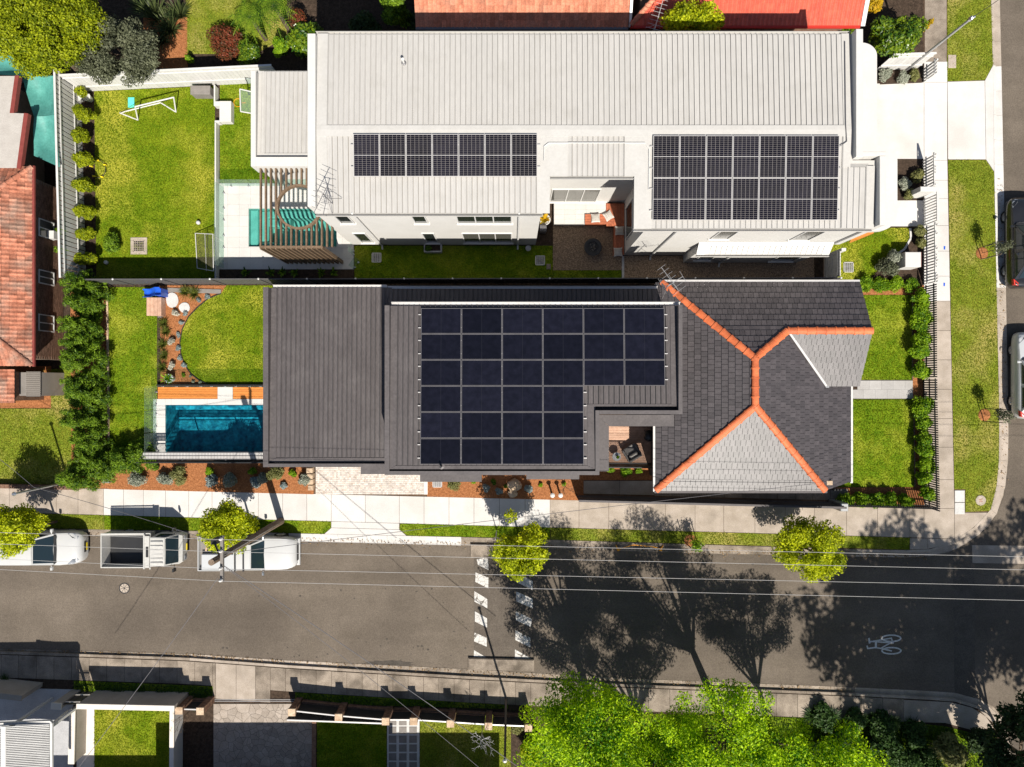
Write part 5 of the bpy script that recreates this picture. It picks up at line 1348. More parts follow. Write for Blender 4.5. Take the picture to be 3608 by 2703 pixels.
a, b = W(915, 588, zp), W(915, 868, zp)
# ---------------------------------------------------------------- pebble court and seats
def pebbles(label, poly, n, z=0.0, r=0.028, base='pebble'):
    P = pts(poly); mb = MB(); mb.prism(P, -.05, z); o = struct(mb, 'pebble_bed', M[base]); o['label'] = label
    lo = np.array([min(p.x for p in P), min(p.y for p in P)]); hi = np.array([max(p.x for p in P), max(p.y for p in P)])
    C = RNG.random((n, 2)) * (hi - lo) + lo; C = C[inpoly(C, P)]
    m = len(C); R = r * (0.5 + RNG.random(m)); a = RNG.random(m) * 6.28; e = 0.6 + 0.4 * RNG.random(m)
    V = np.zeros((m, 5, 3)); 
    for k in range(4):
        t_ = a + k * math.pi / 2; V[:, k, 0] = C[:, 0] + R * np.cos(t_) * (e if k % 2 else 1); V[:, k, 1] = C[:, 1] + R * np.sin(t_) * (e if k % 2 else 1); V[:, k, 2] = z + .001
    V[:, 4, :2] = C + (RNG.random((m, 2)) - .5) * R[:, None] * .5; V[:, 4, 2] = z + R * .7
    b = np.arange(m)[:, None] * 5
    Q = np.concatenate([b + np.array([[0, 1, 4]]), b + np.array([[1, 2, 4]]), b + np.array([[2, 3, 4]]), b + np.array([[3, 0, 4]])])
    q = np_mesh('pebbles', V.reshape(-1, 3), Q, M['pebble']); tag(q, label.replace('bed of', 'loose'), 'pebbles', kind='stuff')
pebbles('bed of brown pebbles in the fire pit court', [(1949, 792), (2193, 792), (2193, 952), (1949, 952)], 9000)
pebbles('bed of brown pebbles along the white house side path', [(2198, 902), (2868, 902), (2868, 992), (2198, 992)], 15000)
edging([(2195, 903), (2195, 990)], .12, .03, 'stone_pale', 'pale edging between the pebble court and side path')
# raised white patio
a, b = W(1952, 789, .40), W(2140, 706, .40)
t = thing('patio', 'raised white tiled patio outside the sliding doors', 'patio', ((a.x + b.x) / 2, (a.y + b.y) / 2, 0))
mb = MB(); mb.box(a.x, b.x, a.y, b.y + .2, -.02, .385); mb.build('base', M['white_wall'], t)
for i in range(5):
    for j in range(5):
        w = (b.x - a.x) / 5; h = (b.y - a.y) / 5; mb = MB(); mb.box(a.x + i * w + .003, a.x + (i + 1) * w - .003, a.y + j * h + .003, a.y + (j + 1) * h - .003, .386, .40); mb.build('tile', M['paver_white'], t)
# L-shaped timber seat
t = thing('timber_bench', 'L-shaped red timber bench beside the fire pit', 'bench', W(2150, 800))
def boards(x0, x1, y0, y1, z, n, along):
    a, b = W(x0, y1, z), W(x1, y0, z)
    for k in range(n):
        mb = MB()
        if along == 'y': s = (b.x - a.x) / n; mb.bev(a.x + s * k + .004, a.x + s * (k + 1) - .004, a.y, b.y, z - .05, z, .004)
        else: s = (b.y - a.y) / n; mb.bev(a.x, b.x, a.y + s * k + .004, a.y + s * (k + 1) - .004, z - .05, z, .004)
        mb.build('board', M['deck_red'], t)
    mb = MB(); mb.box(a.x + .02, b.x - .02, a.y + .02, b.y - .02, 0, z - .051); mb.build('base', M['deck_red'], t)
boards(2136, 2200, 717, 797, .47, 7, 'y'); boards(2163, 2199, 798, 898, .47, 4, 'y'); boards(2061, 2163, 754, 790, .50, 4, 'x')
def cushion(label, px, py, z, ang, w=.46):
    c = W(px, py, z); t = thing('cushion', label, 'cushion', c, 'striped cushions on the timber bench', ang)
    n = 9; V = []; Fc = []
    for s in (1, -1):
        for i in range(n):
            for j in range(n):
                u, v = i / (n - 1) * 2 - 1, j / (n - 1) * 2 - 1
                pin = 1 - .10 * (1 - abs(u) ** 2) * abs(v) ** 2; pin2 = 1 - .10 * (1 - abs(v) ** 2) * abs(u) ** 2
                V.append((u * w / 2 * pin2, v * w / 2 * pin, .07 + s * .07 * (1 - u * u) ** .5 * (1 - v * v) ** .5))
    for s in (0, 1):
        for i in range(n - 1):
            for j in range(n - 1):
                a = s * n * n + i * n + j; q = (a, a + n, a + n + 1, a + 1); Fc.append(q if s == 0 else q[::-1])
    mb = MB(); mb.add(V, Fc); mb.build('cover', M['cushion'], t, local=True, smooth=True)
    # woven stripes lie just above the cover
    mb = MB()
    for u in (-.62, -.4, -.12, .1, .34, .6):
        rows = []
        for j in range(n):
            v = j / (n - 1) * 2 - 1; v *= .96
            r = []
            for uu in (u - .05, u + .05):
                pin = 1 - .10 * (1 - abs(uu) ** 2) * abs(v) ** 2; pin2 = 1 - .10 * (1 - abs(v) ** 2) * abs(uu) ** 2
                r.append((uu * w / 2 * pin2, v * w / 2 * pin, .073 + .07 * (1 - uu * uu) ** .5 * (1 - v * v) ** .5))
            rows += r
        mb.add(rows, [(2 * j, 2 * j + 1, 2 * j + 3, 2 * j + 2) for j in range(n - 1)])
    mb.build('stripes', M['stripe'], t, local=True)
cushion('striped cushion on the bench nearest the white patio', 2098, 770, .50, .06 + math.pi / 2)
cushion('striped cushion lying askew at the corner of the bench', 2143, 762, .49, .55)
cushion('striped cushion on the shaded bench, upper one', 2182, 814, .47, math.pi / 2)
cushion('striped cushion at the lower end of the shaded bench', 2177, 889, .47, math.pi / 2 + .04)
t = thing('fire_pit', 'round black fire pit on the pebble court', 'fire pit', W(2085, 872)); c = W(2086, 876)
mb = MB(); mb.lathe(c, [(.34, 0), (.38, .25), (.45, .40), (.46, .42), (.43, .43), (.28, .42), (.27, .34), (.02, .33)], 32); mb.build('bowl', M['gloss_black'], t, smooth=False)
mb = MB()
for k in range(26):
    a = random.uniform(0, 6.28); r = random.uniform(0, .22); s = random.uniform(.025, .06); p = c + Vector((r * math.cos(a), r * math.sin(a), .36)); mb.tube(p, p + Vector((random.uniform(-s, s) * 2, random.uniform(-s, s) * 2, s)), s * .6, s * .3, 5)
mb.build('ashes', M['coals'], t)
# ================================================================ PLANTS
def cloud(clumps, n, size, up=0.5, aspect=0.55, shell=0.42, droop=0.0, rng=RNG):
    """leaf quads spread through ellipsoid clumps (cx,cy,cz,rx,ry,rz)"""
    C = np.array(clumps, dtype=float); w = (C[:, 3] * C[:, 4] * C[:, 5]) ** (2 / 3); w /= w.sum()
    k = rng.choice(len(C), n, p=w)
    d = rng.normal(size=(n, 3)); d /= np.linalg.norm(d, axis=1)[:, None]
    r = rng.random(n) ** shell
    P = C[k, :3] + d * r[:, None] * C[k, 3:6]
    N = d * .7 + np.array([0, 0, up]) + rng.normal(size=(n, 3)) * .55; N /= np.linalg.norm(N, axis=1)[:, None]
    A = np.cross(N, rng.normal(size=(n, 3))); A /= np.linalg.norm(A, axis=1)[:, None]
    B = np.cross(N, A)
    s = size * (.6 + .8 * rng.random(n))[:, None]
    A = A * s; B = B * s * aspect
    V = np.stack([P - A, P + B * .9 - A * .1, P + A, P - B * .9 - A * .1], 1)
    if droop: V[:, 2, 2] -= droop * s[:, 0]
    return V.reshape(-1, 3), np.arange(n * 4).reshape(-1, 4)
def crown_clumps(c, R, n, rmin, rmax, rng=RNG, flat=.8, hollow=.55):
    """blob centres spread through an ellipsoid crown"""
    out = []
    for _ in range(n):
        d = rng.normal(size=3); d /= np.linalg.norm(d); t = hollow + (1 - hollow) * rng.random()
        p = np.array(c) + d * t * np.array(R); r = rmin + (rmax - rmin) * rng.random()
        out.append((p[0], p[1], p[2], r, r, r * flat))
    return out
def branches(base, cl, r0, k=9, fork=0.45):
    mb = MB(); base = Vector(base)
    top = Vector(np.mean([c[:3] for c in cl], axis=0)); mid = base.lerp(top, fork); mid.x = base.x + (mid.x - base.x) * .5; mid.y = base.y + (mid.y - base.y) * .5
    mb.tube(base, mid, r0, r0 * .72, 9)
    sel = list(cl); random.shuffle(sel)
    for c in sel[:k]:
        e = Vector(c[:3]); m = mid.lerp(e, .5) + Vector((random.uniform(-.2, .2), random.uniform(-.2, .2), .15))
        mb.tube(mid, m, r0 * .5, r0 * .3, 6); mb.tube(m, e, r0 * .3, r0 * .08, 5)
    return mb
def tree(label, base, c, R, nb, rb, nl, size, mat, r0=.12, name='street_tree', cat='tree', group=None, k=10, up=.5, flat=.8, hollow=.5, extra=()):
    t = thing(name, label, cat, base, group)
    cl = crown_clumps(c, R, nb, rb[0], rb[1], flat=flat, hollow=hollow) + list(extra)
    V, Q = cloud(cl, nl, size, up)
    branches(base, cl, r0, k).build('trunk', M['bark'], t)
    np_mesh('crown', V, Q, M[mat], t)
    return t
def shrub(label, px, py, r, h, mat, n, size, name='shrub', cat='shrub', z0=0.0, nb=7, up=.5, group=None, ry=None, flatb=.8, top=False):
    """px,py: spot of the foliage centre in the photo at half its height"""
    c = W(px, py, z0 + h * .55); ry = ry or r
    t = thing(name, label, cat, (c.x, c.y, z0), group)
    cl = crown_clumps((c.x, c.y, z0 + h * .5), (r * .62, ry * .62, h * .3), nb, min(r, ry) * .32, min(r, ry) * .5, flat=flatb)
    cl.append((c.x, c.y, z0 + h * .5, r * .55, ry * .55, h * .4))
    V, Q = cloud(cl, n, size, up); V[:, 2] = np.maximum(V[:, 2], z0 + .01)
    mb = MB()
    for _ in range(4): mb.tube((c.x, c.y, z0), (c.x + random.uniform(-.5, .5) * r, c.y + random.uniform(-.5, .5) * ry, z0 + h * .6), .02, .008, 5)
    mb.build('stem', M['bark'], t); np_mesh('foliage', V, Q, M[mat], t)
    return t
def blades(c, n, L, w, spread, lift, rng=RNG, segs=2):
    """arching strap leaves from one point"""
    a = rng.random(n) * 2 * np.pi; l = L * (.6 + .5 * rng.random(n)); s = spread * (.35 + .75 * rng.random(n))
    D = np.stack([np.cos(a), np.sin(a)], 1); S = np.stack([-D[:, 1], D[:, 0]], 1)
    V = []; T = [0, .45, .8, 1.0]; WW = [w * .7, w, w * .65, w * .05]
    for t, ww in zip(T, WW):
        xy = D * (l * t * s)[:, None]; z = l * lift * (t - .62 * t * t * s)
        for sg in (-1, 1):
            q = np.zeros((n, 3)); q[:, :2] = np.array(c[:2]) + xy + S * (sg * ww / 2); q[:, 2] = c[2] + z + .01; V.append(q)
    V = np.stack(V, 1)   # n, 8, 3
    b = np.arange(n)[:, None] * 8
    Q = np.concatenate([b + np.array([[2 * k, 2 * k + 1, 2 * k + 3, 2 * k + 2]]) for k in range(3)])
    return V.reshape(-1, 3), Q
def tuft(label, px, py, L, n, mat, w=.02, spread=.8, lift=.8, z0=0.0, name='grass_tuft', cat='plant', group=None):
    c = W(px, py, z0)
    V, Q = blades(c, n, L, w, spread, lift)
    o = np_mesh(name, V, Q, M[mat]); tag(o, label, cat, group); return o
def strip_plants(label_f, spots, fn): 
    for i, s in enumerate(spots): fn(i, s)
ORD = ['first', 'second', 'third', 'fourth', 'fifth', 'sixth', 'seventh', 'eighth', 'ninth', 'tenth', 'eleventh', 'twelfth', 'thirteenth', 'fourteenth']

# grass blades on the lawns
def grow(P, leaf, label, dens, z, h):
    lo = np.array([min(p.x for p in P), min(p.y for p in P)]); hi = np.array([max(p.x for p in P), max(p.y for p in P)])
    lo = np.maximum(lo, [-27.5, -20.5]); hi = np.minimum(hi, [27.5, 20.5])
    if (hi <= lo).any(): return
    n = int(dens * (hi - lo).prod()); C = RNG.random((n, 2)) * (hi - lo) + lo; C = C[inpoly(C, P)]
    m = len(C)
    if m < 5: return
    a = RNG.random(m) * 6.28; L = (.035 + .05 * RNG.random(m)); w = .012 + .012 * RNG.random(m); H = h * (.5 + .9 * RNG.random(m))
    D = np.stack([np.cos(a), np.sin(a)], 1); S = np.stack([-D[:, 1], D[:, 0]], 1)
    V = np.zeros((m, 3, 3)); V[:, 0, :2] = C - S * w[:, None]; V[:, 1, :2] = C + S * w[:, None]; V[:, 2, :2] = C + D * L[:, None]
    V[:, :2, 2] = z; V[:, 2, 2] = z + H
    o = np_mesh('grass', V.reshape(-1, 3), np.arange(m * 3).reshape(-1, 3), M[leaf]); tag(o, 'short grass of the ' + label.replace('the ', '', 1) if label.startswith('the ') else 'short grass of the ' + label, 'grass', kind='stuff')
for g_ in GRASS: grow(*g_)

# --- street trees
tree('round lime-green street tree near the street corner', W(2783, 1905), W(2858, 1932, 3.0), (1.62, 1.42, 1.25), 70, (.34, .5), 17000, .062, 'lf_lime', .08)
tree('lime-green street tree at the raised crossing', W(1828, 1882), W(1834, 1938, 3.0), (1.22, 1.25, 1.25), 60, (.3, .46), 14500, .06, 'lf_lime', .07, extra=[(W(1800, 1818, 3.2)[0], W(1800, 1818, 3.2)[1], 3.2, .35, .35, .4)])
tree('street tree with yellow-green leaves beside the timber power pole', W(884, 1846), W(796, 1862, 3.0), (1.32, 1.05, 1.05), 58, (.3, .46), 14000, .06, 'lf_lime', .07, extra=[(W(800, 1780, 3)[0], W(800, 1780, 3)[1], 3.0, .4, .35, .4)])
tree('street tree over the rear of the left white car', W(200, 1838), W(38, 1870, 3.0), (1.35, 1.1, 1.05), 54, (.3, .46), 13000, .06, 'lf_lime', .07)
# --- big leafy trees at the bottom
tree('large bright green tree at the lower street edge, left half', W(2080, 2470), (3.5, -15.7, 6.7), (3.5, 3.2, 2.4), 100, (.4, .8), 40000, .056, 'lf_big', .22, 'leafy_tree', k=18, up=.6)
tree('large bright green tree at the lower street edge, right half', W(2520, 2480), (8.9, -15.9, 6.7), (3.4, 3.2, 2.4), 100, (.4, .8), 40000, .056, 'lf_big', .22, 'leafy_tree', k=18, up=.6)
tree('bright green tree whose crown fills the bottom edge', W(2300, 2700), (6.6, -18.6, 6.6), (4.6, 2.4, 2.2), 90, (.4, .8), 40000, .056, 'lf_big', .22, 'leafy_tree', k=16, up=.6)
tree('bright green tree right of the large pair at the bottom edge', W(2720, 2600), (13.6, -17.1, 6.0), (2.7, 2.2, 1.7), 70, (.35, .7), 26000, .056, 'lf_big', .16, 'leafy_tree', k=14)
# trees below the frame whose shade falls on the road
tree('tall tree below the street corner, left one', W(3420, 2790), (23.4, -22.4, 13.0), (4.8, 4.4, 3.6), 80, (.8, 1.4), 23000, .17, 'lf_big', .3, 'leafy_tree', k=16)
tree('tall tree below the street corner, right one', W(3850, 2790), (31.0, -22.0, 13.0), (4.6, 4.4, 3.6), 64, (.8, 1.4), 15000, .16, 'lf_big', .3, 'leafy_tree', k=16)
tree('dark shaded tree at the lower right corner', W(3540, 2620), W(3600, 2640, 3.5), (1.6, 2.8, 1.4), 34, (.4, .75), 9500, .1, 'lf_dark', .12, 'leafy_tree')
# --- bottom right shaded planting
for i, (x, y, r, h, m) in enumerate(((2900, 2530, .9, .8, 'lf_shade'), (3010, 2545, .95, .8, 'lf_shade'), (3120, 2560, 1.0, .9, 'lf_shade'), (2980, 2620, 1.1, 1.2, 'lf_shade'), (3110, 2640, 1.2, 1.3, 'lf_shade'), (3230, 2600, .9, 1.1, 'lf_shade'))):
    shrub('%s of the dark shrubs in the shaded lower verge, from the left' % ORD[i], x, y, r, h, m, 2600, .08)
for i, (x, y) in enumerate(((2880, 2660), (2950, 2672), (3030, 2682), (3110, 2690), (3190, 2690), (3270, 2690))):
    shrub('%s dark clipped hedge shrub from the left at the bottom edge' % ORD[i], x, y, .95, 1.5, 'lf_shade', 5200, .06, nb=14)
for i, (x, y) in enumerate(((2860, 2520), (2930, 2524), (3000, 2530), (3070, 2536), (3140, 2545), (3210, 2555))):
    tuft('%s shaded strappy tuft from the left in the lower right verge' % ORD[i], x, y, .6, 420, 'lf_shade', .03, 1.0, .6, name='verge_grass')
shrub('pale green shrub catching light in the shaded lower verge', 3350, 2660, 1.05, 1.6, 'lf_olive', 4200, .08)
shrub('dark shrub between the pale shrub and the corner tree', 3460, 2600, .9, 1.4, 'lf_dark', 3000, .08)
shrub('bright shrub at the left foot of the large tree', 1880, 2640, .9, 1.6, 'lf_lime', 4200, .08)
shrub('small green shrub beside the brick fence end', 1830, 2560, .5, 1.0, 'lf_olive', 1800, .06)
# --- top left garden
tree('large yellow-green tree in the upper left corner', W(330, 300), W(150, 90, 4.2), (2.8, 2.1, 1.4), 110, (.4, .7), 52000, .06, 'lf_yellow', .16, 'leafy_tree', up=.7)
tree('grey-green tree leaning over the white back fence', W(500, 240), W(395, 185, 3.2), (2.1, 1.55, 1.0), 90, (.25, .55), 30000, .055, 'lf_grey', .1, 'leafy_tree', up=.5)
shrub('red-tipped shrub behind the white fence', 790, 150, 1.15, 1.8, 'lf_red', 7000, .06, nb=12)
shrub('dark green shrub right of the red-tipped shrub', 880, 185, .8, 1.7, 'lf_gloss', 4500, .06, nb=9)
shrub('bright green shrub against the white house corner', 985, 160, .55, 1.9, 'lf_hedge', 4000, .06, nb=8)
shrub('large-leaved green shrub beside the white parapet', 1075, 130, 1.1, 2.2, 'lf_gloss', 6500, .09, nb=12)
shrub('flowering shrub with red blooms behind the bright shrub', 1050, 60, .7, 2.0, 'lf_red', 2200, .06)
shrub('green bush at the tiled roof of the upper neighbour', 1392, 30, 1.0, 2.6, 'lf_conifer', 6000, .08, nb=10)
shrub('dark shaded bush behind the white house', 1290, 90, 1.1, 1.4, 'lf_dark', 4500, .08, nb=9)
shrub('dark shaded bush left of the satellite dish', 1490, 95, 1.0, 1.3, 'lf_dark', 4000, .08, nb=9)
tree('pale yellow-green tree in front of the red roof', W(2380, 320), W(2448, 72, 4.6), (1.15, .75, .9), 36, (.3, .5), 9000, .07, 'lf_lime', .1, 'leafy_tree')
shrub('small bright shrub by the white fence end', 664, 207, .26, .9, 'lf_hedge', 700, .06, nb=4)
for i, (x, y, L) in enumerate(((560, 70, 1.5), (610, 110, 1.4), (520, 40, 1.3), (640, 60, 1.2), (575, 150, 1.1))):
    tuft('dark strap-leaved flax clump, %s from the tree' % ORD[i], x, y, L, 95, 'lf_flax', .055, .75, .95, name='flax_plant')
for i, (x, y, z) in enumerate(((880, 60, 2.2), (965, 20, 2.4))):
    c = W(x, y, z); t = thing('palm_tree', 'small feathery palm %s' % ['above the red-tipped shrub', 'at the top edge beside the bright shrub'][i], 'palm', (c.x, c.y, 0))
    mb = MB(); mb.tube((c.x, c.y, 0), c, .12, .09, 8); mb.build('trunk', M['bark'], t)
    for k in range(13):
        a = 2 * math.pi * k / 13 + random.uniform(-.15, .15); d = Vector((math.cos(a), math.sin(a), 0)); s = Vector((-d.y, d.x, 0)); L = random.uniform(1.0, 1.35); v = []; f = []
        sp = [c + d * (L * u) + Vector((0, 0, .55 * u - 1.0 * u * u)) for u in np.linspace(0, 1, 14)]
        for q in range(1, 13):
            for sg in (-1, 1):
                tip = sp[q] + s * (sg * .34 * math.sin(math.pi * (q / 13.5) ** .7)) + d * .12 - Vector((0, 0, .06)); n0 = len(v)
                v += [sp[q] - d * .022, sp[q] + d * .022, tip]; f.append((n0, n0 + 1, n0 + 2))
        mb = MB(); mb.add(v, f); mb.path(sp, .012, 4); mb.build('frond', M['lf_conifer'], t)
# --- top right
tree('glossy green bush beside the red roof corner', W(3080, 190), W(3160, 118, 1.6), (1.2, .85, .75), 46, (.3, .5), 13000, .08, 'lf_gloss', .08, 'bushy_tree', up=.7)
shrub('low green shrub under the red roof corner', 2990, 112, .75, 1.0, 'lf_gloss', 3000, .07)
shrub('yellow-leaved shrub at the top of the front neighbour', 3080, 12, .6, 1.3, 'lf_orangeyel', 1800, .09)
shrub('yellow flowering shrub overhanging the footpath', 3268, 85, .28, 1.6, 'lf_orangeyel', 400, .06, nb=5)
# --- row of shrubs along the white back fence
for i, (x, y) in enumerate(((282, 388), (283, 475), (293, 568), (300, 655), (285, 748), (290, 830), (292, 915))):
    shrub('%s yellow-green shrub from the top along the white back fence' % ORD[i], x + random.uniform(-8, 8), y + random.uniform(-9, 9), random.uniform(.62, .9), random.uniform(1.4, 1.9), 'lf_yellow', 4600, .05, ry=.46, nb=14, group='shrubs along the white back fence')
shrub('rounded green shrub on the back lawn near the drain', 392, 852, .62, .9, 'lf_conifer', 2600, .055)
# narrow bamboo-like plants poking out beyond the fence on the left
for i, (x, y) in enumerate(((165, 385), (180, 500), (178, 545), (215, 815), (213, 880))):
    shrub('%s small green plant outside the white back fence from the top' % ORD[i], x, y, .34, 1.4, 'lf_conifer', 700, .06, ry=.25)
# --- conifers at the back of the dark house
def conifer(label, px, py, r, h, n=5200, lean=(0, 0), mat='lf_conifer'):
    b = W(px, py); t = thing('conifer', label, 'conifer', b, 'conifers of the back hedge'); cl = []
    for k in range(52):
        u = random.random() ** .8; a = random.uniform(0, 6.28); rr = r * (1 - u * .6) * random.uniform(.3, 1.12)
        s = (.13 + .15 * (1 - u)); cl.append((b.x + rr * math.cos(a) + lean[0] * u, b.y + rr * math.sin(a) + lean[1] * u, .35 + u * (h - .5), s * 1.35, s * 1.35, s * .8))
    V, Q = cloud(cl, int(n * 1.9), .07, .6, aspect=.26)
    mb = MB(); mb.tube(b, (b.x, b.y, h * .9), .06, .015, 7); mb.build('trunk', M['bark'], t); np_mesh('crown', V, Q, M[mat], t)
for i, y in enumerate(range(1035, 1640, 62)):
    conifer('%s feathery conifer from the top in the back hedge' % ORD[i], 352 + random.uniform(-10, 8), y + random.uniform(-18, 18), random.uniform(.62, .92), 2.5 + random.uniform(-.6, .7), 4600)
for i, (x, y, h) in enumerate(((330, 1668, 2.6), (400, 1640, 1.9), (470, 1618, 1.7), (520, 1600, 1.5))):
    conifer('%s low conifer along the lower end of the back hedge' % ORD[i], x, y, .75, h, 4200)
# --- curved bed
for i, (x, y) in enumerate(((660, 1030), (690, 1036), (580, 1140), (588, 1170), (578, 1215), (582, 1255), (575, 1295))):
    tuft('%s arching green tussock in the curved mulch bed' % ORD[i], x, y, .58 if i < 2 else .5, 170, 'lf_tuft', .018, .8, .9, name='tussock')
for i, (x, y) in enumerate(((729, 1044), (698, 1058), (653, 1107), (639, 1137), (627, 1178), (626, 1225), (632, 1262), (647, 1287))):
    shrub('%s blue-grey cushion plant along the round lawn edge' % ORD[i], x, y, .19, .2, 'lf_bluegrey', 420, .03, nb=5)
for i, (x, y) in enumerate(((615, 1103), (603, 1200), (604, 1288))):
    shrub('%s white-leaved bush in the curved mulch bed' % ORD[i], x, y, .27, .4, 'lf_white', 700, .035, nb=6)
for i, (x, y, r) in enumerate(((645, 1322, .16), (670, 1325, .1), (680, 1345, .1), (704, 1345, .12))):
    shrub('%s tiny plant at the lower tip of the curved bed' % ORD[i], x, y, r, .18, 'lf_conifer' if i == 0 else 'lf_silver', 240, .03, nb=4)
t = thing('potted_plant', 'spiky lime plant in a pale pot by the pool deck', 'potted plant', W(608, 1334)); c = W(608, 1334)
mb = MB(); mb.lathe(c, [(.16, 0), (.22, .35), (.24, .4), (.20, .4), (.19, .36), (.01, .35)], 18); mb.build('pot', M['stone_pale'], t)
V, Q = blades((c.x - .04, c.y, .38), 42, .46, .055, .85, .9); np_mesh('leaves', V, Q, M['lf_hedge'], t)
# agaves in the shaded strip by the plunge pool
for i, x in enumerate((868, 955, 996, 1040, 1135, 1175)):
    c = W(x, 962); V, Q = blades((c.x, c.y, .02), 26, .36, .085, .9, .8); o = np_mesh('agave', V, Q, M['lf_conifer']); tag(o, '%s agave from the left in the strip beside the plunge pool' % ORD[i], 'agave', 'agaves beside the plunge pool')
# --- mulch bed by the footpath
bed = [(420, 1632, .22, .4, 'lf_conifer'), (482, 1692, .62, .7, 'lf_silver'), (548, 1648, .2, .3, 'lf_conifer'), (578, 1690, .5, .7, 'lf_silver'), (625, 1675, .6, .7, 'lf_olive'), (742, 1662, .3, .4, 'lf_hedge'),
       (745, 1698, .45, .5, 'lf_bluegrey'), (810, 1690, .55, .8, 'lf_silver'), (888, 1662, .28, .5, 'lf_hedge'), (905, 1700, .4, .6, 'lf_bluegrey'), (922, 1688, .4, .8, 'lf_silver'), (975, 1670, .55, .8, 'lf_olive'), (1030, 1668, .25, .35, 'lf_hedge'), (1072, 1690, .42, .7, 'lf_silver'), (520, 1640, .18, .3, 'lf_conifer'), (1000, 1712, .22, .3, 'lf_bluegrey')]
nm = {'lf_conifer': 'small dark green', 'lf_silver': 'silvery', 'lf_olive': 'olive', 'lf_hedge': 'bright green', 'lf_bluegrey': 'blue-grey'}
cnt = {}
for x, y, r, h, m in sorted(bed):
    k = cnt.get(m, 0); cnt[m] = k + 1
    shrub('%s %s shrub from the left in the bed by the pool' % (ORD[k], nm[m]), x, y, r, h, m, int(900 + 2600 * r), .045, nb=8)
bed2 = [(1595, 1708, .5, .6, 'lf_olive'), (1712, 1718, .28, .4, 'lf_bluegrey'), (1760, 1730, .22, .3, 'lf_bluegrey'), (1670, 1698, .14, .2, 'lf_hedge'), (1740, 1698, .18, .25, 'lf_conifer'), (1906, 1708, .13, .2, 'lf_hedge'), (1862, 1724, .3, .35, 'lf_bluegrey'), (1988, 1708, .13, .2, 'lf_hedge'), (1780, 1715, .14, .2, 'lf_conifer'),
        (2150, 1656, .28, .4, 'lf_hedge'), (2205, 1662, .36, .45, 'lf_hedge'), (2250, 1658, .28, .4, 'lf_hedge')]
cnt = {}
for x, y, r, h, m in sorted(bed2):
    k = cnt.get(m, 0); cnt[m] = k + 1
    shrub('%s %s shrub from the left in the bed under the dark house' % (ORD[k], nm[m]), x, y, r, h, m, int(500 + 2600 * r), .04, nb=7)
# --- front hedge of the dark house
for i, y in enumerate((1045, 1095, 1145, 1195, 1245, 1300)):
    shrub('%s hedge shrub from the top behind the upper black fence' % ORD[i], 3248 + random.uniform(-7, 5), y + random.uniform(-12, 12), random.uniform(.48, .72), random.uniform(.9, 1.25), 'lf_hedge', 3300, .05, nb=16, group='front hedge shrubs')
for i, y in enumerate((1440, 1485, 1545, 1590, 1640, 1680, 1730)):
    shrub('%s hedge shrub from the top behind the lower black fence' % ORD[i], 3258 + random.uniform(-7, 5) + i * 1.5, y + random.uniform(-10, 10), random.uniform(.45, .68), random.uniform(.85, 1.25), 'lf_hedge', 3000, .05, nb=16, group='front hedge shrubs')
for i, x in enumerate((2985, 3040, 3090, 3140, 3190)):
    shrub('%s hedge shrub from the left behind the black side fence' % ORD[i], x, 1762, .52, .85, 'lf_hedge', 2600, .05, nb=14, group='front hedge shrubs')
for i, x in enumerate((3050, 3105, 3160, 3210)):
    shrub('%s low bright shrub from the left at the top of the front lawn' % ORD[i], x, 1000 + (i % 2) * 6, .5, .5, 'lf_hedge', 2300, .045, nb=14)
# --- front beds of the white house
for x, y, r, h, m, l in ((3120, 262, .42, .6, 'lf_silver', 'silvery shrub at the left of the driveway bed'), (3185, 270, .4, .55, 'lf_silver', 'second silvery shrub in the driveway bed'), (3225, 262, .36, .5, 'lf_olive', 'olive shrub at the right of the driveway bed'),
                         (3238, 617, .42, .7, 'lf_olive', 'dark olive shrub behind the upper slat fence'), (3188, 648, .42, .6, 'lf_silver', 'silvery shrub beside the front path bed'), (3205, 686, .4, .6, 'lf_olive', 'pale shrub beside the mailbox pillar'),
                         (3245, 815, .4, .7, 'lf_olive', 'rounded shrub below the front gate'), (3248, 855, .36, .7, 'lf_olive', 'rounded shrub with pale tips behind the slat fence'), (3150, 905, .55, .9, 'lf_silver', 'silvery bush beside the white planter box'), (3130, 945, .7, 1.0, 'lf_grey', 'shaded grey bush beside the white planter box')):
    shrub(l, x, y, r, h, m, int(800 + 2600 * r), .05, nb=8)
# lower dark verge grass
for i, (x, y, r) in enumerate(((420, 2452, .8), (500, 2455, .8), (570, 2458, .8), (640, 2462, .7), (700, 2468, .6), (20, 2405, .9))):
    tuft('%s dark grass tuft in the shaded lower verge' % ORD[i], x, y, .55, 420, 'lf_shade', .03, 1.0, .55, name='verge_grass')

# dry leaves lying along the gutters
def litter(label, L, n, mat):
    C = []
    P = [W(*p) for p in L]
    for _ in range(n):
        k = random.randrange(len(P) - 1); q = P[k].lerp(P[k + 1], random.random()); C.append((q.x + random.gauss(0, .12), q.y - abs(random.gauss(0, .16)) + .05))
    C = np.array(C); m = len(C); a = RNG.random(m) * 6.28; s = .02 + .03 * RNG.random(m)
    A = np.stack([np.cos(a) * s, np.sin(a) * s, np.zeros(m)], 1); B = np.stack([-np.sin(a) * s * .5, np.cos(a) * s * .5, np.zeros(m)], 1)
    P0 = np.zeros((m, 3)); P0[:, :2] = C; P0[:, 2] = -.09 + .03 * RNG.random(m)
    V = np.stack([P0 - A, P0 + B, P0 + A, P0 - B], 1); V[:, 1, 2] += .012
    o = np_mesh('leaf_litter', V.reshape(-1, 3), np.arange(m * 4).reshape(-1, 4), M[mat]); tag(o, label, 'leaf litter', kind='stuff')
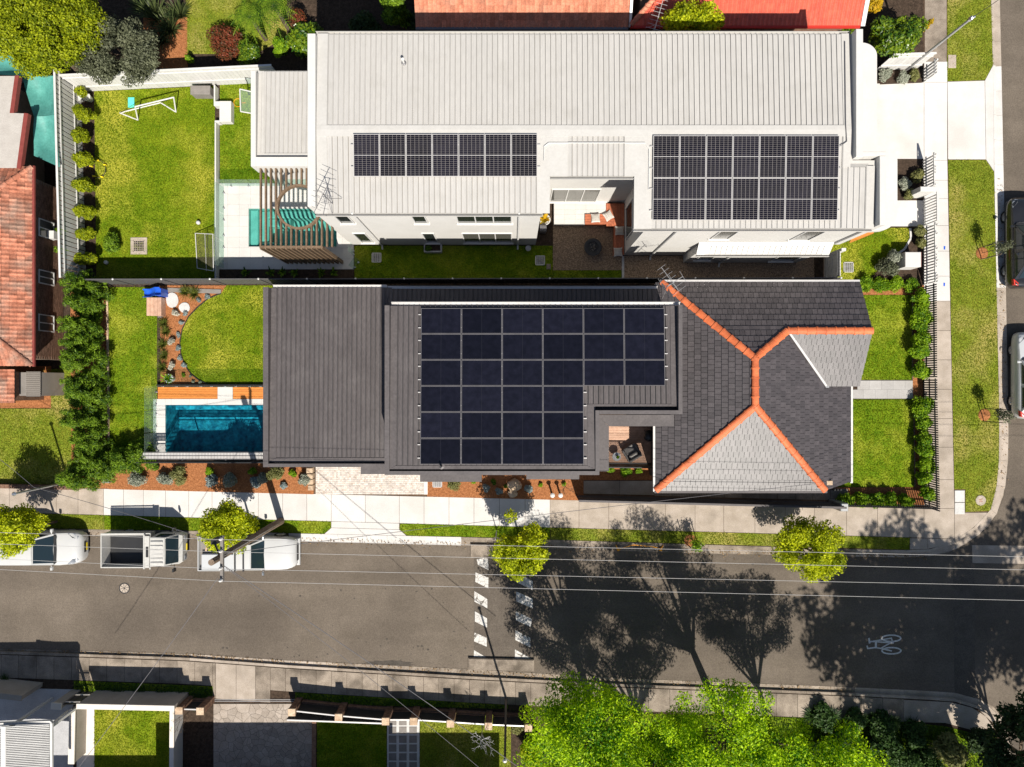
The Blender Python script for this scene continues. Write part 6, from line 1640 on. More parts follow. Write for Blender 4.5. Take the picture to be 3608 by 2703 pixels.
litter('dry leaves along the upper gutter', [(0, 1876), (1000, 1898), (1640, 1914), (2400, 1940), (3020, 1955), (3270, 1958)], 900, 'lf_litter')
litter('dry leaves along the lower gutter', [(0, 2290), (650, 2308), (1000, 2332), (1650, 2366), (2200, 2400), (2980, 2428)], 900, 'lf_litter')
litter('dry leaves on the front street gutter', [(3540, 1700), (3535, 1050), (3525, 620)], 250, 'lf_litter')
# ================================================================ NEIGHBOURS
def struct_root(name, label):
    r = bpy.data.objects.new(name, None); COL.objects.link(r); r['kind'] = 'structure'; r['label'] = label; WL[r.name] = Vector((0, 0, 0)); return r
# --- tiled brick house on the left
LH = thing('brick_house', 'brown brick house with weathered terracotta tiles at the left edge', 'house', (-26, 5.7, 0))
XE2, Y0, Y1, ze = -23.25, 0.87, 10.5, 2.8
mid = (Y0 + Y1) / 2; xr_ = XE2 - (Y1 - Y0) / 2; zr_ = ze + (Y1 - Y0) / 2 * .47
Rg = Vector((xr_, mid, zr_))
LT = Tiler(LH, M['terracotta'], 0.21, 0.31, 'roll', limit=300)
LT.plane(Vector((XE2, Y1, ze)), Vector((XE2, Y0, ze)), [Vector((XE2, Y1, ze)), Vector((XE2, Y0, ze)), Rg], False)
LT.plane(Vector((XE2, Y0, ze)), Vector((-26.5, Y0, ze)), [Vector((XE2, Y0, ze)), Vector((-26.5, Y0, ze)), Vector((-26.5, Y0 + 3.25, ze + 3.25 * .47))], False)
LT.plane(Vector((XE2, Y1, ze)), Vector((-26.5, Y1, ze)), [Vector((XE2, Y1, ze)), Vector((-26.5, Y1, ze)), Vector((-26.5, Y1 - 3.25, ze + 3.25 * .47))], False)
LT.finish()
for Yc in (Y0, Y1): ridge_run(LH, Vector((XE2, Yc, ze + .05)), Vector((XE2 + (xr_ - XE2) * .6, Yc + (mid - Yc) * .6, ze + .05 + (zr_ - ze) * .6)), M['terracotta'], .12, .36)
mb = MB(); mb.beam((XE2 + .06, Y0 - .05, ze), (XE2 + .06, Y1 + .05, ze), .12, .1); mb.build('gutter', M['maroon'], LH)
XW = -23.58
mb = MB(); mb.box(-30, XW - .012, Y0 + .35, Y1 - .35, -.02, ze - .1); mb.build('wall', M['mortar'], LH)
mb = MB()
for j in range(31):
    z = .02 + j * .086; off = (j % 2) * .12
    y = Y0 + .36 + off
    while y < Y1 - .6: mb.box(XW - .02, XW + random.uniform(0, .006), y, y + .228, z, z + .076); y += .24
o = mb.build('bricks', M['brick'], LH); o['kind'] = 'stuff'
for yc, w in ((7.8, .9), (3.05, .85), (5.35, .7)):
    window_x(LH, yc - w / 2, yc + w / 2, .8, 1.95, XW + .012, 1, 2, 'window_grey', 'white_paint')
mb = MB(); mb.box(XW + .01, XW + .35, 7.35, 7.75, .95, 1.3); mb.build('air_conditioner', M['white_paint'], LH)
# flat-roofed outbuilding above it
FH = thing('outbuilding', 'flat grey-roofed outbuilding with maroon fascia at the left edge', 'outbuilding', W(0, 430))
zf = 2.9
mb = MB(); mb.prism([W(-400, 268, zf), W(52, 268, zf), W(34, 398, zf), W(84, 400, zf), W(58, 592, zf), W(-400, 592, zf)], zf - .12, zf); mb.build('roof', M['flat_grey'], FH)
for L in ([(52, 266), (66, 266), (48, 398), (34, 398)], [(84, 398), (99, 400), (72, 596), (58, 592)]):
    mb = MB(); mb.prism([W(x, y, zf + .03) for x, y in L], zf - .2, zf + .03); mb.build('fascia', M['maroon'], FH)
mb = MB(); pxbox(mb, -300, 20, 285, 585, zf - .15, -.02); mb.build('wall', M['mortar'], FH)
# teal shade sails
def sail(label, L, z, zs=None):
    P = [W(x, y, zz_) for (x, y), zz_ in zip(L, zs or [z] * len(L))]
    n = 14; V = []; Q = []
    for i in range(n + 1):
        for j in range(n + 1):
            u, v = i / n, j / n; p = P[0] * (1 - u) * (1 - v) + P[1] * u * (1 - v) + P[2] * u * v + P[3] * (1 - u) * v
            V.append((p.x, p.y, p.z - .35 * math.sin(math.pi * u) * math.sin(math.pi * v) + .03 * math.sin(u * 9 + v * 5)))
    for i in range(n):
        for j in range(n): a = i * (n + 1) + j; Q.append((a, a + 1, a + n + 2, a + n + 1))
    o = np_mesh('shade_sail', V, Q, M['teal_tarp'], smooth=True); tag(o, label, 'shade sail'); return o
sail('teal shade sail beside the upper left tree', [(-60, 150), (50, 190), (120, 268), (-60, 262)], 2.3)
sail('narrow teal shade sail below the upper left tree', [(78, 268), (190, 268), (192, 405), (118, 412)], 2.0)
sail('teal shade sail between outbuilding and white back fence', [(120, 412), (195, 405), (212, 590), (118, 548)], 2.0)
mb = MB(); mb.tube(W(78, 290, 0), W(86, 240, 2.4), .05, n=8); tag(mb.build('sail_post', M['white_paint']), 'white post holding the teal shade sail', 'post')
# small shed
SH = thing('garden_shed', 'small beige ribbed-roof shed below the tiled house', 'shed', W(110, 1350))
a, b = W(92, 1398, 2.0), W(136, 1310, 2.0)
metal_roof(SH, Vector((a.x, b.y, 2.0)), Vector((a.x, a.y, 2.0)), Vector((b.x, b.y, 1.85)), M['render_tan'], .1)
mb = MB(); mb.box(a.x + .03, b.x - .03, a.y + .03, b.y - .03, -.02, 1.82); mb.build('wall', M['render_tan'], SH)
a, b = W(55, 1395, 2.0), W(91, 1312, 2.0); mb = MB(); mb.box(a.x, b.x, a.y, b.y, 1.7, 1.8); mb.build('lean_to_roof', M['grey_box'], SH)
SR = thing('tiled_lean_to', 'maroon tiled lean-to roof at the left edge below the brick house', 'lean-to', W(0, 1360))
ST = Tiler(SR, M['terracotta'], .21, .31, 'roll', limit=120)
p0, p1 = W(52, 1302, 2.4), W(52, 1420, 2.4); ST.plane(p0, p1, [p0, p1, p1 + Vector((-2.2, 0, .7)), p0 + Vector((-2.2, 0, .7))], False); ST.finish()
mb = MB(); mb.box(p0.x - 2.2, p0.x - .2, p1.y + .1, p0.y - .1, -.02, 2.2); mb.build('wall', M['brick'], SR)
# low brick wall at the footpath
t = thing('brick_wall', 'low red brick wall between dry lawn and footpath', 'wall', W(100, 1712))
a, b = W(-60, 1719), W(292, 1706)
for i in range(24):
    for j in range(4):
        x0 = a.x + (b.x - a.x) * (i + (.5 if j % 2 else 0)) / 24.5; w = (b.x - a.x) / 24.5 - .012; y0 = lerp_line([(a.x, W(0, 1709).y), (b.x, W(0, 1717).y)], x0) - .1
        mb = MB(); mb.box(x0, x0 + w, y0, y0 + .2, j * .088, j * .088 + .078); mb.build('brick', M['brick'], t)
# --- upper neighbours
NA = thing('tiled_house', 'weathered terracotta tiled house beyond the white house', 'house', (3, 19, 0))
zA = 3.2; xa, xb = W(1465, 97, zA).x, W(2213, 97, zA).x; yA = W(0, 97, zA).y
TA = Tiler(NA, M['terracotta_pale'], .21, .31, 'roll', limit=300)
TA.plane(Vector((xa, yA, zA)), Vector((xb, yA, zA)), [Vector((xa, yA, zA)), Vector((xb, yA, zA)), Vector((xb, yA + 2.6, zA + 1.2)), Vector((xa, yA + 2.6, zA + 1.2))], False); TA.finish()
mb = MB(); mb.beam((xa, yA - .06, zA), (xb, yA - .06, zA), .12, .1); mb.build('gutter', M['alu_dark'], NA)
mb = MB(); mb.beam((xb + .08, yA, zA + .02), (xb + .08, yA + 2.6, zA + 1.22), .12, .12); mb.build('barge_board', M['alu'], NA)
mb = MB(); mb.box(xa + .3, xb - .3, yA + .4, yA + 6, -.02, zA - .15); mb.build('wall', M['brick'], NA)
NB = thing('red_roof_house', 'house with bright red tiled roof at the top edge', 'house', (13, 19, 0))
zB = 3.4; x0, x1 = W(2222, 70, zB).x, W(3030, 88, zB).x; yB = W(0, 90, zB).y
TB = Tiler(NB, M['red_tile'], .21, .31, 'roll', limit=300)
TB.plane(Vector((x0, yB, zB)), Vector((x1, yB, zB)), [Vector((x0, yB, zB)), Vector((x1, yB, zB)), Vector((x1, yB + 2.4, zB + 1.1)), Vector((x0 + 2.4, yB + 2.4, zB + 1.1))], False); TB.finish()
ridge_run(NB, Vector((x0, yB, zB + .05)), Vector((x0 + 2.4, yB + 2.4, zB + 1.15)), M['terracotta_pale'], .12, .36)
mb = MB(); mb.beam((x1 + .1, yB - .05, zB + .03), (x1 + .1, yB + 2.4, zB + 1.13), .2, .1); mb.build('barge_board', M['white_paint'], NB)
mb = MB(); mb.beam((x0, yB - .06, zB - .02), (x1, yB - .06, zB - .02), .12, .1); mb.build('gutter', M['red_paint'], NB)
mb = MB(); mb.box(x0 + .5, x1 - .3, yB + .4, yB + 6, -.02, zB - .15); mb.build('wall', M['brick'], NB)
t = thing('satellite_dish', 'blue-grey satellite dish below the terracotta roof', 'satellite dish', W(1675, 110, 3.0)); c = W(1672, 92, 3.1)
V = []; Q = []
tilt = Matrix.Rotation(.5, 3, 'X') @ Matrix.Rotation(.35, 3, 'Y')
for i in range(6):
    for j in range(24):
        r = .33 * i / 5; a_ = j * math.pi / 12; q = tilt @ Vector((r * math.cos(a_), r * math.sin(a_) * 1.05, .8 * r * r)); V.append(c + q)
for i in range(5):
    for j in range(24): Q.append((i * 24 + j, i * 24 + (j + 1) % 24, (i + 1) * 24 + (j + 1) % 24, (i + 1) * 24 + j))
np_mesh('dish', V, Q, M['grey_metal'], t, True)
mb = MB(); mb.tube(c, c + Vector((0, .1, -.5)), .025, n=6); mb.tube(c, c + tilt @ Vector((0, -.1, .45)), .012, n=5); mb.build('mount', M['grey_metal'], t)
yagi('antenna', 'pale television antenna in front of the red roof', WG(2110, 360, 2.6) if False else W(2297, 118, 3.3), 1.4, [(1.3, 1.3, 1.4, 8, .42)], 'alu')
mb = MB(); mb.box(W(1290, 0).x, W(2920, 0).x, W(0, 372).y - .05, W(0, 372).y + .05, 0, 1.7); tag(mb.build('boundary_fence', M['timber_old']), 'dark timber fence in the shade behind the white house', 'fence')

# ================================================================ LOWER SIDE OF THE STREET
KBy = lambda x: lerp_line(KB, x)
Q = []
xs = list(range(-120, 760, 62)) + [760, 832, 900] + list(range(952, 1960, 54)) + list(range(1985, 3200, 75))
for a, b in zip(xs[:-1], xs[1:]):
    m = 'concrete_old' if 755 < a < 900 else 'concrete_worn'
    h = 84 if a < 740 or a > 905 else 128
    Q.append((pts([(a, KBy(a) + 3), (b, KBy(b) + 3), (b, KBy(b) + h), (a, KBy(a) + h)]), m, 0.0))
Q.append((pts([(3185, 2466), (3350, 2474), (3426, 2494), (3474, 2524), (3502, 2566), (3420, 2572), (3330, 2548), (3185, 2544)]), 'concrete_old', 0.0))
slab_set('footpath', 'old footpath on the lower side of the street', Q)
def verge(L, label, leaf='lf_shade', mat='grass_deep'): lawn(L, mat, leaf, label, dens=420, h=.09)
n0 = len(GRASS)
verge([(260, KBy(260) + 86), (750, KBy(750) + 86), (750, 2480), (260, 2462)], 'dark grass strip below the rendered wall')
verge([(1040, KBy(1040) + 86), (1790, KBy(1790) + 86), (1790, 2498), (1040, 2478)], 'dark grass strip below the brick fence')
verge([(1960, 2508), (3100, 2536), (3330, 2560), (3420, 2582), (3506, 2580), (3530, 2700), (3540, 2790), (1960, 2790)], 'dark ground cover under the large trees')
lawn([(333, 2440), (596, 2440), (596, 3000), (333, 3000)], 'grass', 'lf_grass', 'bright lawn behind the rendered wall')
lawn([(1117, 2500), (1362, 2505), (1362, 3000), (1117, 3000)], 'grass_deep', 'lf_grass', 'shaded lawn behind the sliding gate')
lawn([(1480, 2508), (1800, 2520), (1800, 3000), (1480, 3000)], 'grass_dry', 'lf_grass_dry', 'lawn behind the brick pillar fence')
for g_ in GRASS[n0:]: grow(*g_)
for L, m, l in (([(60, 2425), (258, 2430), (258, 3000), (60, 3000)], 'blue_concrete', 'shaded blue-grey driveway at the lower left'), ([(270, 2440), (332, 2440), (332, 3000), (270, 3000)], 'cap_cream', 'cream concrete path beside the bright lawn'), ([(-200, 2430), (60, 2430), (60, 3000), (-200, 3000)], 'blue_concrete', 'shaded paving at the lower left edge')):
    mb = MB(); mb.prism(pts(L), -.05, .002); o = struct(mb, 'paving', M[m]); o['label'] = l
# stamped driveway of random stones
def crazy(label, x0, x1, y0, y1, n, mat, grout, seed=3):
    a, b = W(x0, y1), W(x1, y0); mb = MB(); mb.box(a.x, b.x, a.y, b.y, -.05, -.004); root = struct(mb, 'driveway', M[grout]); root['label'] = label
    r = random.Random(seed); S = [(r.uniform(a.x, b.x), r.uniform(a.y, b.y)) for _ in range(n)]
    for i, s in enumerate(S):
        P = [(a.x, a.y), (b.x, a.y), (b.x, b.y), (a.x, b.y)]
        for j, q in enumerate(S):
            if i == j or (q[0] - s[0]) ** 2 + (q[1] - s[1]) ** 2 > 4: continue
            m_ = ((s[0] + q[0]) / 2, (s[1] + q[1]) / 2); d = (q[0] - s[0], q[1] - s[1]); out = []
            for k in range(len(P)):
                p, w = P[k], P[(k + 1) % len(P)]
                sp = (p[0] - m_[0]) * d[0] + (p[1] - m_[1]) * d[1]; sw = (w[0] - m_[0]) * d[0] + (w[1] - m_[1]) * d[1]
                if sp <= 0: out.append(p)
                if (sp <= 0) != (sw <= 0): t_ = sp / (sp - sw); out.append((p[0] + t_ * (w[0] - p[0]), p[1] + t_ * (w[1] - p[1])))
            P = out
            if not P: break
        if len(P) >= 3 and parea(P) > .01:
            mb = MB(); mb.prism(inset(P, .008), -.03, .003 + r.uniform(-.002, .002)); mb.build('paver', M[mat], root)
crazy('stamped stone driveway behind the sliding gate', 752, 1100, 2480, 2860, 300, 'stamped', 'joint')
for i, (x0, x1) in enumerate(((752, 1040),)):
    t = thing('trench_grate', 'thin metal trench grate across the stamped driveway', 'drain grate', W(890, 2468)); a, b = W(x0, 2472), W(x1, 2464)
    mb = MB(); mb.box(a.x, b.x, a.y, a.y + .012, 0, .012); mb.box(a.x, b.x, b.y - .012, b.y, 0, .012); mb.build('frame', M['alu'], t)
    mb = MB(); k = 70
    for j in range(k): xx = a.x + (b.x - a.x) * j / k; mb.box(xx, xx + .025, a.y + .013, b.y - .013, 0, .01)
    o = mb.build('bars', M['alu_dark'], t); o['kind'] = 'stuff'
# rendered wall with cream cap
def capped_wall(label, P, Q, h, th, wall, cap, capw=.06, name='garden_wall'):
    P, Q = Vector(P), Vector(Q); d = (Q - P).normalized(); n = Vector((-d.y, d.x, 0)); t = thing(name, label, 'wall', ((P.x + Q.x) / 2, (P.y + Q.y) / 2, 0))
    mb = MB(); mb.prism([P - n * th / 2, Q - n * th / 2, Q + n * th / 2, P + n * th / 2], -.02, h); mb.build('wall', M[wall], t)
    e = d * capw / 2; c = n * (th + capw) / 2; mb = MB(); mb.prism([P - c - e, Q - c + e, Q + c + e, P + c - e], h + .001, h + .07); mb.build('cap', M[cap], t); return t
def top(px, py, h): p = W(px, py, h); p.z = 0; return p
capped_wall('tan rendered wall with cream cap in front of the bright lawn', top(272, 2489, 1.6), top(612, 2496, 1.6), 1.55, .2, 'render_tan', 'cap_cream')
capped_wall('tan rendered wall at the lower left edge', top(-120, 2440, 1.6), top(72, 2462, 1.6) , 1.5, .22, 'render_tan', 'render_tan')
capped_wall('short tan gate wall beside the shaded driveway', top(182, 2488, 1.6), top(214, 2490, 1.6), 1.55, .26, 'render_tan', 'cap_cream')
capped_wall('long grey wall beside the cream path', top(255, 2500, 1.0), top(251, 2690, 1.0), .95, .25, 'render_tan', 'cap_cream')
capped_wall('white wall along the right side of the bright lawn', top(606, 2505, 1.0), top(603, 2900, 1.0), .95, .16, 'white_wall', 'cap_cream')
fence('slat_gate', 'narrow black slat gate in the rendered wall', 'gate', top(216, 2484, 1.5), top(270, 2484, 1.5), 1.45, .02, .03, .03, bm_, M['cap_cream'])
# carport
t = thing('carport', 'white ribbed-roof carport at the lower left corner', 'carport', W(60, 2620)); zc2 = 3.3
a, b = W(28, 2700, zc2), W(170, 2554, zc2)
metal_roof(t, Vector((b.x, b.y, zc2 - .15)) * 1 if False else Vector((b.x, a.y - 2.0, zc2 - .1)), Vector((b.x, b.y, zc2 - .1)), Vector((a.x, a.y - 2.0, zc2 + .12)), M['white_paint'], .085)
a2 = W(-200, 2700, zc2)
metal_roof(t, Vector((a2.x, b.y - .15, zc2 - .1)), Vector((a2.x, a.y - 2.0, zc2 - .1)), Vector((W(14, 0, zc2).x, b.y - .15, zc2 + .12)), M['white_paint'], .085)
mb = MB(); mb.box(W(13, 0, zc2).x, a.x + .02, a.y - 2.0, b.y, zc2 + .1, zc2 + .18); mb.build('ridge_cap', M['white_paint'], t)
mb = MB(); mb.slab([Vector((b.x + .1, b.y, zc2 - .13)), Vector((b.x, b.y + .13, zc2 - .11)), Vector((a.x - 3, b.y - .02, zc2 + .02)), Vector((a.x - 3, b.y - .15, zc2 + .02))], .14); mb.build('fascia', M['white_paint'], t)
mb = MB(); mb.box(b.x, b.x + .11, a.y - 2.0, b.y, zc2 - .22, zc2 - .12); mb.build('gutter', M['white_paint'], t)
for x, y in ((165, 2572), (20, 2572)):
    p = top(x, y, zc2); mb = MB(); mb.box(p.x - .06, p.x + .06, p.y - .06, p.y + .06, 0, zc2 - .12); mb.build('post', M['white_paint'], t)
p, q = top(170, 2562, 3.0), W(232, 2510)
mb = MB(); mb.tube(W(172, 2558, 3.0), W(238, 2504, 1.2), .04, n=8); mb.build('brace', M['white_paint'], t)
# brick pillar fence
pil = [(629, 2505), (704, 2507), (1027, 2511), (1192, 2529), (1358, 2543), (1457, 2543), (1587, 2551), (1721, 2560), (1862, 2566)]
zpil = 1.35
tops = []
for i, (x, y) in enumerate(pil):
    p = top(x, y, zpil); tops.append(p); t = thing('brick_pillar', '%s brick pillar from the left along the lower fence' % ORD[i], 'pillar', p, 'brick pillars of the lower fence')
    w = .17
    mb = MB(); mb.box(p.x - w + .012, p.x + w - .012, p.y - w + .012, p.y + w - .012, -.02, zpil - .06); mb.build('core', M['mortar'], t)
    for j in range(14):
        z = j * .092
        for s in (0, 1):
            for side in range(4):
                u0 = -w + s * w + (0 if j % 2 else .0); mb = None
        ring = MB()
        for side in range(4):
            R = Matrix.Rotation(side * math.pi / 2, 3, 'Z')
            for s in (0, 1):
                c_ = MB(); c_.box(-w + s * w + .005, s * w - .005, -w, -w + .02, z, z + .08); ring.add([p + R @ Vector(v) for v in c_.v], c_.f)
        ring.build('brick_course', M['brick'], t)
    mb = MB(); mb.bev(p.x - w - .02, p.x + w + .02, p.y - w - .02, p.y + w + .02, zpil - .06, zpil, .015); mb.build('capstone', M['sandstone'], t)
def louvre_panel(label, A, B, z0, z1, plinth=True):
    A, B = Vector(A), Vector(B); d = (B - A).normalized(); A = A + d * .2; B = B - d * .2; t = thing('fence_panel', label, 'fence panel', ((A.x + B.x) / 2, (A.y + B.y) / 2, 0)); n = Vector((-d.y, d.x, 0))
    k = 9
    for j in range(k):
        z = z0 + (z1 - z0) * j / k; mb = MB(); mb.beam(A + Vector((0, 0, z)), B + Vector((0, 0, z)), .03, .07); mb.build('slat', M['black_metal'], t)
    mb = MB(); mb.beam(A + Vector((0, 0, z1)), B + Vector((0, 0, z1)), .06, .05); mb.build('top_rail', M['alu'], t)
    if plinth:
        mb = MB(); mb.prism([A - n * .1, B - n * .1, B + n * .1, A + n * .1], -.02, z0 - .06); mb.build('plinth', M['brick'], t)
nmz = ['left of the driveway', 'across the driveway', 'between third and fourth pillars', 'between fourth and fifth pillars', 'at the paver path', 'between sixth and seventh pillars', 'between seventh and eighth pillars', 'beside the large tree']
for i in (0, 2, 3, 4, 5, 6, 7): louvre_panel('black slat fence panel %s' % nmz[i], tops[i], tops[i + 1], .35, 1.15)
t = thing('sliding_gate', 'long dark slatted sliding gate drawn open behind the fence', 'gate', top(1180, 2545, 1.1)); A, B = top(1012, 2536, 1.1), top(1345, 2548, 1.1)
for j in range(12):
    mb = MB(); mb.beam(A + Vector((0, 0, .08 + j * .085)), B + Vector((0, 0, .08 + j * .085)), .03, .06); mb.build('slat', M['black_metal'], t)
mb = MB(); mb.beam(A + Vector((0, 0, 1.12)), B + Vector((0, 0, 1.12)), .07, .05); mb.build('top_rail', M['alu'], t)
for f in (0, .36, .68, 1): p = A.lerp(B, f); mb = MB(); mb.box(p.x - .03, p.x + .03, p.y - .03, p.y + .03, 0, 1.1); mb.build('upright', M['black_metal'], t)
# dark pavers in pale pebbles
a, b = W(1364, 2860), W(1478, 2520); root = MB().box(a.x, b.x, a.y, b.y, -.05, .0); root = struct(root, 'garden_path', M['stone_pale']); root['label'] = 'path of dark square pavers set in pale pebbles'
pv = [W(1380, 2566), W(1411, 2566), W(1442, 2566)]
for c in range(3):
    for r in range(8):
        x0, y0 = W(1370 + c * 36, 0).x, W(0, 2530 + r * 31).y
        mb = MB(); mb.bev(x0, x0 + .40, y0 - .38, y0, -.04, .02, .006); mb.build('paver', M['grey_box'], root)
edging([(1108, 2505), (1104, 2860)], .22, .05, 'brick', 'brick edging between driveway and shaded lawn')
# bare frangipani
def bare_tree(label, base, h, r, n=5, mat='stone_pale', name='bare_tree'):
    t = thing(name, label, 'tree', base); mb = MB(); base = Vector(base)
    def grow_(p, d, L, rad, lev):
        e = p + d * L; mb.tube(p, e, rad, rad * .75, 6)
        if lev == 0: return
        for k in range(random.choice((2, 3))):
            nd = (d + Vector((random.uniform(-1, 1), random.uniform(-1, 1), random.uniform(-.1, .5))) * .75).normalized(); grow_(e, nd, L * .72, rad * .7, lev - 1)
    grow_(base, Vector((0, 0, 1)), h, r, n); mb.build('branches', M[mat], t); return t
bare_tree('bare pale-branched frangipani on the lower lawn', W(1700, 2560), .75, .032, 4)
bare_tree('bare shrub beside the white lower wall', W(668, 2505), .5, .018, 4, 'timber_old')
bare_tree('bare brown shrub beside the mulch bed path', W(1990, 1712), .35, .02, 4, 'bark')
# houses just below the frame; only their shade reaches the picture
for l, x0, x1, y0, h in (('house below the frame shading the stamped driveway', 640, 1420, 2785, 4.4), ('house below the frame shading the lawn with pavers', 1430, 1790, 2800, 4.0), ('house below the frame behind the bright lawn', 230, 600, 2890, 4.2)):
    t = thing('house', l, 'house', W((x0 + x1) / 2, y0)); a, b = W(x0, y0), W(x1, y0)
    mb = MB(); mb.box(a.x, b.x, a.y - 6, a.y, -.02, h - .3); mb.build('wall', M['brick'], t)
    mb = MB(); mb.add([(a.x - .4, a.y - 6.4, h - .3), (b.x + .4, a.y - 6.4, h - .3), (b.x + .4, a.y + .4, h - .3), (a.x - .4, a.y + .4, h - .3), (a.x + 1.5, a.y - 3, h + 1.4), (b.x - 1.5, a.y - 3, h + 1.4)], [(0, 3, 2, 1), (0, 1, 5, 4), (2, 3, 4, 5), (1, 2, 5), (3, 0, 4)]); mb.build('roof', M['terracotta'], t)
# ================================================================ VEHICLES
def loft(stations, name, mat, parent, smooth=True, close=True):
    """skin cross-sections (lists of equally many points)"""
    m = len(stations[0]); mb = MB(); V = [p for s in stations for p in s]; f = []
    for i in range(len(stations) - 1):
        for j in range(m - 1): f.append((i * m + j, i * m + j + 1, (i + 1) * m + j + 1, (i + 1) * m + j))
    if close: f.append(tuple(range(m))); f.append(tuple(reversed(range((len(stations) - 1) * m, len(stations) * m))))
    mb.add(V, f); o = mb.build(name, mat, parent, local=True, smooth=False)
    me = o.data
    bm = bmesh.new(); bm.from_mesh(me); bmesh.ops.recalc_face_normals(bm, faces=bm.faces); bm.to_mesh(me); bm.free()
    if smooth: me.shade_smooth(); me.set_sharp_from_angle(angle=math.radians(38))
    return o
def bil(q, u, v):
    a, b, c, d = [Vector(p) for p in q]
    return a * (1 - u) * (1 - v) + b * u * (1 - v) + c * u * v + d * (1 - u) * v
def pane(q, m, off, name, mat, parent, mu=None):
    """flat pane inset in a quad, lifted off its face"""
    a, b, c, d = [Vector(p) for p in q]; n = (b - a).cross(d - a).normalized() * off; mu = mu or m
    mb = MB(); P = [bil(q, mu, m) + n, bil(q, 1 - mu, m) + n, bil(q, 1 - mu, 1 - m) + n, bil(q, mu, 1 - m) + n]; mb.add(P, [(0, 1, 2, 3)])
    mb.add([p - n * 1.6 for p in P], [(3, 2, 1, 0)]); k = len(mb.v)
    mb.f += [(0, 4, 5, 1), (1, 5, 6, 2), (2, 6, 7, 3), (3, 7, 4, 0)]
    return mb.build(name, mat, parent, local=True)
def wheel(parent, x, y, r=.33, w=.22):
    s = 1 if y > 0 else -1
    mb = MB(); mb.tube((x, y - w / 2, r), (x, y + w / 2, r), r, n=22); o = mb.build('wheel', M['tyre'], parent, local=True)
    mb = MB(); mb.tube((x, y + s * (w / 2 + .001), r), (x, y + s * (w / 2 + .012), r), r * .66, r * .6, n=18); mb.build('rim', M['steel'], o, local=True)
    mb = MB()
    for k in range(5):
        a = k * 2 * math.pi / 5; mb.beam((x, y + s * (w / 2 + .016), r), (x + r * .58 * math.cos(a), y + s * (w / 2 + .016), r + r * .58 * math.sin(a)), .05, .012)
    mb.build('spokes', M['grey_metal'], o, local=True)
def section(x, w, sill, sh, tp, crown=.02):
    h = [(-w * .9, sill), (-w * .985, sill + .12), (-w, sill + .3), (-w * .985, sh - .06), (-w * .93, sh), (-w * .6, tp), (0, tp + crown)]
    return [(x, y, z) for y, z in h] + [(x, -y, z) for y, z in reversed(h[:-1])]
def mirrors(t, x, y, z, mat, glass=False):
    for s in (1, -1):
        mb = MB(); mb.tube((x, s * (y - .04), z), (x + .02, s * (y + .05), z + .02), .03, n=6); mb.bev(x - .05, x + .07, min(s * (y + .03), s * (y + .2)), max(s * (y + .03), s * (y + .2)), z - .06, z + .07, .03); mb.build('mirror', mat, t, local=True)
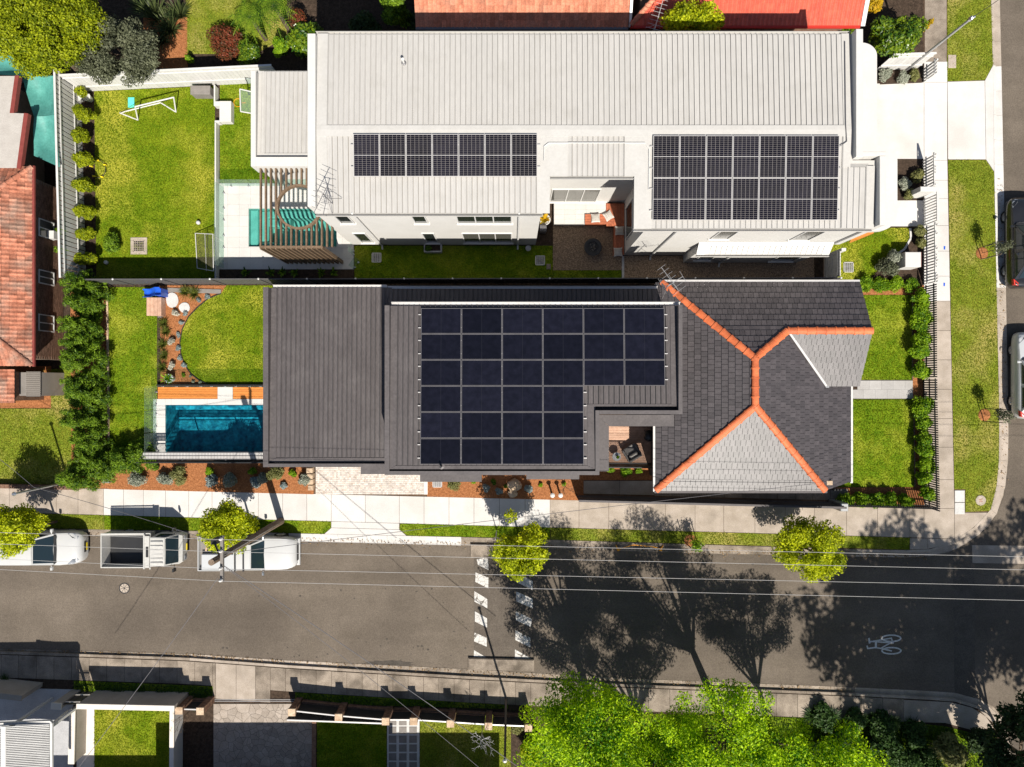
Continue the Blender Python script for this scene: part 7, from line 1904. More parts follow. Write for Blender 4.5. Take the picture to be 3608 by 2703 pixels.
def car(name, label, cat, loc, rz, paint, L=4.3, w=.87, belt=.95, roof=1.5, hood=.86, x_ws=(.62, .15), x_rw=(-1.75, -1.25), group=None, wb=1.28, lamps=True, rr=.33, front=.25):
    t = thing(name, label, cat, loc, group, rz)
    f = L / 2; fr = (.55, .78, .88, .95, .985, 1, 1, 1, 1, .99, .97, .92, .82, .6)
    X = [-f, -f + .06, -f + .16, -f + .34, -f + .7, -f + 1.3, -.3, x_ws[0], x_ws[0] + .2, f - .75, f - .42, f - .2, f - .07, f]
    sh = [belt - .16, belt - .06, belt - .01, belt, belt, belt, belt, belt - .01, belt - .02, hood + .0, hood - .03, hood - .10, hood - .18, hood - .32]
    tp = [belt - .12, belt - .02, belt + .03, belt + .04, belt + .05, belt + .06, belt + .06, belt + .05, belt + .03, hood + .05, hood + .02, hood - .05, hood - .14, hood - .3]
    loft([section(x, w * k, .24, a, b) for x, k, a, b in zip(X, fr, sh, tp)], 'body', paint, t)
    wr = w * .74; bw = w * .93
    zb = belt + .01
    B = {'rl': (x_rw[0], bw * .97, zb), 'rr': (x_rw[0], -bw * .97, zb), 'fl': (x_ws[0], bw, zb), 'fr': (x_ws[0], -bw, zb),
         'RL': (x_rw[1], wr, roof), 'RR': (x_rw[1], -wr, roof), 'FL': (x_ws[1], wr, roof), 'FR': (x_ws[1], -wr, roof)}
    n = 8; st = []
    for i in range(n + 1):
        u = i / n
        if i == 0: x0 = x_rw[0]
        xx = x_rw[1] + (x_ws[1] - x_rw[1]) * u
        st.append([(xx, wr * c, roof + .045 * (1 - c * c) + .03 * math.sin(math.pi * u)) for c in (-1, -.92, -.6, 0, .6, .92, 1)])
    loft(st, 'roof', paint, t, close=False)
    # pillars and lower cabin
    mb = MB(); v = [B[k] for k in ('rl', 'rr', 'fr', 'fl', 'RL', 'RR', 'FR', 'FL')]
    mb.add(v, [(4, 7, 6, 5), (0, 4, 5, 1), (3, 2, 6, 7), (0, 3, 7, 4), (2, 1, 5, 6)]); mb.build('cabin', paint, t, local=True)
    g = M['car_glass']
    pane([B['fr'], B['fl'], B['FL'], B['FR']], .05, .012, 'windscreen', g, t, .06); pane([B['rl'], B['rr'], B['RR'], B['RL']], .1, .012, 'rear_window', g, t, .1)
    for s in (1, -1):
        a, b, c, d = (B['rl'], B['fl'], B['FL'], B['RL']) if s > 0 else (B['rr'], B['fr'], B['FR'], B['RR'])
        q = [a, b, c, d]
        m1 = [bil(q, 0.02, .05), bil(q, .5, .05), bil(q, .5, .95), bil(q, .02, .95)]; m2 = [bil(q, .52, .05), bil(q, .97, .05), bil(q, .97, .95), bil(q, .52, .95)]
        for z_ in (m1, m2):
            if s < 0: z_ = [z_[1], z_[0], z_[3], z_[2]]
            pane(z_[::-1] if False else z_, .06, .012 if True else 0, 'side_window', g, t)
        for sx, lm, nm_ in ((f - .28, 'clear_lamp', 'headlight'), (-f + .12, 'red_lamp', 'tail_light')):
            if sx > 0: q_ = [(f - .62, .93, hood + .0), (f - .30, .90, hood - .06), (f - .12, .70, hood - .12), (f - .16, .56, hood - .08), (f - .36, .66, hood + .03)]
            else: q_ = [(-f + .42, .96, belt + .02), (-f + .14, .90, belt - .02), (-f + .06, .66, belt - .04), (-f + .2, .70, belt + .05)]
            mb = MB(); mb.slab([Vector((a_, s * w * b_, c_)) for a_, b_, c_ in q_], .16); mb.build(nm_, M['car_lamp'] if sx > 0 else M['red_paint'], t, local=True)
        for x in (wb, -wb): wheel(t, x, s * (w - .165), rr)
        mb = MB(); mb.box(-.15, .02, s * w * .985 - .012, s * w * .985 + .012, belt - .2, belt - .16); mb.build('door_handle', paint, t, local=True)
    mirrors(t, x_ws[0] - .12, w, belt + .08, paint)
    mb = MB(); mb.beam((f + .002, -.28, .52), (f + .002, .28, .52), .02, .16); mb.build('grille', M['gloss_black'], t, local=True)
    mb = MB(); mb.box(f - .0, f + .02, -.19, .19, .33, .44); mb.build('number_plate', M['yellow_plate'], t, local=True)
    mb = MB(); mb.slab([Vector((x_ws[0] - .02, w * .9, belt + .075)), Vector((x_ws[0] + .10, w * .8, belt + .066)), Vector((x_ws[0] + .14, 0, belt + .085)), Vector((x_ws[0] + .10, -w * .8, belt + .066)), Vector((x_ws[0] - .02, -w * .9, belt + .075))], .05); mb.build('cowl', M['gloss_black'], t, local=True)
    mb = MB(); mb.beam((x_ws[0] + .06, -.55, belt + .07), (x_ws[0] + .12, .1, belt + .06), .02, .015); mb.beam((x_ws[0] + .05, .1, belt + .07), (x_ws[0] + .12, .62, belt + .06), .02, .015); mb.build('wipers', M['gloss_black'], t, local=True)
    return t
M['car_lamp'] = pm('car_lamp', (0.10, 0.11, 0.13), (0.25, 0.27, 0.3), 6, 0.1, spec=0.6)
car('van', 'white van parked at the left edge under a tree', 'van', (-24.45, -8.48, -.12), 0, M['car_white'], 4.5, .86, 1.08, 1.78, .98, (1.05, .35), (-2.15, -2.0), wb=1.4)
car('parked_car', 'black car parked in the front street beside the verge', 'car', (26.6, 7.3, -.12), math.pi / 2, M['car_black'], 4.7, .9, .98, 1.5, .9, (.85, .2), (-1.95, -1.3), wb=1.4)
car('parked_car', 'silver-white car parked in the front street near the corner', 'car', (26.95, .42, -.12), math.pi / 2, M['car_silver'], 4.5, .9, .98, 1.52, .88, (.8, .15), (-1.9, -1.3), wb=1.33)
# utility with tray and roof racks
t = thing('utility_truck', 'white utility with open tray and black roof bars under the power pole', 'utility', (-13.6, -8.75, -.12))
f, w = 2.5, .86
X = [-.55, -.3, .2, .9, 1.0, 1.6, 2.0, 2.25, 2.4, 2.48]; fr = [1, 1, 1, 1, 1, .985, .95, .88, .8, .66]; sh = [1.05, 1.05, 1.05, 1.04, 1.03, 1.0, .97, .9, .8, .62]; tp = [1.08, 1.1, 1.1, 1.1, 1.09, 1.06, 1.02, .95, .84, .66]
loft([section(x, w * k, .36, a, b) for x, k, a, b in zip(X, fr, sh, tp)], 'body', M['car_white'], t)
B = [(-.5, .8, 1.06), (-.5, -.8, 1.06), (.95, -.8, 1.06), (.95, .8, 1.06), (-.42, .62, 1.66), (-.42, -.62, 1.66), (.42, -.62, 1.66), (.42, .62, 1.66)]
mb = MB(); mb.add(B, [(4, 7, 6, 5), (0, 4, 5, 1), (3, 2, 6, 7), (0, 3, 7, 4), (2, 1, 5, 6)]); mb.build('cabin', M['car_white'], t, local=True)
st = [[(-.42 + .84 * u, .62 * c, 1.665 + .04 * (1 - c * c)) for c in (-1, -.9, -.5, 0, .5, .9, 1)] for u in (0, .2, .4, .6, .8, 1)]; loft(st, 'roof', M['car_white'], t, close=False)
pane([B[2], B[3], B[7], B[6]], .05, .012, 'windscreen', M['car_glass'], t, .05); pane([B[0], B[1], B[5], B[4]], .15, .012, 'rear_window', M['car_glass'], t)
pane([B[3], B[0], B[4], B[7]], .1, .012, 'side_window', M['car_glass'], t); pane([B[1], B[2], B[6], B[5]], .1, .012, 'side_window', M['car_glass'], t)
for x in (-.3, .12):
    mb = MB(); mb.beam((x, -.68, 1.80), (x, .68, 1.80), .06, .04)
    for s in (1, -1): mb.tube((x, s * .64, 1.66), (x, s * .64, 1.8), .02, n=6)
    mb.build('roof_bar', M['black_metal'], t, local=True)
mb = MB(); mb.box(-2.5, -.6, -.86, .86, .62, .70); mb.build('tray_floor', M['grey_box'], t, local=True)
for q in ((-2.5, -.6, .84, .88), (-2.5, -.6, -.88, -.84), (-2.54, -2.5, -.88, .88), (-.6, -.56, -.88, .88)):
    mb = MB(); mb.box(q[0], q[1], q[2], q[3], .60, .98); mb.build('tray_side', M['car_white'], t, local=True)
mb = MB(); mb.bev(-2.36, -.62, -.83, -.02, .701, .97, .03); mb.build('toolbox', M['car_silver'], t, local=True)
mb = MB(); mb.beam((-2.2, .1, .76), (-2.1, .7, .78), .08, .06); mb.beam((-2.0, .12, .74), (-1.95, .6, .74), .06, .04); mb.build('load', M['timber_pale'], t, local=True)
for s in (1, -1):
    for x in (1.55, -1.6): wheel(t, x, s * .76, .37, .24)
    mb = MB(); mb.lathe((2.12, s * .62, .86), [(.12, -.08), (.16, 0), (.10, .05)], 12); mb.build('headlight', M['car_lamp'], t, local=True)
mirrors(t, .88, .86, 1.16, M['steel']); mb = MB(); mb.beam((2.5, -.4, .62), (2.5, .4, .62), .03, .26); mb.build('grille', M['gloss_black'], t, local=True)
mb = MB(); mb.bev(2.3, 2.56, -.7, .7, .36, .52, .04); mb.build('bumper', M['car_white'], t, local=True)
# small tipper truck
t = thing('tipper_truck', 'small white tipper truck with empty dark tray parked on the street', 'truck', (-18.85, -8.47, -.12))
mb = MB(); mb.box(-1.85, 1.6, -.35, .35, .45, .68); mb.build('chassis', M['black_metal'], t, local=True)
mb = MB(); mb.box(-1.85, .30, -.82, .82, .75, .82); mb.build('tray_floor', M['gloss_black'], t, local=True)
for q in ((-1.88, .33, .80, .85), (-1.88, .33, -.85, -.80), (-1.93, -1.88, -.85, .85)):
    mb = MB(); mb.box(q[0], q[1], q[2], q[3], .72, 1.55); mb.build('tray_side', M['car_cream'], t, local=True)
mb = MB(); mb.box(.33, .40, -.85, .85, .72, 1.75); mb.box(.40, .62, -.80, .80, 1.60, 1.72); mb.build('headboard', M['car_cream'], t, local=True)
mb = MB(); mb.box(.405, .415, -.25, .25, 1.1, 1.55)
for k in range(6): mb.box(.63, .64, -.25 + k * .085, -.19 + k * .085, 1.0, 1.6)
mb.box(.45, .58, -.26, .26, 1.721, 1.735); mb.build('vent', M['black_metal'], t, local=True)
C = [(.66, .76, .55), (.66, -.76, .55), (1.88, -.76, .50), (1.88, .76, .50), (.68, .72, 1.80), (.68, -.72, 1.80), (1.42, -.68, 1.80), (1.42, .68, 1.80)]
cab = [[(.66, -.76, .5), (.66, -.78, 1.1), (.68, -.72, 1.76), (.7, 0, 1.83), (.68, .72, 1.76), (.66, .78, 1.1), (.66, .76, .5)], [(1.38, -.77, .5), (1.38, -.79, 1.1), (1.38, -.70, 1.75), (1.38, 0, 1.81), (1.38, .70, 1.75), (1.38, .79, 1.1), (1.38, .77, .5)],
       [(1.78, -.76, .45), (1.78, -.78, 1.02), (1.76, -.74, 1.10), (1.78, 0, 1.14), (1.76, .74, 1.10), (1.78, .78, 1.02), (1.78, .76, .45)], [(1.93, -.66, .45), (1.94, -.68, .85), (1.92, -.66, .95), (1.95, 0, .99), (1.92, .66, .95), (1.94, .68, .85), (1.93, .66, .45)]]
loft(cab, 'cab', M['car_cream'], t)
q = [(1.79, -.70, 1.10), (1.79, .70, 1.10), (1.41, .66, 1.745), (1.41, -.66, 1.745)]
pane(q, .05, .04, 'windscreen', M['car_glass'], t, .03)
for s in (1, -1):
    q = [(1.62, s * .785, 1.15), (.85, s * .785, 1.12), (.85, s * .735, 1.68), (1.36, s * .72, 1.68)]
    if s < 0: q = [q[1], q[0], q[3], q[2]]
    pane(q, .05, .012, 'side_window', M['car_glass'], t)
    mb = MB(); mb.tube((1.6, s * .76, 1.15), (1.62, s * 1.0, 1.2), .015, n=5); mb.bev(1.58, 1.66, min(s * .95, s * 1.12), max(s * .95, s * 1.12), 1.08, 1.36, .01); mb.build('mirror', M['gloss_black'], t, local=True)
    mb = MB(); mb.box(1.93, 1.96, min(s * .42, s * .62), max(s * .42, s * .62), .62, .76); mb.build('headlight', M['car_lamp'], t, local=True)
    for x in (1.25, -1.15): wheel(t, x, s * .68, .31, .2)
for k in range(6):
    mb = MB(); mb.box(.72, 1.34, -.58 + k * .21, -.50 + k * .21, 1.80, 1.825); mb.build('roof_rib', M['car_cream'], t, local=True)
mb = MB(); mb.box(1.945, 1.97, -.17, .17, .5, .6); mb.build('number_plate', M['yellow_plate'], t, local=True)
mb = MB(); mb.beam((-1.9, .88, 1.58), (.62, .90, 1.60), .05, .04); mb.beam((.6, .9, 1.6), (.6, -.9, 1.6), .05, .04); mb.build('ladder_rail', M['car_cream'], t, local=True)

# ================================================================ POLES AND WIRES
PP = thing('power_pole', 'leaning-looking brown timber power pole above the white utility', 'power pole', W(990, 1836))
b = W(990, 1836); tz = 8.35
mb = MB(); mb.tube(b, (b.x, b.y, tz), .19, .13, 12); mb.build('pole', M['timber_old'], PP)
for (z, y0, y1) in ((7.75, -.95, .95),):
    mb = MB(); mb.box(b.x + .13, b.x + .25, b.y + y0, b.y + y1, z - .07, z + .07); mb.build('crossarm', M['grey_box'], PP)
for y in (-.85, -.35, .35, .85):
    mb = MB(); mb.lathe((b.x + .19, b.y + y, 7.82), [(.05, 0), (.07, .06), (.04, .1), (.06, .15), (.02, .2)], 10); mb.build('insulator', M['white_paint'], PP)
mb = MB(); mb.box(b.x - .35, b.x - .12, b.y + .55, b.y + .75, 7.0, 7.6); mb.beam((b.x, b.y, 7.5), (b.x - .25, b.y + .65, 7.5), .06, .06); mb.build('junction_box', M['black_metal'], PP)
mb = MB(); mb.tube((b.x + .16, b.y + .02, .1), (b.x + .12, b.y + .02, 7.4), .025, n=6); mb.build('cable_conduit', M['grey_metal'], PP)
def wire(label, P, mat='alu', r=.012, sag=0.0, n=10):
    pts_ = []
    for a, c in zip(P[:-1], P[1:]):
        a, c = Vector(a), Vector(c)
        for i in range(n): u = i / n; q = a.lerp(c, u); q.z -= 4 * sag * u * (1 - u); pts_.append(q)
    pts_.append(Vector(P[-1])); mb = MB(); mb.path(pts_, r, 5); o = mb.build('overhead_wire', M[mat]); tag(o, label, 'wire'); return o
zw = 8.0
for i, (yl, yp, y1, y2) in enumerate(((1866, 1905, 1915, 1962), (1904, 1935, 1951, 2008), (1950, 1986, 2001, 2064), (1982, 2022, 2041, 2116))):
    ya = b.y + (.85, .35, -.35, -.85)[i]
    wire('%s overhead wire from the top along the side street' % ORD[i], [W(-700, yl - 12, zw), Vector((b.x + .19, ya, zw)), W(3608, y2, zw), W(4300, y2 + 15, zw)], r=.008)
wire('service wire from the power pole to the lower left house', [Vector((b.x, b.y - .8, 7.7)), W(250, 2740, 5.5)], 'alu_dark', .012, .25)
wire('upper of two service wires crossing the street to the lower right', [Vector((b.x + .15, b.y - .3, 7.6)), W(1850, 2720, 6.0)], 'alu_dark', .016, .2)
wire('lower of two service wires crossing the street to the lower right', [Vector((b.x + .15, b.y - .5, 7.3)), W(1730, 2740, 5.6)], 'alu_dark', .010, .25)
wire('service wire from the power pole to the left house', [Vector((b.x, b.y + .6, 7.6)), W(119, 1717, 4.0), W(-200, 1480, 3.6)], 'alu_dark', .012, .2)
wire('twisted service wire from the power pole over the dark house drive', [Vector((b.x + .2, b.y + .2, 7.7)), W(2912, 1700, 3.4)], 'alu_dark', .012, .3)
# light pole, front street
t = thing('street_light', 'grey metal light pole beside the white driveway fence', 'street light', W(3194, 246)); b2 = W(3194, 246)
mb = MB(); mb.tube(b2, (b2.x, b2.y, 5.1), .075, .055, 10); mb.build('pole', M['grey_metal'], t)
mb = MB(); mb.tube((b2.x, b2.y, 5.1), (b2.x + .12, b2.y + .04, 5.16), .07, .05, 10); mb.lathe((b2.x, b2.y, 4.95), [(.09, 0), (.1, .1), (.08, .2), (.02, .24)], 12); mb.build('bracket', M['steel'], t)
wire('black service wire running up from the metal light pole', [Vector((b2.x, b2.y, 5.1)), W(3620, -70, 6.2)], 'gloss_black', .014, .1)
t = thing('service_pole', 'thin grey service pole above the low brick wall', 'pole', W(242, 1698)); b3 = W(242, 1698)
mb = MB(); mb.tube(b3, (b3.x, b3.y, 3.9), .06, .05, 8); mb.build('pole', M['grey_metal'], t); mb = MB(); mb.lathe((b3.x, b3.y, 3.9), [(.06, 0), (.11, .05), (.05, .14)], 10); mb.build('cap', M['steel'], t)
t = thing('service_pole', 'slim dark pole behind the lower brick fence', 'pole', W(1783, 2461)); b4 = W(1783, 2461)
mb = MB(); mb.tube(b4, (b4.x, b4.y, 5.9), .065, .05, 8); mb.build('pole', M['black_metal'], t); mb = MB(); mb.lathe((b4.x, b4.y, 5.9), [(.07, 0), (.1, .06), (.04, .14)], 10); mb.build('cap', M['white_paint'], t)
t = thing('parking_sign', 'small sign on a thin post beside the crossing tree', 'sign', W(1750, 1868)); p = W(1750, 1868)
mb = MB(); mb.tube(p, p + Vector((0, 0, 2.1)), .025, n=6); mb.build('post', M['grey_metal'], t); mb = MB(); mb.box(p.x - .12, p.x + .12, p.y - .03, p.y - .02, 1.6, 2.1); mb.build('plate', M['white_paint'], t)
# staked saplings
def sapling(label, px, py, h, mat, dx):
    b_ = W(px, py); t = thing('staked_sapling', label, 'sapling', b_)
    mb = MB(); mb.lathe((b_.x, b_.y, 0), [(.33, 0), (.29, .03), (.1, .05)], 16); mb.build('mulch_ring', M['mulch'], t)
    mb = MB(); mb.tube(b_, b_ + Vector((0, 0, h)), .015, .008, 6); mb.build('trunk', M['bark'], t)
    for s in (-1, 1):
        mb = MB(); q = b_ + Vector((s * dx[0], s * dx[1], 0)); mb.beam(q, q + Vector((0, 0, 1.5)), .04, .04); mb.build('stake', M['timber_old'], t)
    cl = [(b_.x + random.uniform(-.2, .2), b_.y + random.uniform(-.2, .2), h * (.55 + .45 * k / 8), .22, .22, .22) for k in range(9)]
    V, Q = cloud(cl, 520, .05); np_mesh('crown', V, Q, M[mat], t)
sapling('staked sapling in the front verge beside the black car', 3460, 892, 1.9, 'lf_grey', (.05, .33))
sapling('staked sapling in the front verge beside the silver car', 3468, 1462, 1.9, 'lf_grey', (.05, .33))
sapling('staked sapling in the shaded side street verge', 2432, 1905, 1.3, 'lf_hedge', (.33, .04))
# fallen orange barrier legs in the gutter
t = thing('road_barrier', 'orange folding barrier legs lying at the kerb', 'barrier', W(2255, 1930))
for x, s in ((2176, 1), (2330, -1)):
    p = W(x, 1932); mb = MB(); mb.prism([p + Vector((-.1 * s, .22, 0)), p + Vector((.12 * s, -.12, 0)), p + Vector((-.02 * s, -.14, 0))], -.10, .06); mb.build('foot', M['orange_sign'], t)
mb = MB(); mb.beam(WG(2180, 1935, .02), WG(2230, 1918, .12), .04, .04); mb.beam(WG(2300, 1925, .1), WG(2328, 1934, .02), .04, .04); mb.beam(WG(2230, 1918, .12), WG(2300, 1925, .1), .03, .03); mb.build('bar', M['orange_sign'], t)
# ================================================================ GARDEN THINGS
# cobbled driveway of the dark house
a, b = W(1112, 1742), W(1494, 1600)
t = struct_root('driveway', 'pale cobbled driveway under the dark roof edge')
mb = MB(); mb.box(a.x, b.x, a.y, b.y, -.05, -.01); mb.build('bedding', M['stone_pale'], t)
mb = MB(); s = .098; nx = int((b.x - a.x) / s); ny = int((b.y - a.y) / s)
for i in range(nx):
    for j in range(ny):
        x0, y0 = a.x + i * s + random.uniform(0, .006), a.y + j * s + random.uniform(0, .006); z = random.uniform(-.002, .004)
        mb.bev(x0, x0 + s - .01, y0, y0 + s - .01, -.012, .004 + z, .008)
o = mb.build('cobbles', M['cobble'], t); o['kind'] = 'stuff'
a, b = W(1494, 1742), W(1507, 1600); mb = MB(); mb.bev(a.x, b.x, a.y, b.y, -.05, .05, .01); tag(mb.build('garden_edging', M['cap_cream']), 'cream edging at the right of the cobbled driveway', 'garden edging')
t = thing('retaining_wall', 'low sandstone wall left of the cobbled driveway', 'wall', W(1095, 1685))
for k in range(4):
    a, b = W(1086 + k * 2, 1664 + k * 20), W(1108 + k * 1, 1646 + k * 20); mb = MB(); mb.bev(a.x, b.x, a.y, b.y, -.03, .38 + (k % 2) * .02, .03); mb.build('stone', M['sandstone'], t)
def grate(label, px, py, w, h, frame='alu', bars='alu_dark', z=0.0, fw=.035, n=8, conc=0.0):
    c = W(px, py); t = thing('drain_grate', label, 'drain grate', c)
    if conc:
        mb = MB()
        for q in ((-w / 2 - conc, w / 2 + conc, -h / 2 - conc, -h / 2), (-w / 2 - conc, w / 2 + conc, h / 2, h / 2 + conc), (-w / 2 - conc, -w / 2, -h / 2, h / 2), (w / 2, w / 2 + conc, -h / 2, h / 2)): mb.box(c.x + q[0], c.x + q[1], c.y + q[2], c.y + q[3], -.03, .03)
        mb.build('surround', M['concrete_old'], t)
    mb = MB(); mb.box(c.x - w / 2, c.x + w / 2, c.y - h / 2, c.y + h / 2, -.015, .006); mb.build('pit', M['gloss_black'], t)
    mb = MB()
    for q in ((-w / 2, w / 2, -h / 2, -h / 2 + fw), (-w / 2, w / 2, h / 2 - fw, h / 2), (-w / 2, -w / 2 + fw, -h / 2, h / 2), (w / 2 - fw, w / 2, -h / 2, h / 2)): mb.box(c.x + q[0], c.x + q[1], c.y + q[2], c.y + q[3], .006, .034)
    mb.build('frame', M[frame], t)
    me = MB().box(-w / 2 + fw, w / 2 - fw, -.009, .009, .008, .03).mesh('bar', M[bars])
    for k in range(n): put('bar', me, t, (c.x, c.y - h / 2 + h * (k + .5) / n, 0))
    mb = MB()
    for k in range(1, 5): x = c.x - w / 2 + w * k / 5; mb.box(x - .007, x + .007, c.y - h / 2 + fw, c.y + h / 2 - fw, .012, .036)
    mb.build('cross_bars', M[bars], t)
grate('concrete-framed drain grate in the back lawn', 490, 867, .60, .62, 'concrete_old', 'concrete_old', n=7, conc=.13)
grate('square drain grate in the shaded side lawn, left one', 1327, 908, .5, .5, bars='alu')
grate('square drain grate beside the fire pit court', 1903, 918, .5, .5, bars='alu')
grate('drain grate in the shaded front corner of the white house', 2989, 942, .52, .54, bars='alu')
grate('pale grate in the mulch bed right of the driveway', 1541, 1706, .5, .34, bars='alu')
mb = MB(); p = W(1933, 940); mb.bev(p.x - .11, p.x + .11, p.y - .14, p.y + .14, -.02, .05, .01); tag(mb.build('access_lid', M['concrete_worn']), 'small square lid beside the fire pit court grate', 'service lid')
t = thing('service_box', 'pale ribbed box at the corner of the mulch bed', 'service box', W(380, 1686)); a, b = W(366, 1700), W(394, 1672)
mb = MB(); mb.bev(a.x, b.x, a.y, b.y, 0, .25, .02); mb.build('case', M['grey_metal'], t); mb = MB()
for k in range(5): mb.box(b.x - .07, b.x + .004, a.y + .05 + k * .075, a.y + .09 + k * .075, .06, .256)
mb.build('vents', M['gloss_black'], t)
# football goal
def pipes(name, label, cat, L, r, mat, base): 
    t = thing(name, label, cat, base); 
    for nm_, P in L: mb = MB(); mb.path(P, r, 7); mb.build(nm_, M[mat], t)
    return t
zg = 1.0
A, B2 = W(486, 423), W(620, 395); C2, D2 = W(422, 398), W(566, 362)
At, Bt = Vector((A.x, A.y, 0)), Vector((B2.x, B2.y, 0)); At.z = Bt.z = zg
t = pipes('football_goal', 'small white football goal frame on the back lawn', 'football goal', [('crossbar', [W(476, 376, zg), W(612, 343, zg)]), ('upright', [A, W(476, 376, zg)]), ('upright', [B2, W(612, 343, zg)]), ('base_bar', [C2, D2]), ('base_bar', [A, C2]), ('base_bar', [B2, D2])], .035, 'white_paint', A)
mb = MB(); mb.path([C2, W(476, 376, zg)], .012, 5); mb.path([D2, W(612, 343, zg)], .012, 5); mb.build('stay', M['black_metal'], t)
a, b = W(452, 380), W(474, 344); mb = MB(); mb.bev(a.x, b.x, a.y, b.y, 0, .05, .015); tag(mb.build('play_mat', M['green_toy']), 'green and turquoise play mat beside the football goal', 'play mat')
t = thing('training_hoop', 'dark ring with yellow tabs on the back lawn', 'hoop', W(350, 598)); c = W(350, 598); mb = MB(); k = 28
mb.path([c + Vector((.40 * math.cos(2 * math.pi * i / k), .46 * math.sin(2 * math.pi * i / k), .12)) for i in range(k + 1)], .016, 6); mb.build('ring', M['black_metal'], t)
for a_ in (.5, 1.6, 2.8, 4.1, 5.2):
    p = c + Vector((.4 * math.cos(a_), .46 * math.sin(a_), .12)); mb = MB(); mb.bev(p.x - .06, p.x + .06, p.y - .03, p.y + .03, .0, .16, .01); mb.build('tab', M['yellow_plate'], t)
for px, py, l in ((702, 786, 'white ball near the rebound net'), (378, 926, 'white ball in the shade of the lawn')):
    c = W(px, py); mb = MB(); mb.lathe(c, [(.01, 0), (.06, .012), (.1, .05), (.11, .11), (.1, .17), (.06, .208), (.01, .22)], 16); tag(mb.build('ball', M['white_paint'], smooth=True), l, 'ball')
t = pipes('rebound_net', 'folding rebound net frame at the edge of the back lawn', 'net', [('frame', [W(688, 822, .1), W(750, 825, 1.0), W(752, 955, 1.0), W(695, 945, .1), W(688, 822, .1)]), ('brace', [W(722, 824, .55), W(727, 955, .55)]), ('brace', [W(750, 825, 1.0), W(757, 830, 0)])], .02, 'white_paint', W(720, 890))
q = [W(690, 824, .1), W(750, 827, 1.0), W(752, 953, 1.0), W(696, 943, .1)]; mb = MB()
for k in range(1, 24):
    mb.tube(bil(q, k / 24, 0), bil(q, k / 24, 1), .004, n=3, cap=False)
for k in range(1, 40):
    mb.tube(bil(q, 0, k / 40), bil(q, 1, k / 40), .004, n=3, cap=False)
o = mb.build('netting', M['black_net'], t); o['kind'] = 'stuff'
t = thing('storage_box', 'grey storage box against the white back fence', 'storage box', W(708, 330)); a, b = W(670, 332, .62), W(740, 301, .62)
mb = MB(); mb.box(a.x + .02, b.x - .02, a.y + .02, b.y - .02, 0, .54); mb.build('body', M['grey_box'], t); mb = MB(); mb.bev(a.x, b.x, a.y, b.y, .541, .62, .02); mb.build('lid', M['grey_box'], t)
t = thing('garden_wall', 'low white stepped wall dividing the back lawn', 'wall', W(770, 640))
for L in ((753, 758, 300, 357), (753, 773, 357, 372), (773, 814, 356, 428), (756, 773, 424, 431), (756, 761, 432, 990)):
    a, b = W(L[0], L[3], .4), W(L[1], L[2], .4); mb = MB(); mb.bev(a.x, b.x, a.y, b.y, -.02, .4 + random.uniform(0, .008), .01); mb.build('wall_block', M['white_wall'], t)
t = thing('basketball_hoop', 'black framed basketball backboard beside the white wing', 'basketball hoop', W(880, 360)); zb_ = 2.4
P = [W(845, 314, zb_), W(890, 324, zb_), W(890, 400, zb_), W(848, 393, zb_)]
mb = MB(); mb.path(P + [P[0]], .03, 6); mb.build('board_frame', M['white_paint'], t); mb = MB(); mb.slab(P, .02); mb.build('board', M['clear_glass'], t)
c = W(838, 362, 2.1); mb = MB(); mb.path([c + Vector((.2 * math.cos(i * math.pi / 10), .2 * math.sin(i * math.pi / 10), 0)) for i in range(21)], .012, 5); mb.tube(c + Vector((.2, 0, 0)), W(865, 362, 2.2), .03, n=6); mb.build('ring', M['orange_sign'], t)
mb = MB(); mb.tube(W(890, 362, 0), W(890, 362, 2.3), .06, n=8); mb.build('post', M['black_metal'], t)
t = thing('potted_plant', 'leafy plant in a white pot in the fence corner', 'potted plant', W(320, 352)); c = W(320, 352); mb = MB(); mb.lathe(c, [(.14, 0), (.2, .35), (.22, .4), (.18, .4), (.17, .35), (.01, .34)], 16); mb.build('pot', M['white_paint'], t)
V, Q = cloud([(c.x - .05, c.y + .1, .75, .3, .28, .3)], 420, .06); np_mesh('foliage', V, Q, M['lf_yellow'], t)
mb = MB(); c = W(290, 352); mb.lathe(c, [(.12, 0), (.17, .3), (.15, .3), (.14, .26), (.01, .25)], 14); tag(mb.build('plant_pot', M['stone_pale']), 'empty pale pot in the fence corner', 'pot')
# planters and grill of the white house
t = thing('planter_box', 'white rimmed planter box against the white house wall', 'planter', W(1525, 873)); a, b = W(1497, 884, .4), W(1552, 862, .4)
mb = MB(); mb.box(a.x, b.x, a.y, b.y, 0, .34); mb.build('soil', M['darksoil'], t)
for q in ((a.x - .05, b.x + .05, a.y - .05, a.y), (a.x - .05, b.x + .05, b.y, b.y + .05), (a.x - .05, a.x, a.y, b.y), (b.x, b.x + .05, a.y, b.y)): mb = MB(); mb.box(q[0], q[1], q[2], q[3], 0, .40); mb.build('side', M['stone_pale'], t)
V, Q = cloud([(a.x + .2, a.y + .1, .55, .18, .16, .18)], 220, .045); np_mesh('plant', V, Q, M['lf_conifer'], t)
t = thing('potted_plant', 'yellow spiky plant in a white pot beside the recess', 'potted plant', W(1919, 780)); c = W(1919, 780); mb = MB(); mb.lathe(c, [(.2, 0), (.28, .3), (.29, .36), (.24, .36), (.23, .3), (.01, .29)], 20); mb.build('pot', M['white_paint'], t)
V, Q = blades((c.x, c.y, .33), 34, .5, .09, .85, .9); np_mesh('leaves', V, Q, M['lf_orangeyel'], t)
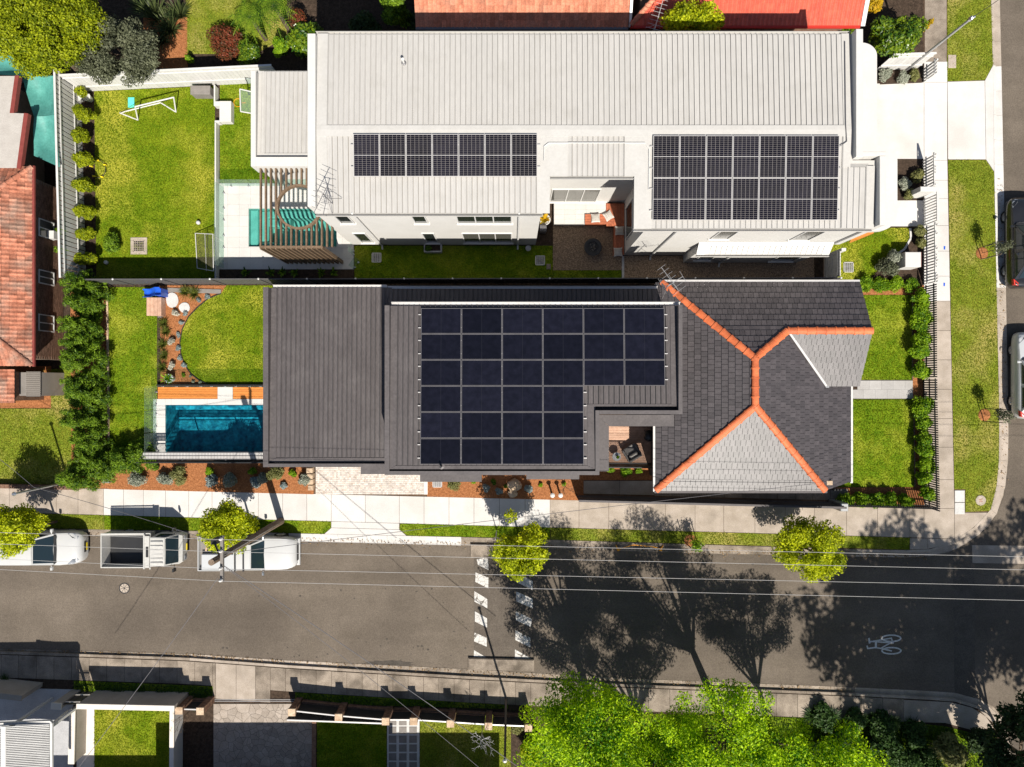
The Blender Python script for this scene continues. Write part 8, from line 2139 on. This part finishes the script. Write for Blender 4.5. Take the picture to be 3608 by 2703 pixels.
t = thing('grill', 'small grey barbecue on the grass beside the recess', 'barbecue', W(1912, 812)); c = W(1912, 812); mb = MB(); mb.box(c.x - .15, c.x + .15, c.y - .18, c.y + .18, .1, .5); mb.build('body', M['alu_dark'], t); mb = MB()
mb.add([(c.x - .17, c.y + .2 * math.cos(a_ * math.pi / 8), .5 + .14 * math.sin(a_ * math.pi / 8)) for a_ in range(9)] + [(c.x + .17, c.y + .2 * math.cos(a_ * math.pi / 8), .5 + .14 * math.sin(a_ * math.pi / 8)) for a_ in range(9)], [(i, i + 1, 10 + i, 9 + i) for i in range(8)] + [tuple(range(9)), tuple(range(17, 8, -1))]); mb.build('lid', M['alu_dark'], t, fix=True)
c = W(1861, 877); mb = MB(); mb.lathe(c, [(.13, 0), (.15, .2), (.13, .21), (.11, .16), (.01, .15)], 16); tag(mb.build('bucket', M['stone_pale']), 'small pale bucket at the white house corner', 'bucket')
t = thing('side_gate', 'pale timber gate closing the pebble side path', 'gate', W(2895, 945)); 
for k in range(8):
    p = W(2903, 992).lerp(W(2903, 905), k / 8); mb = MB(); mb.box(p.x - .02, p.x + .02, p.y + .005, p.y + W(0, 0).y * 0 + .155, .05, 1.8); mb.build('paling', M['stone_pale'], t)
for z in (.4, 1.0, 1.6): mb = MB(); mb.beam(WG(2900, 990, z), WG(2900, 906, z), .03, .08); mb.build('rail', M['stone_pale'], t)
mb = MB(); p = W(2908, 908); mb.box(p.x - .08, p.x + .14, p.y - .02, p.y + .12, 0, 1.95); mb.build('post', M['white_wall'], t)
t = thing('planter_box', 'large white cube planter behind the white slat fence', 'planter', W(3190, 925)); a, b = W(3190, 940, .95), W(3246, 888, .95); mb = MB(); mb.bev(a.x, b.x, a.y, b.y, 0, .95, .02); mb.build('box', M['white_wall'], t)
mb = MB(); mb.box(b.x + .002, b.x + .02, a.y, b.y, .0, .93); mb.build('side_panel', M['maroon'], t)
t = thing('mailbox_pillar', 'white mailbox pillar beside the front gate', 'mailbox', W(3248, 675)); a, b = W(3268, 674, 1.3), W(3296, 657, 1.3); mb = MB(); mb.bev(a.x - .35, b.x, a.y, b.y, 0, 1.3, .015); mb.build('pillar', M['white_wall'], t); mb = MB(); mb.box(b.x - .02, b.x + .004, a.y + .05, b.y - .05, 1.0, 1.06); mb.build('slot', M['gloss_black'], t)
# toy slide and steps in the dark house garden
t = thing('toy_slide', 'blue plastic toy slide at the back fence', 'slide', W(540, 1040)); a, b = W(494, 1046, .5), W(578, 1016, .5)
V = []; Q = []; n = 12
for i in range(n + 1):
    u = i / n; x = a.x + (b.x - a.x) * u; z = .1 + .75 * (1 / (1 + math.exp(-9 * (u - .55)))) + .03 * math.sin(u * 18)
    for yy, dz in ((a.y, .16), (a.y + .05, .16), (a.y + .07, 0), (b.y - .07, 0), (b.y - .05, .16), (b.y, .16)): V.append((x, yy, z + dz))
for i in range(n):
    for j in range(5): Q.append((i * 6 + j, i * 6 + j + 1, i * 6 + j + 7, i * 6 + j + 6))
np_mesh('chute', V, Q, M['blue_plastic'], t, False)
mb = MB(); mb.box(b.x - .3, b.x - .02, a.y + .03, b.y - .03, 0, .8); mb.build('support', M['blue_plastic'], t)
t = thing('timber_steps', 'pale timber steps beside the blue slide', 'steps', W(542, 1080))
for k in range(4):
    a, b = W(516 + k * 13, 1112, .12 + k * .12), W(529 + k * 13, 1048, .12 + k * .12); mb = MB(); mb.bev(a.x + .003, b.x - .003, a.y, b.y, 0, .12 + k * .12, .008); mb.build('tread', M['deck_pink'], t)
for px, py, rx, ry, l in ((608, 1058, .33, .40, 'larger round stepping stone in the curved bed'), (651, 1084, .29, .27, 'smaller round stepping stone in the curved bed')):
    c = W(px, py); mb = MB(); mb.prism([(c.x + rx * math.cos(i * math.pi / 8) * random.uniform(.94, 1.04), c.y + ry * math.sin(i * math.pi / 8) * random.uniform(.94, 1.04)) for i in range(16)], -.02, .045); tag(mb.build('stepping_stone', M['stone_pale']), l, 'stepping stone')
for i, (px, py, r) in enumerate(((1812, 1708, .38), (1806, 1738, .25))):
    c = W(px, py); V = []; Q = []; n = 12
    mb = MB(); prof = [(.7, 0), (1, .25), (.95, .55), (.7, .8), (.25, .92)]
    for rr_, z in prof:
        for k in range(n): q = rr_ * r * (1 + .12 * math.sin(k * 2.3 + z * 4)); V.append((c.x + q * math.cos(k * 2 * math.pi / n), c.y + q * .9 * math.sin(k * 2 * math.pi / n), z * r * .9))
    for a_ in range(4):
        for k in range(n): Q.append((a_ * n + k, a_ * n + (k + 1) % n, (a_ + 1) * n + (k + 1) % n, (a_ + 1) * n + k))
    mb.add(V, Q + [tuple(range(4 * n, 5 * n))]); tag(mb.build('boulder', M['sandstone'], smooth=False), ['large sandstone boulder in the mulch bed under the dark house', 'smaller sandstone boulder beside the large one'][i], 'boulder')
for i, x in enumerate((1944, 1972)):
    c = W(x, 1738); t = thing('garden_light', '%s round white post cap beside the bare shrub' % ['left', 'right'][i], 'post', c); mb = MB(); mb.tube(c, c + Vector((0, 0, .7)), .05, n=10); mb.build('post', M['black_metal'], t); mb = MB(); mb.lathe((c.x, c.y, .7), [(.11, 0), (.12, .03), (.06, .07)], 18); mb.build('cap', M['white_paint'], t)
# side path and deck of the dark house
Q = [(pts([(a_, 1694), (b_, 1694), (b_, 1740 + .02 * (b_ - 2056)), (a_, 1740 + .02 * (a_ - 2056))]), 'concrete_old', 0.003) for a_, b_ in ((2056, 2183), (2183, 2306))]
Q += [(pts([(a_, 1722), (b_, 1722), (b_, 1748 + .025 * (b_ - 2306)), (a_, 1748 + .025 * (a_ - 2306))]), 'concrete_worn', 0.003) for a_, b_ in zip(range(2306, 2930, 62), range(2368, 2992, 62))]
slab_set('side_path', 'concrete path along the side of the dark house', Q)
t = thing('timber_deck', 'small pink timber deck in the notch of the dark house', 'deck', W(2225, 1560)); zd = .35
a, b = W(2110, 1632, zd), W(2312, 1490, zd); n = 16
for k in range(n):
    s = (b.y - a.y) / n; mb = MB(); mb.bev(a.x, b.x, a.y + s * k + .003, a.y + s * (k + 1) - .003, zd - .04, zd, .004); mb.build('board', M['deck_pink'], t)
mb = MB(); mb.box(a.x, b.x, a.y - .05, b.y, 0, zd - .041); mb.build('base', M['dark_wall'], t)
t = thing('balustrade', 'black metal balustrade along the small deck', 'balustrade', W(2225, 1638)); A, B2 = W(2110, 1634, zd), W(2306, 1636, zd); h = 1.55
n = 62; me = MB().box(-.012, .012, -.012, .012, .06, h).mesh('baluster', M['black_metal'])
for k in range(n): put('baluster', me, t, A.lerp(B2, k / n))
for z in (.05, h): mb = MB(); mb.beam(A + Vector((0, 0, z)), B2 + Vector((0, 0, z)), .05, .04); mb.build('rail', M['black_metal'], t)
# deck furniture
t = thing('lounge_chair', 'grey woven lounge chair on the small deck', 'chair', W(2220, 1590, zd), rz=.55); 
mb = MB(); mb.bev(-.33, .33, -.33, .33, .25, .40, .04); mb.build('seat', M['wicker'], t, local=True); mb = MB(); mb.bev(-.36, .36, -.40, -.28, .2, .75, .04); mb.build('backrest', M['wicker'], t, local=True)
for s in (-1, 1): mb = MB(); mb.bev(min(s * .30, s * .40), max(s * .30, s * .40), -.36, .33, .3, .55, .03); mb.build('armrest', M['wicker'], t, local=True)
for sx in (-.3, .3):
    for sy in (-.3, .3): mb = MB(); mb.tube((sx, sy, 0), (sx, sy, .26), .02, n=6); mb.build('leg', M['black_metal'], t, local=True)
mb = MB(); mb.bev(-.22, .22, -.28, -.10, .401, .62, .05); mb.build('pillow', M['cushion'], t, local=True)
t = thing('side_table', 'round grey side table with a small plant on the deck', 'table', W(2168, 1606, zd)); c = W(2168, 1606, zd); mb = MB(); mb.lathe(c, [(.22, .42), (.23, .45), (.22, .47)], 22); mb.build('table_top', M['grey_metal'], t); mb = MB(); mb.tube(c, c + Vector((0, 0, .42)), .03, n=8); mb.lathe(c, [(.15, 0), (.14, .02)], 16); mb.build('stand', M['black_metal'], t)
c2 = c + Vector((.04, 0, .47)); t = thing('potted_plant', 'little green plant on the round deck table', 'potted plant', c2); mb = MB(); mb.lathe(c2, [(.05, 0), (.07, .1), (.05, .1), (.01, .09)], 12); mb.build('pot', M['white_paint'], t); V, Q = cloud([(c2.x, c2.y, c2.z + .15, .09, .09, .07)], 150, .03); np_mesh('foliage', V, Q, M['lf_hedge'], t)
t = thing('kettle_barbecue', 'black kettle barbecue in the corner of the deck', 'barbecue', W(2278, 1532, zd)); c = W(2278, 1532, zd)
mb = MB(); mb.lathe(c, [(.06, .55), (.22, .62), (.3, .78), (.3, .82), (.24, .95), (.08, 1.02), (.02, 1.03)], 24); mb.build('kettle', M['gloss_black'], t, smooth=True)
for k in range(3): a_ = k * 2.1; mb = MB(); mb.tube(c + Vector((.25 * math.cos(a_), .25 * math.sin(a_), 0)), c + Vector((.12 * math.cos(a_), .12 * math.sin(a_), .62)), .018, n=6); mb.build('leg', M['black_metal'], t)
SC.render.engine = 'CYCLES'
SC.cycles.use_denoising = True
SC.cycles.max_bounces = 6
SC.cycles.transparent_max_bounces = 12
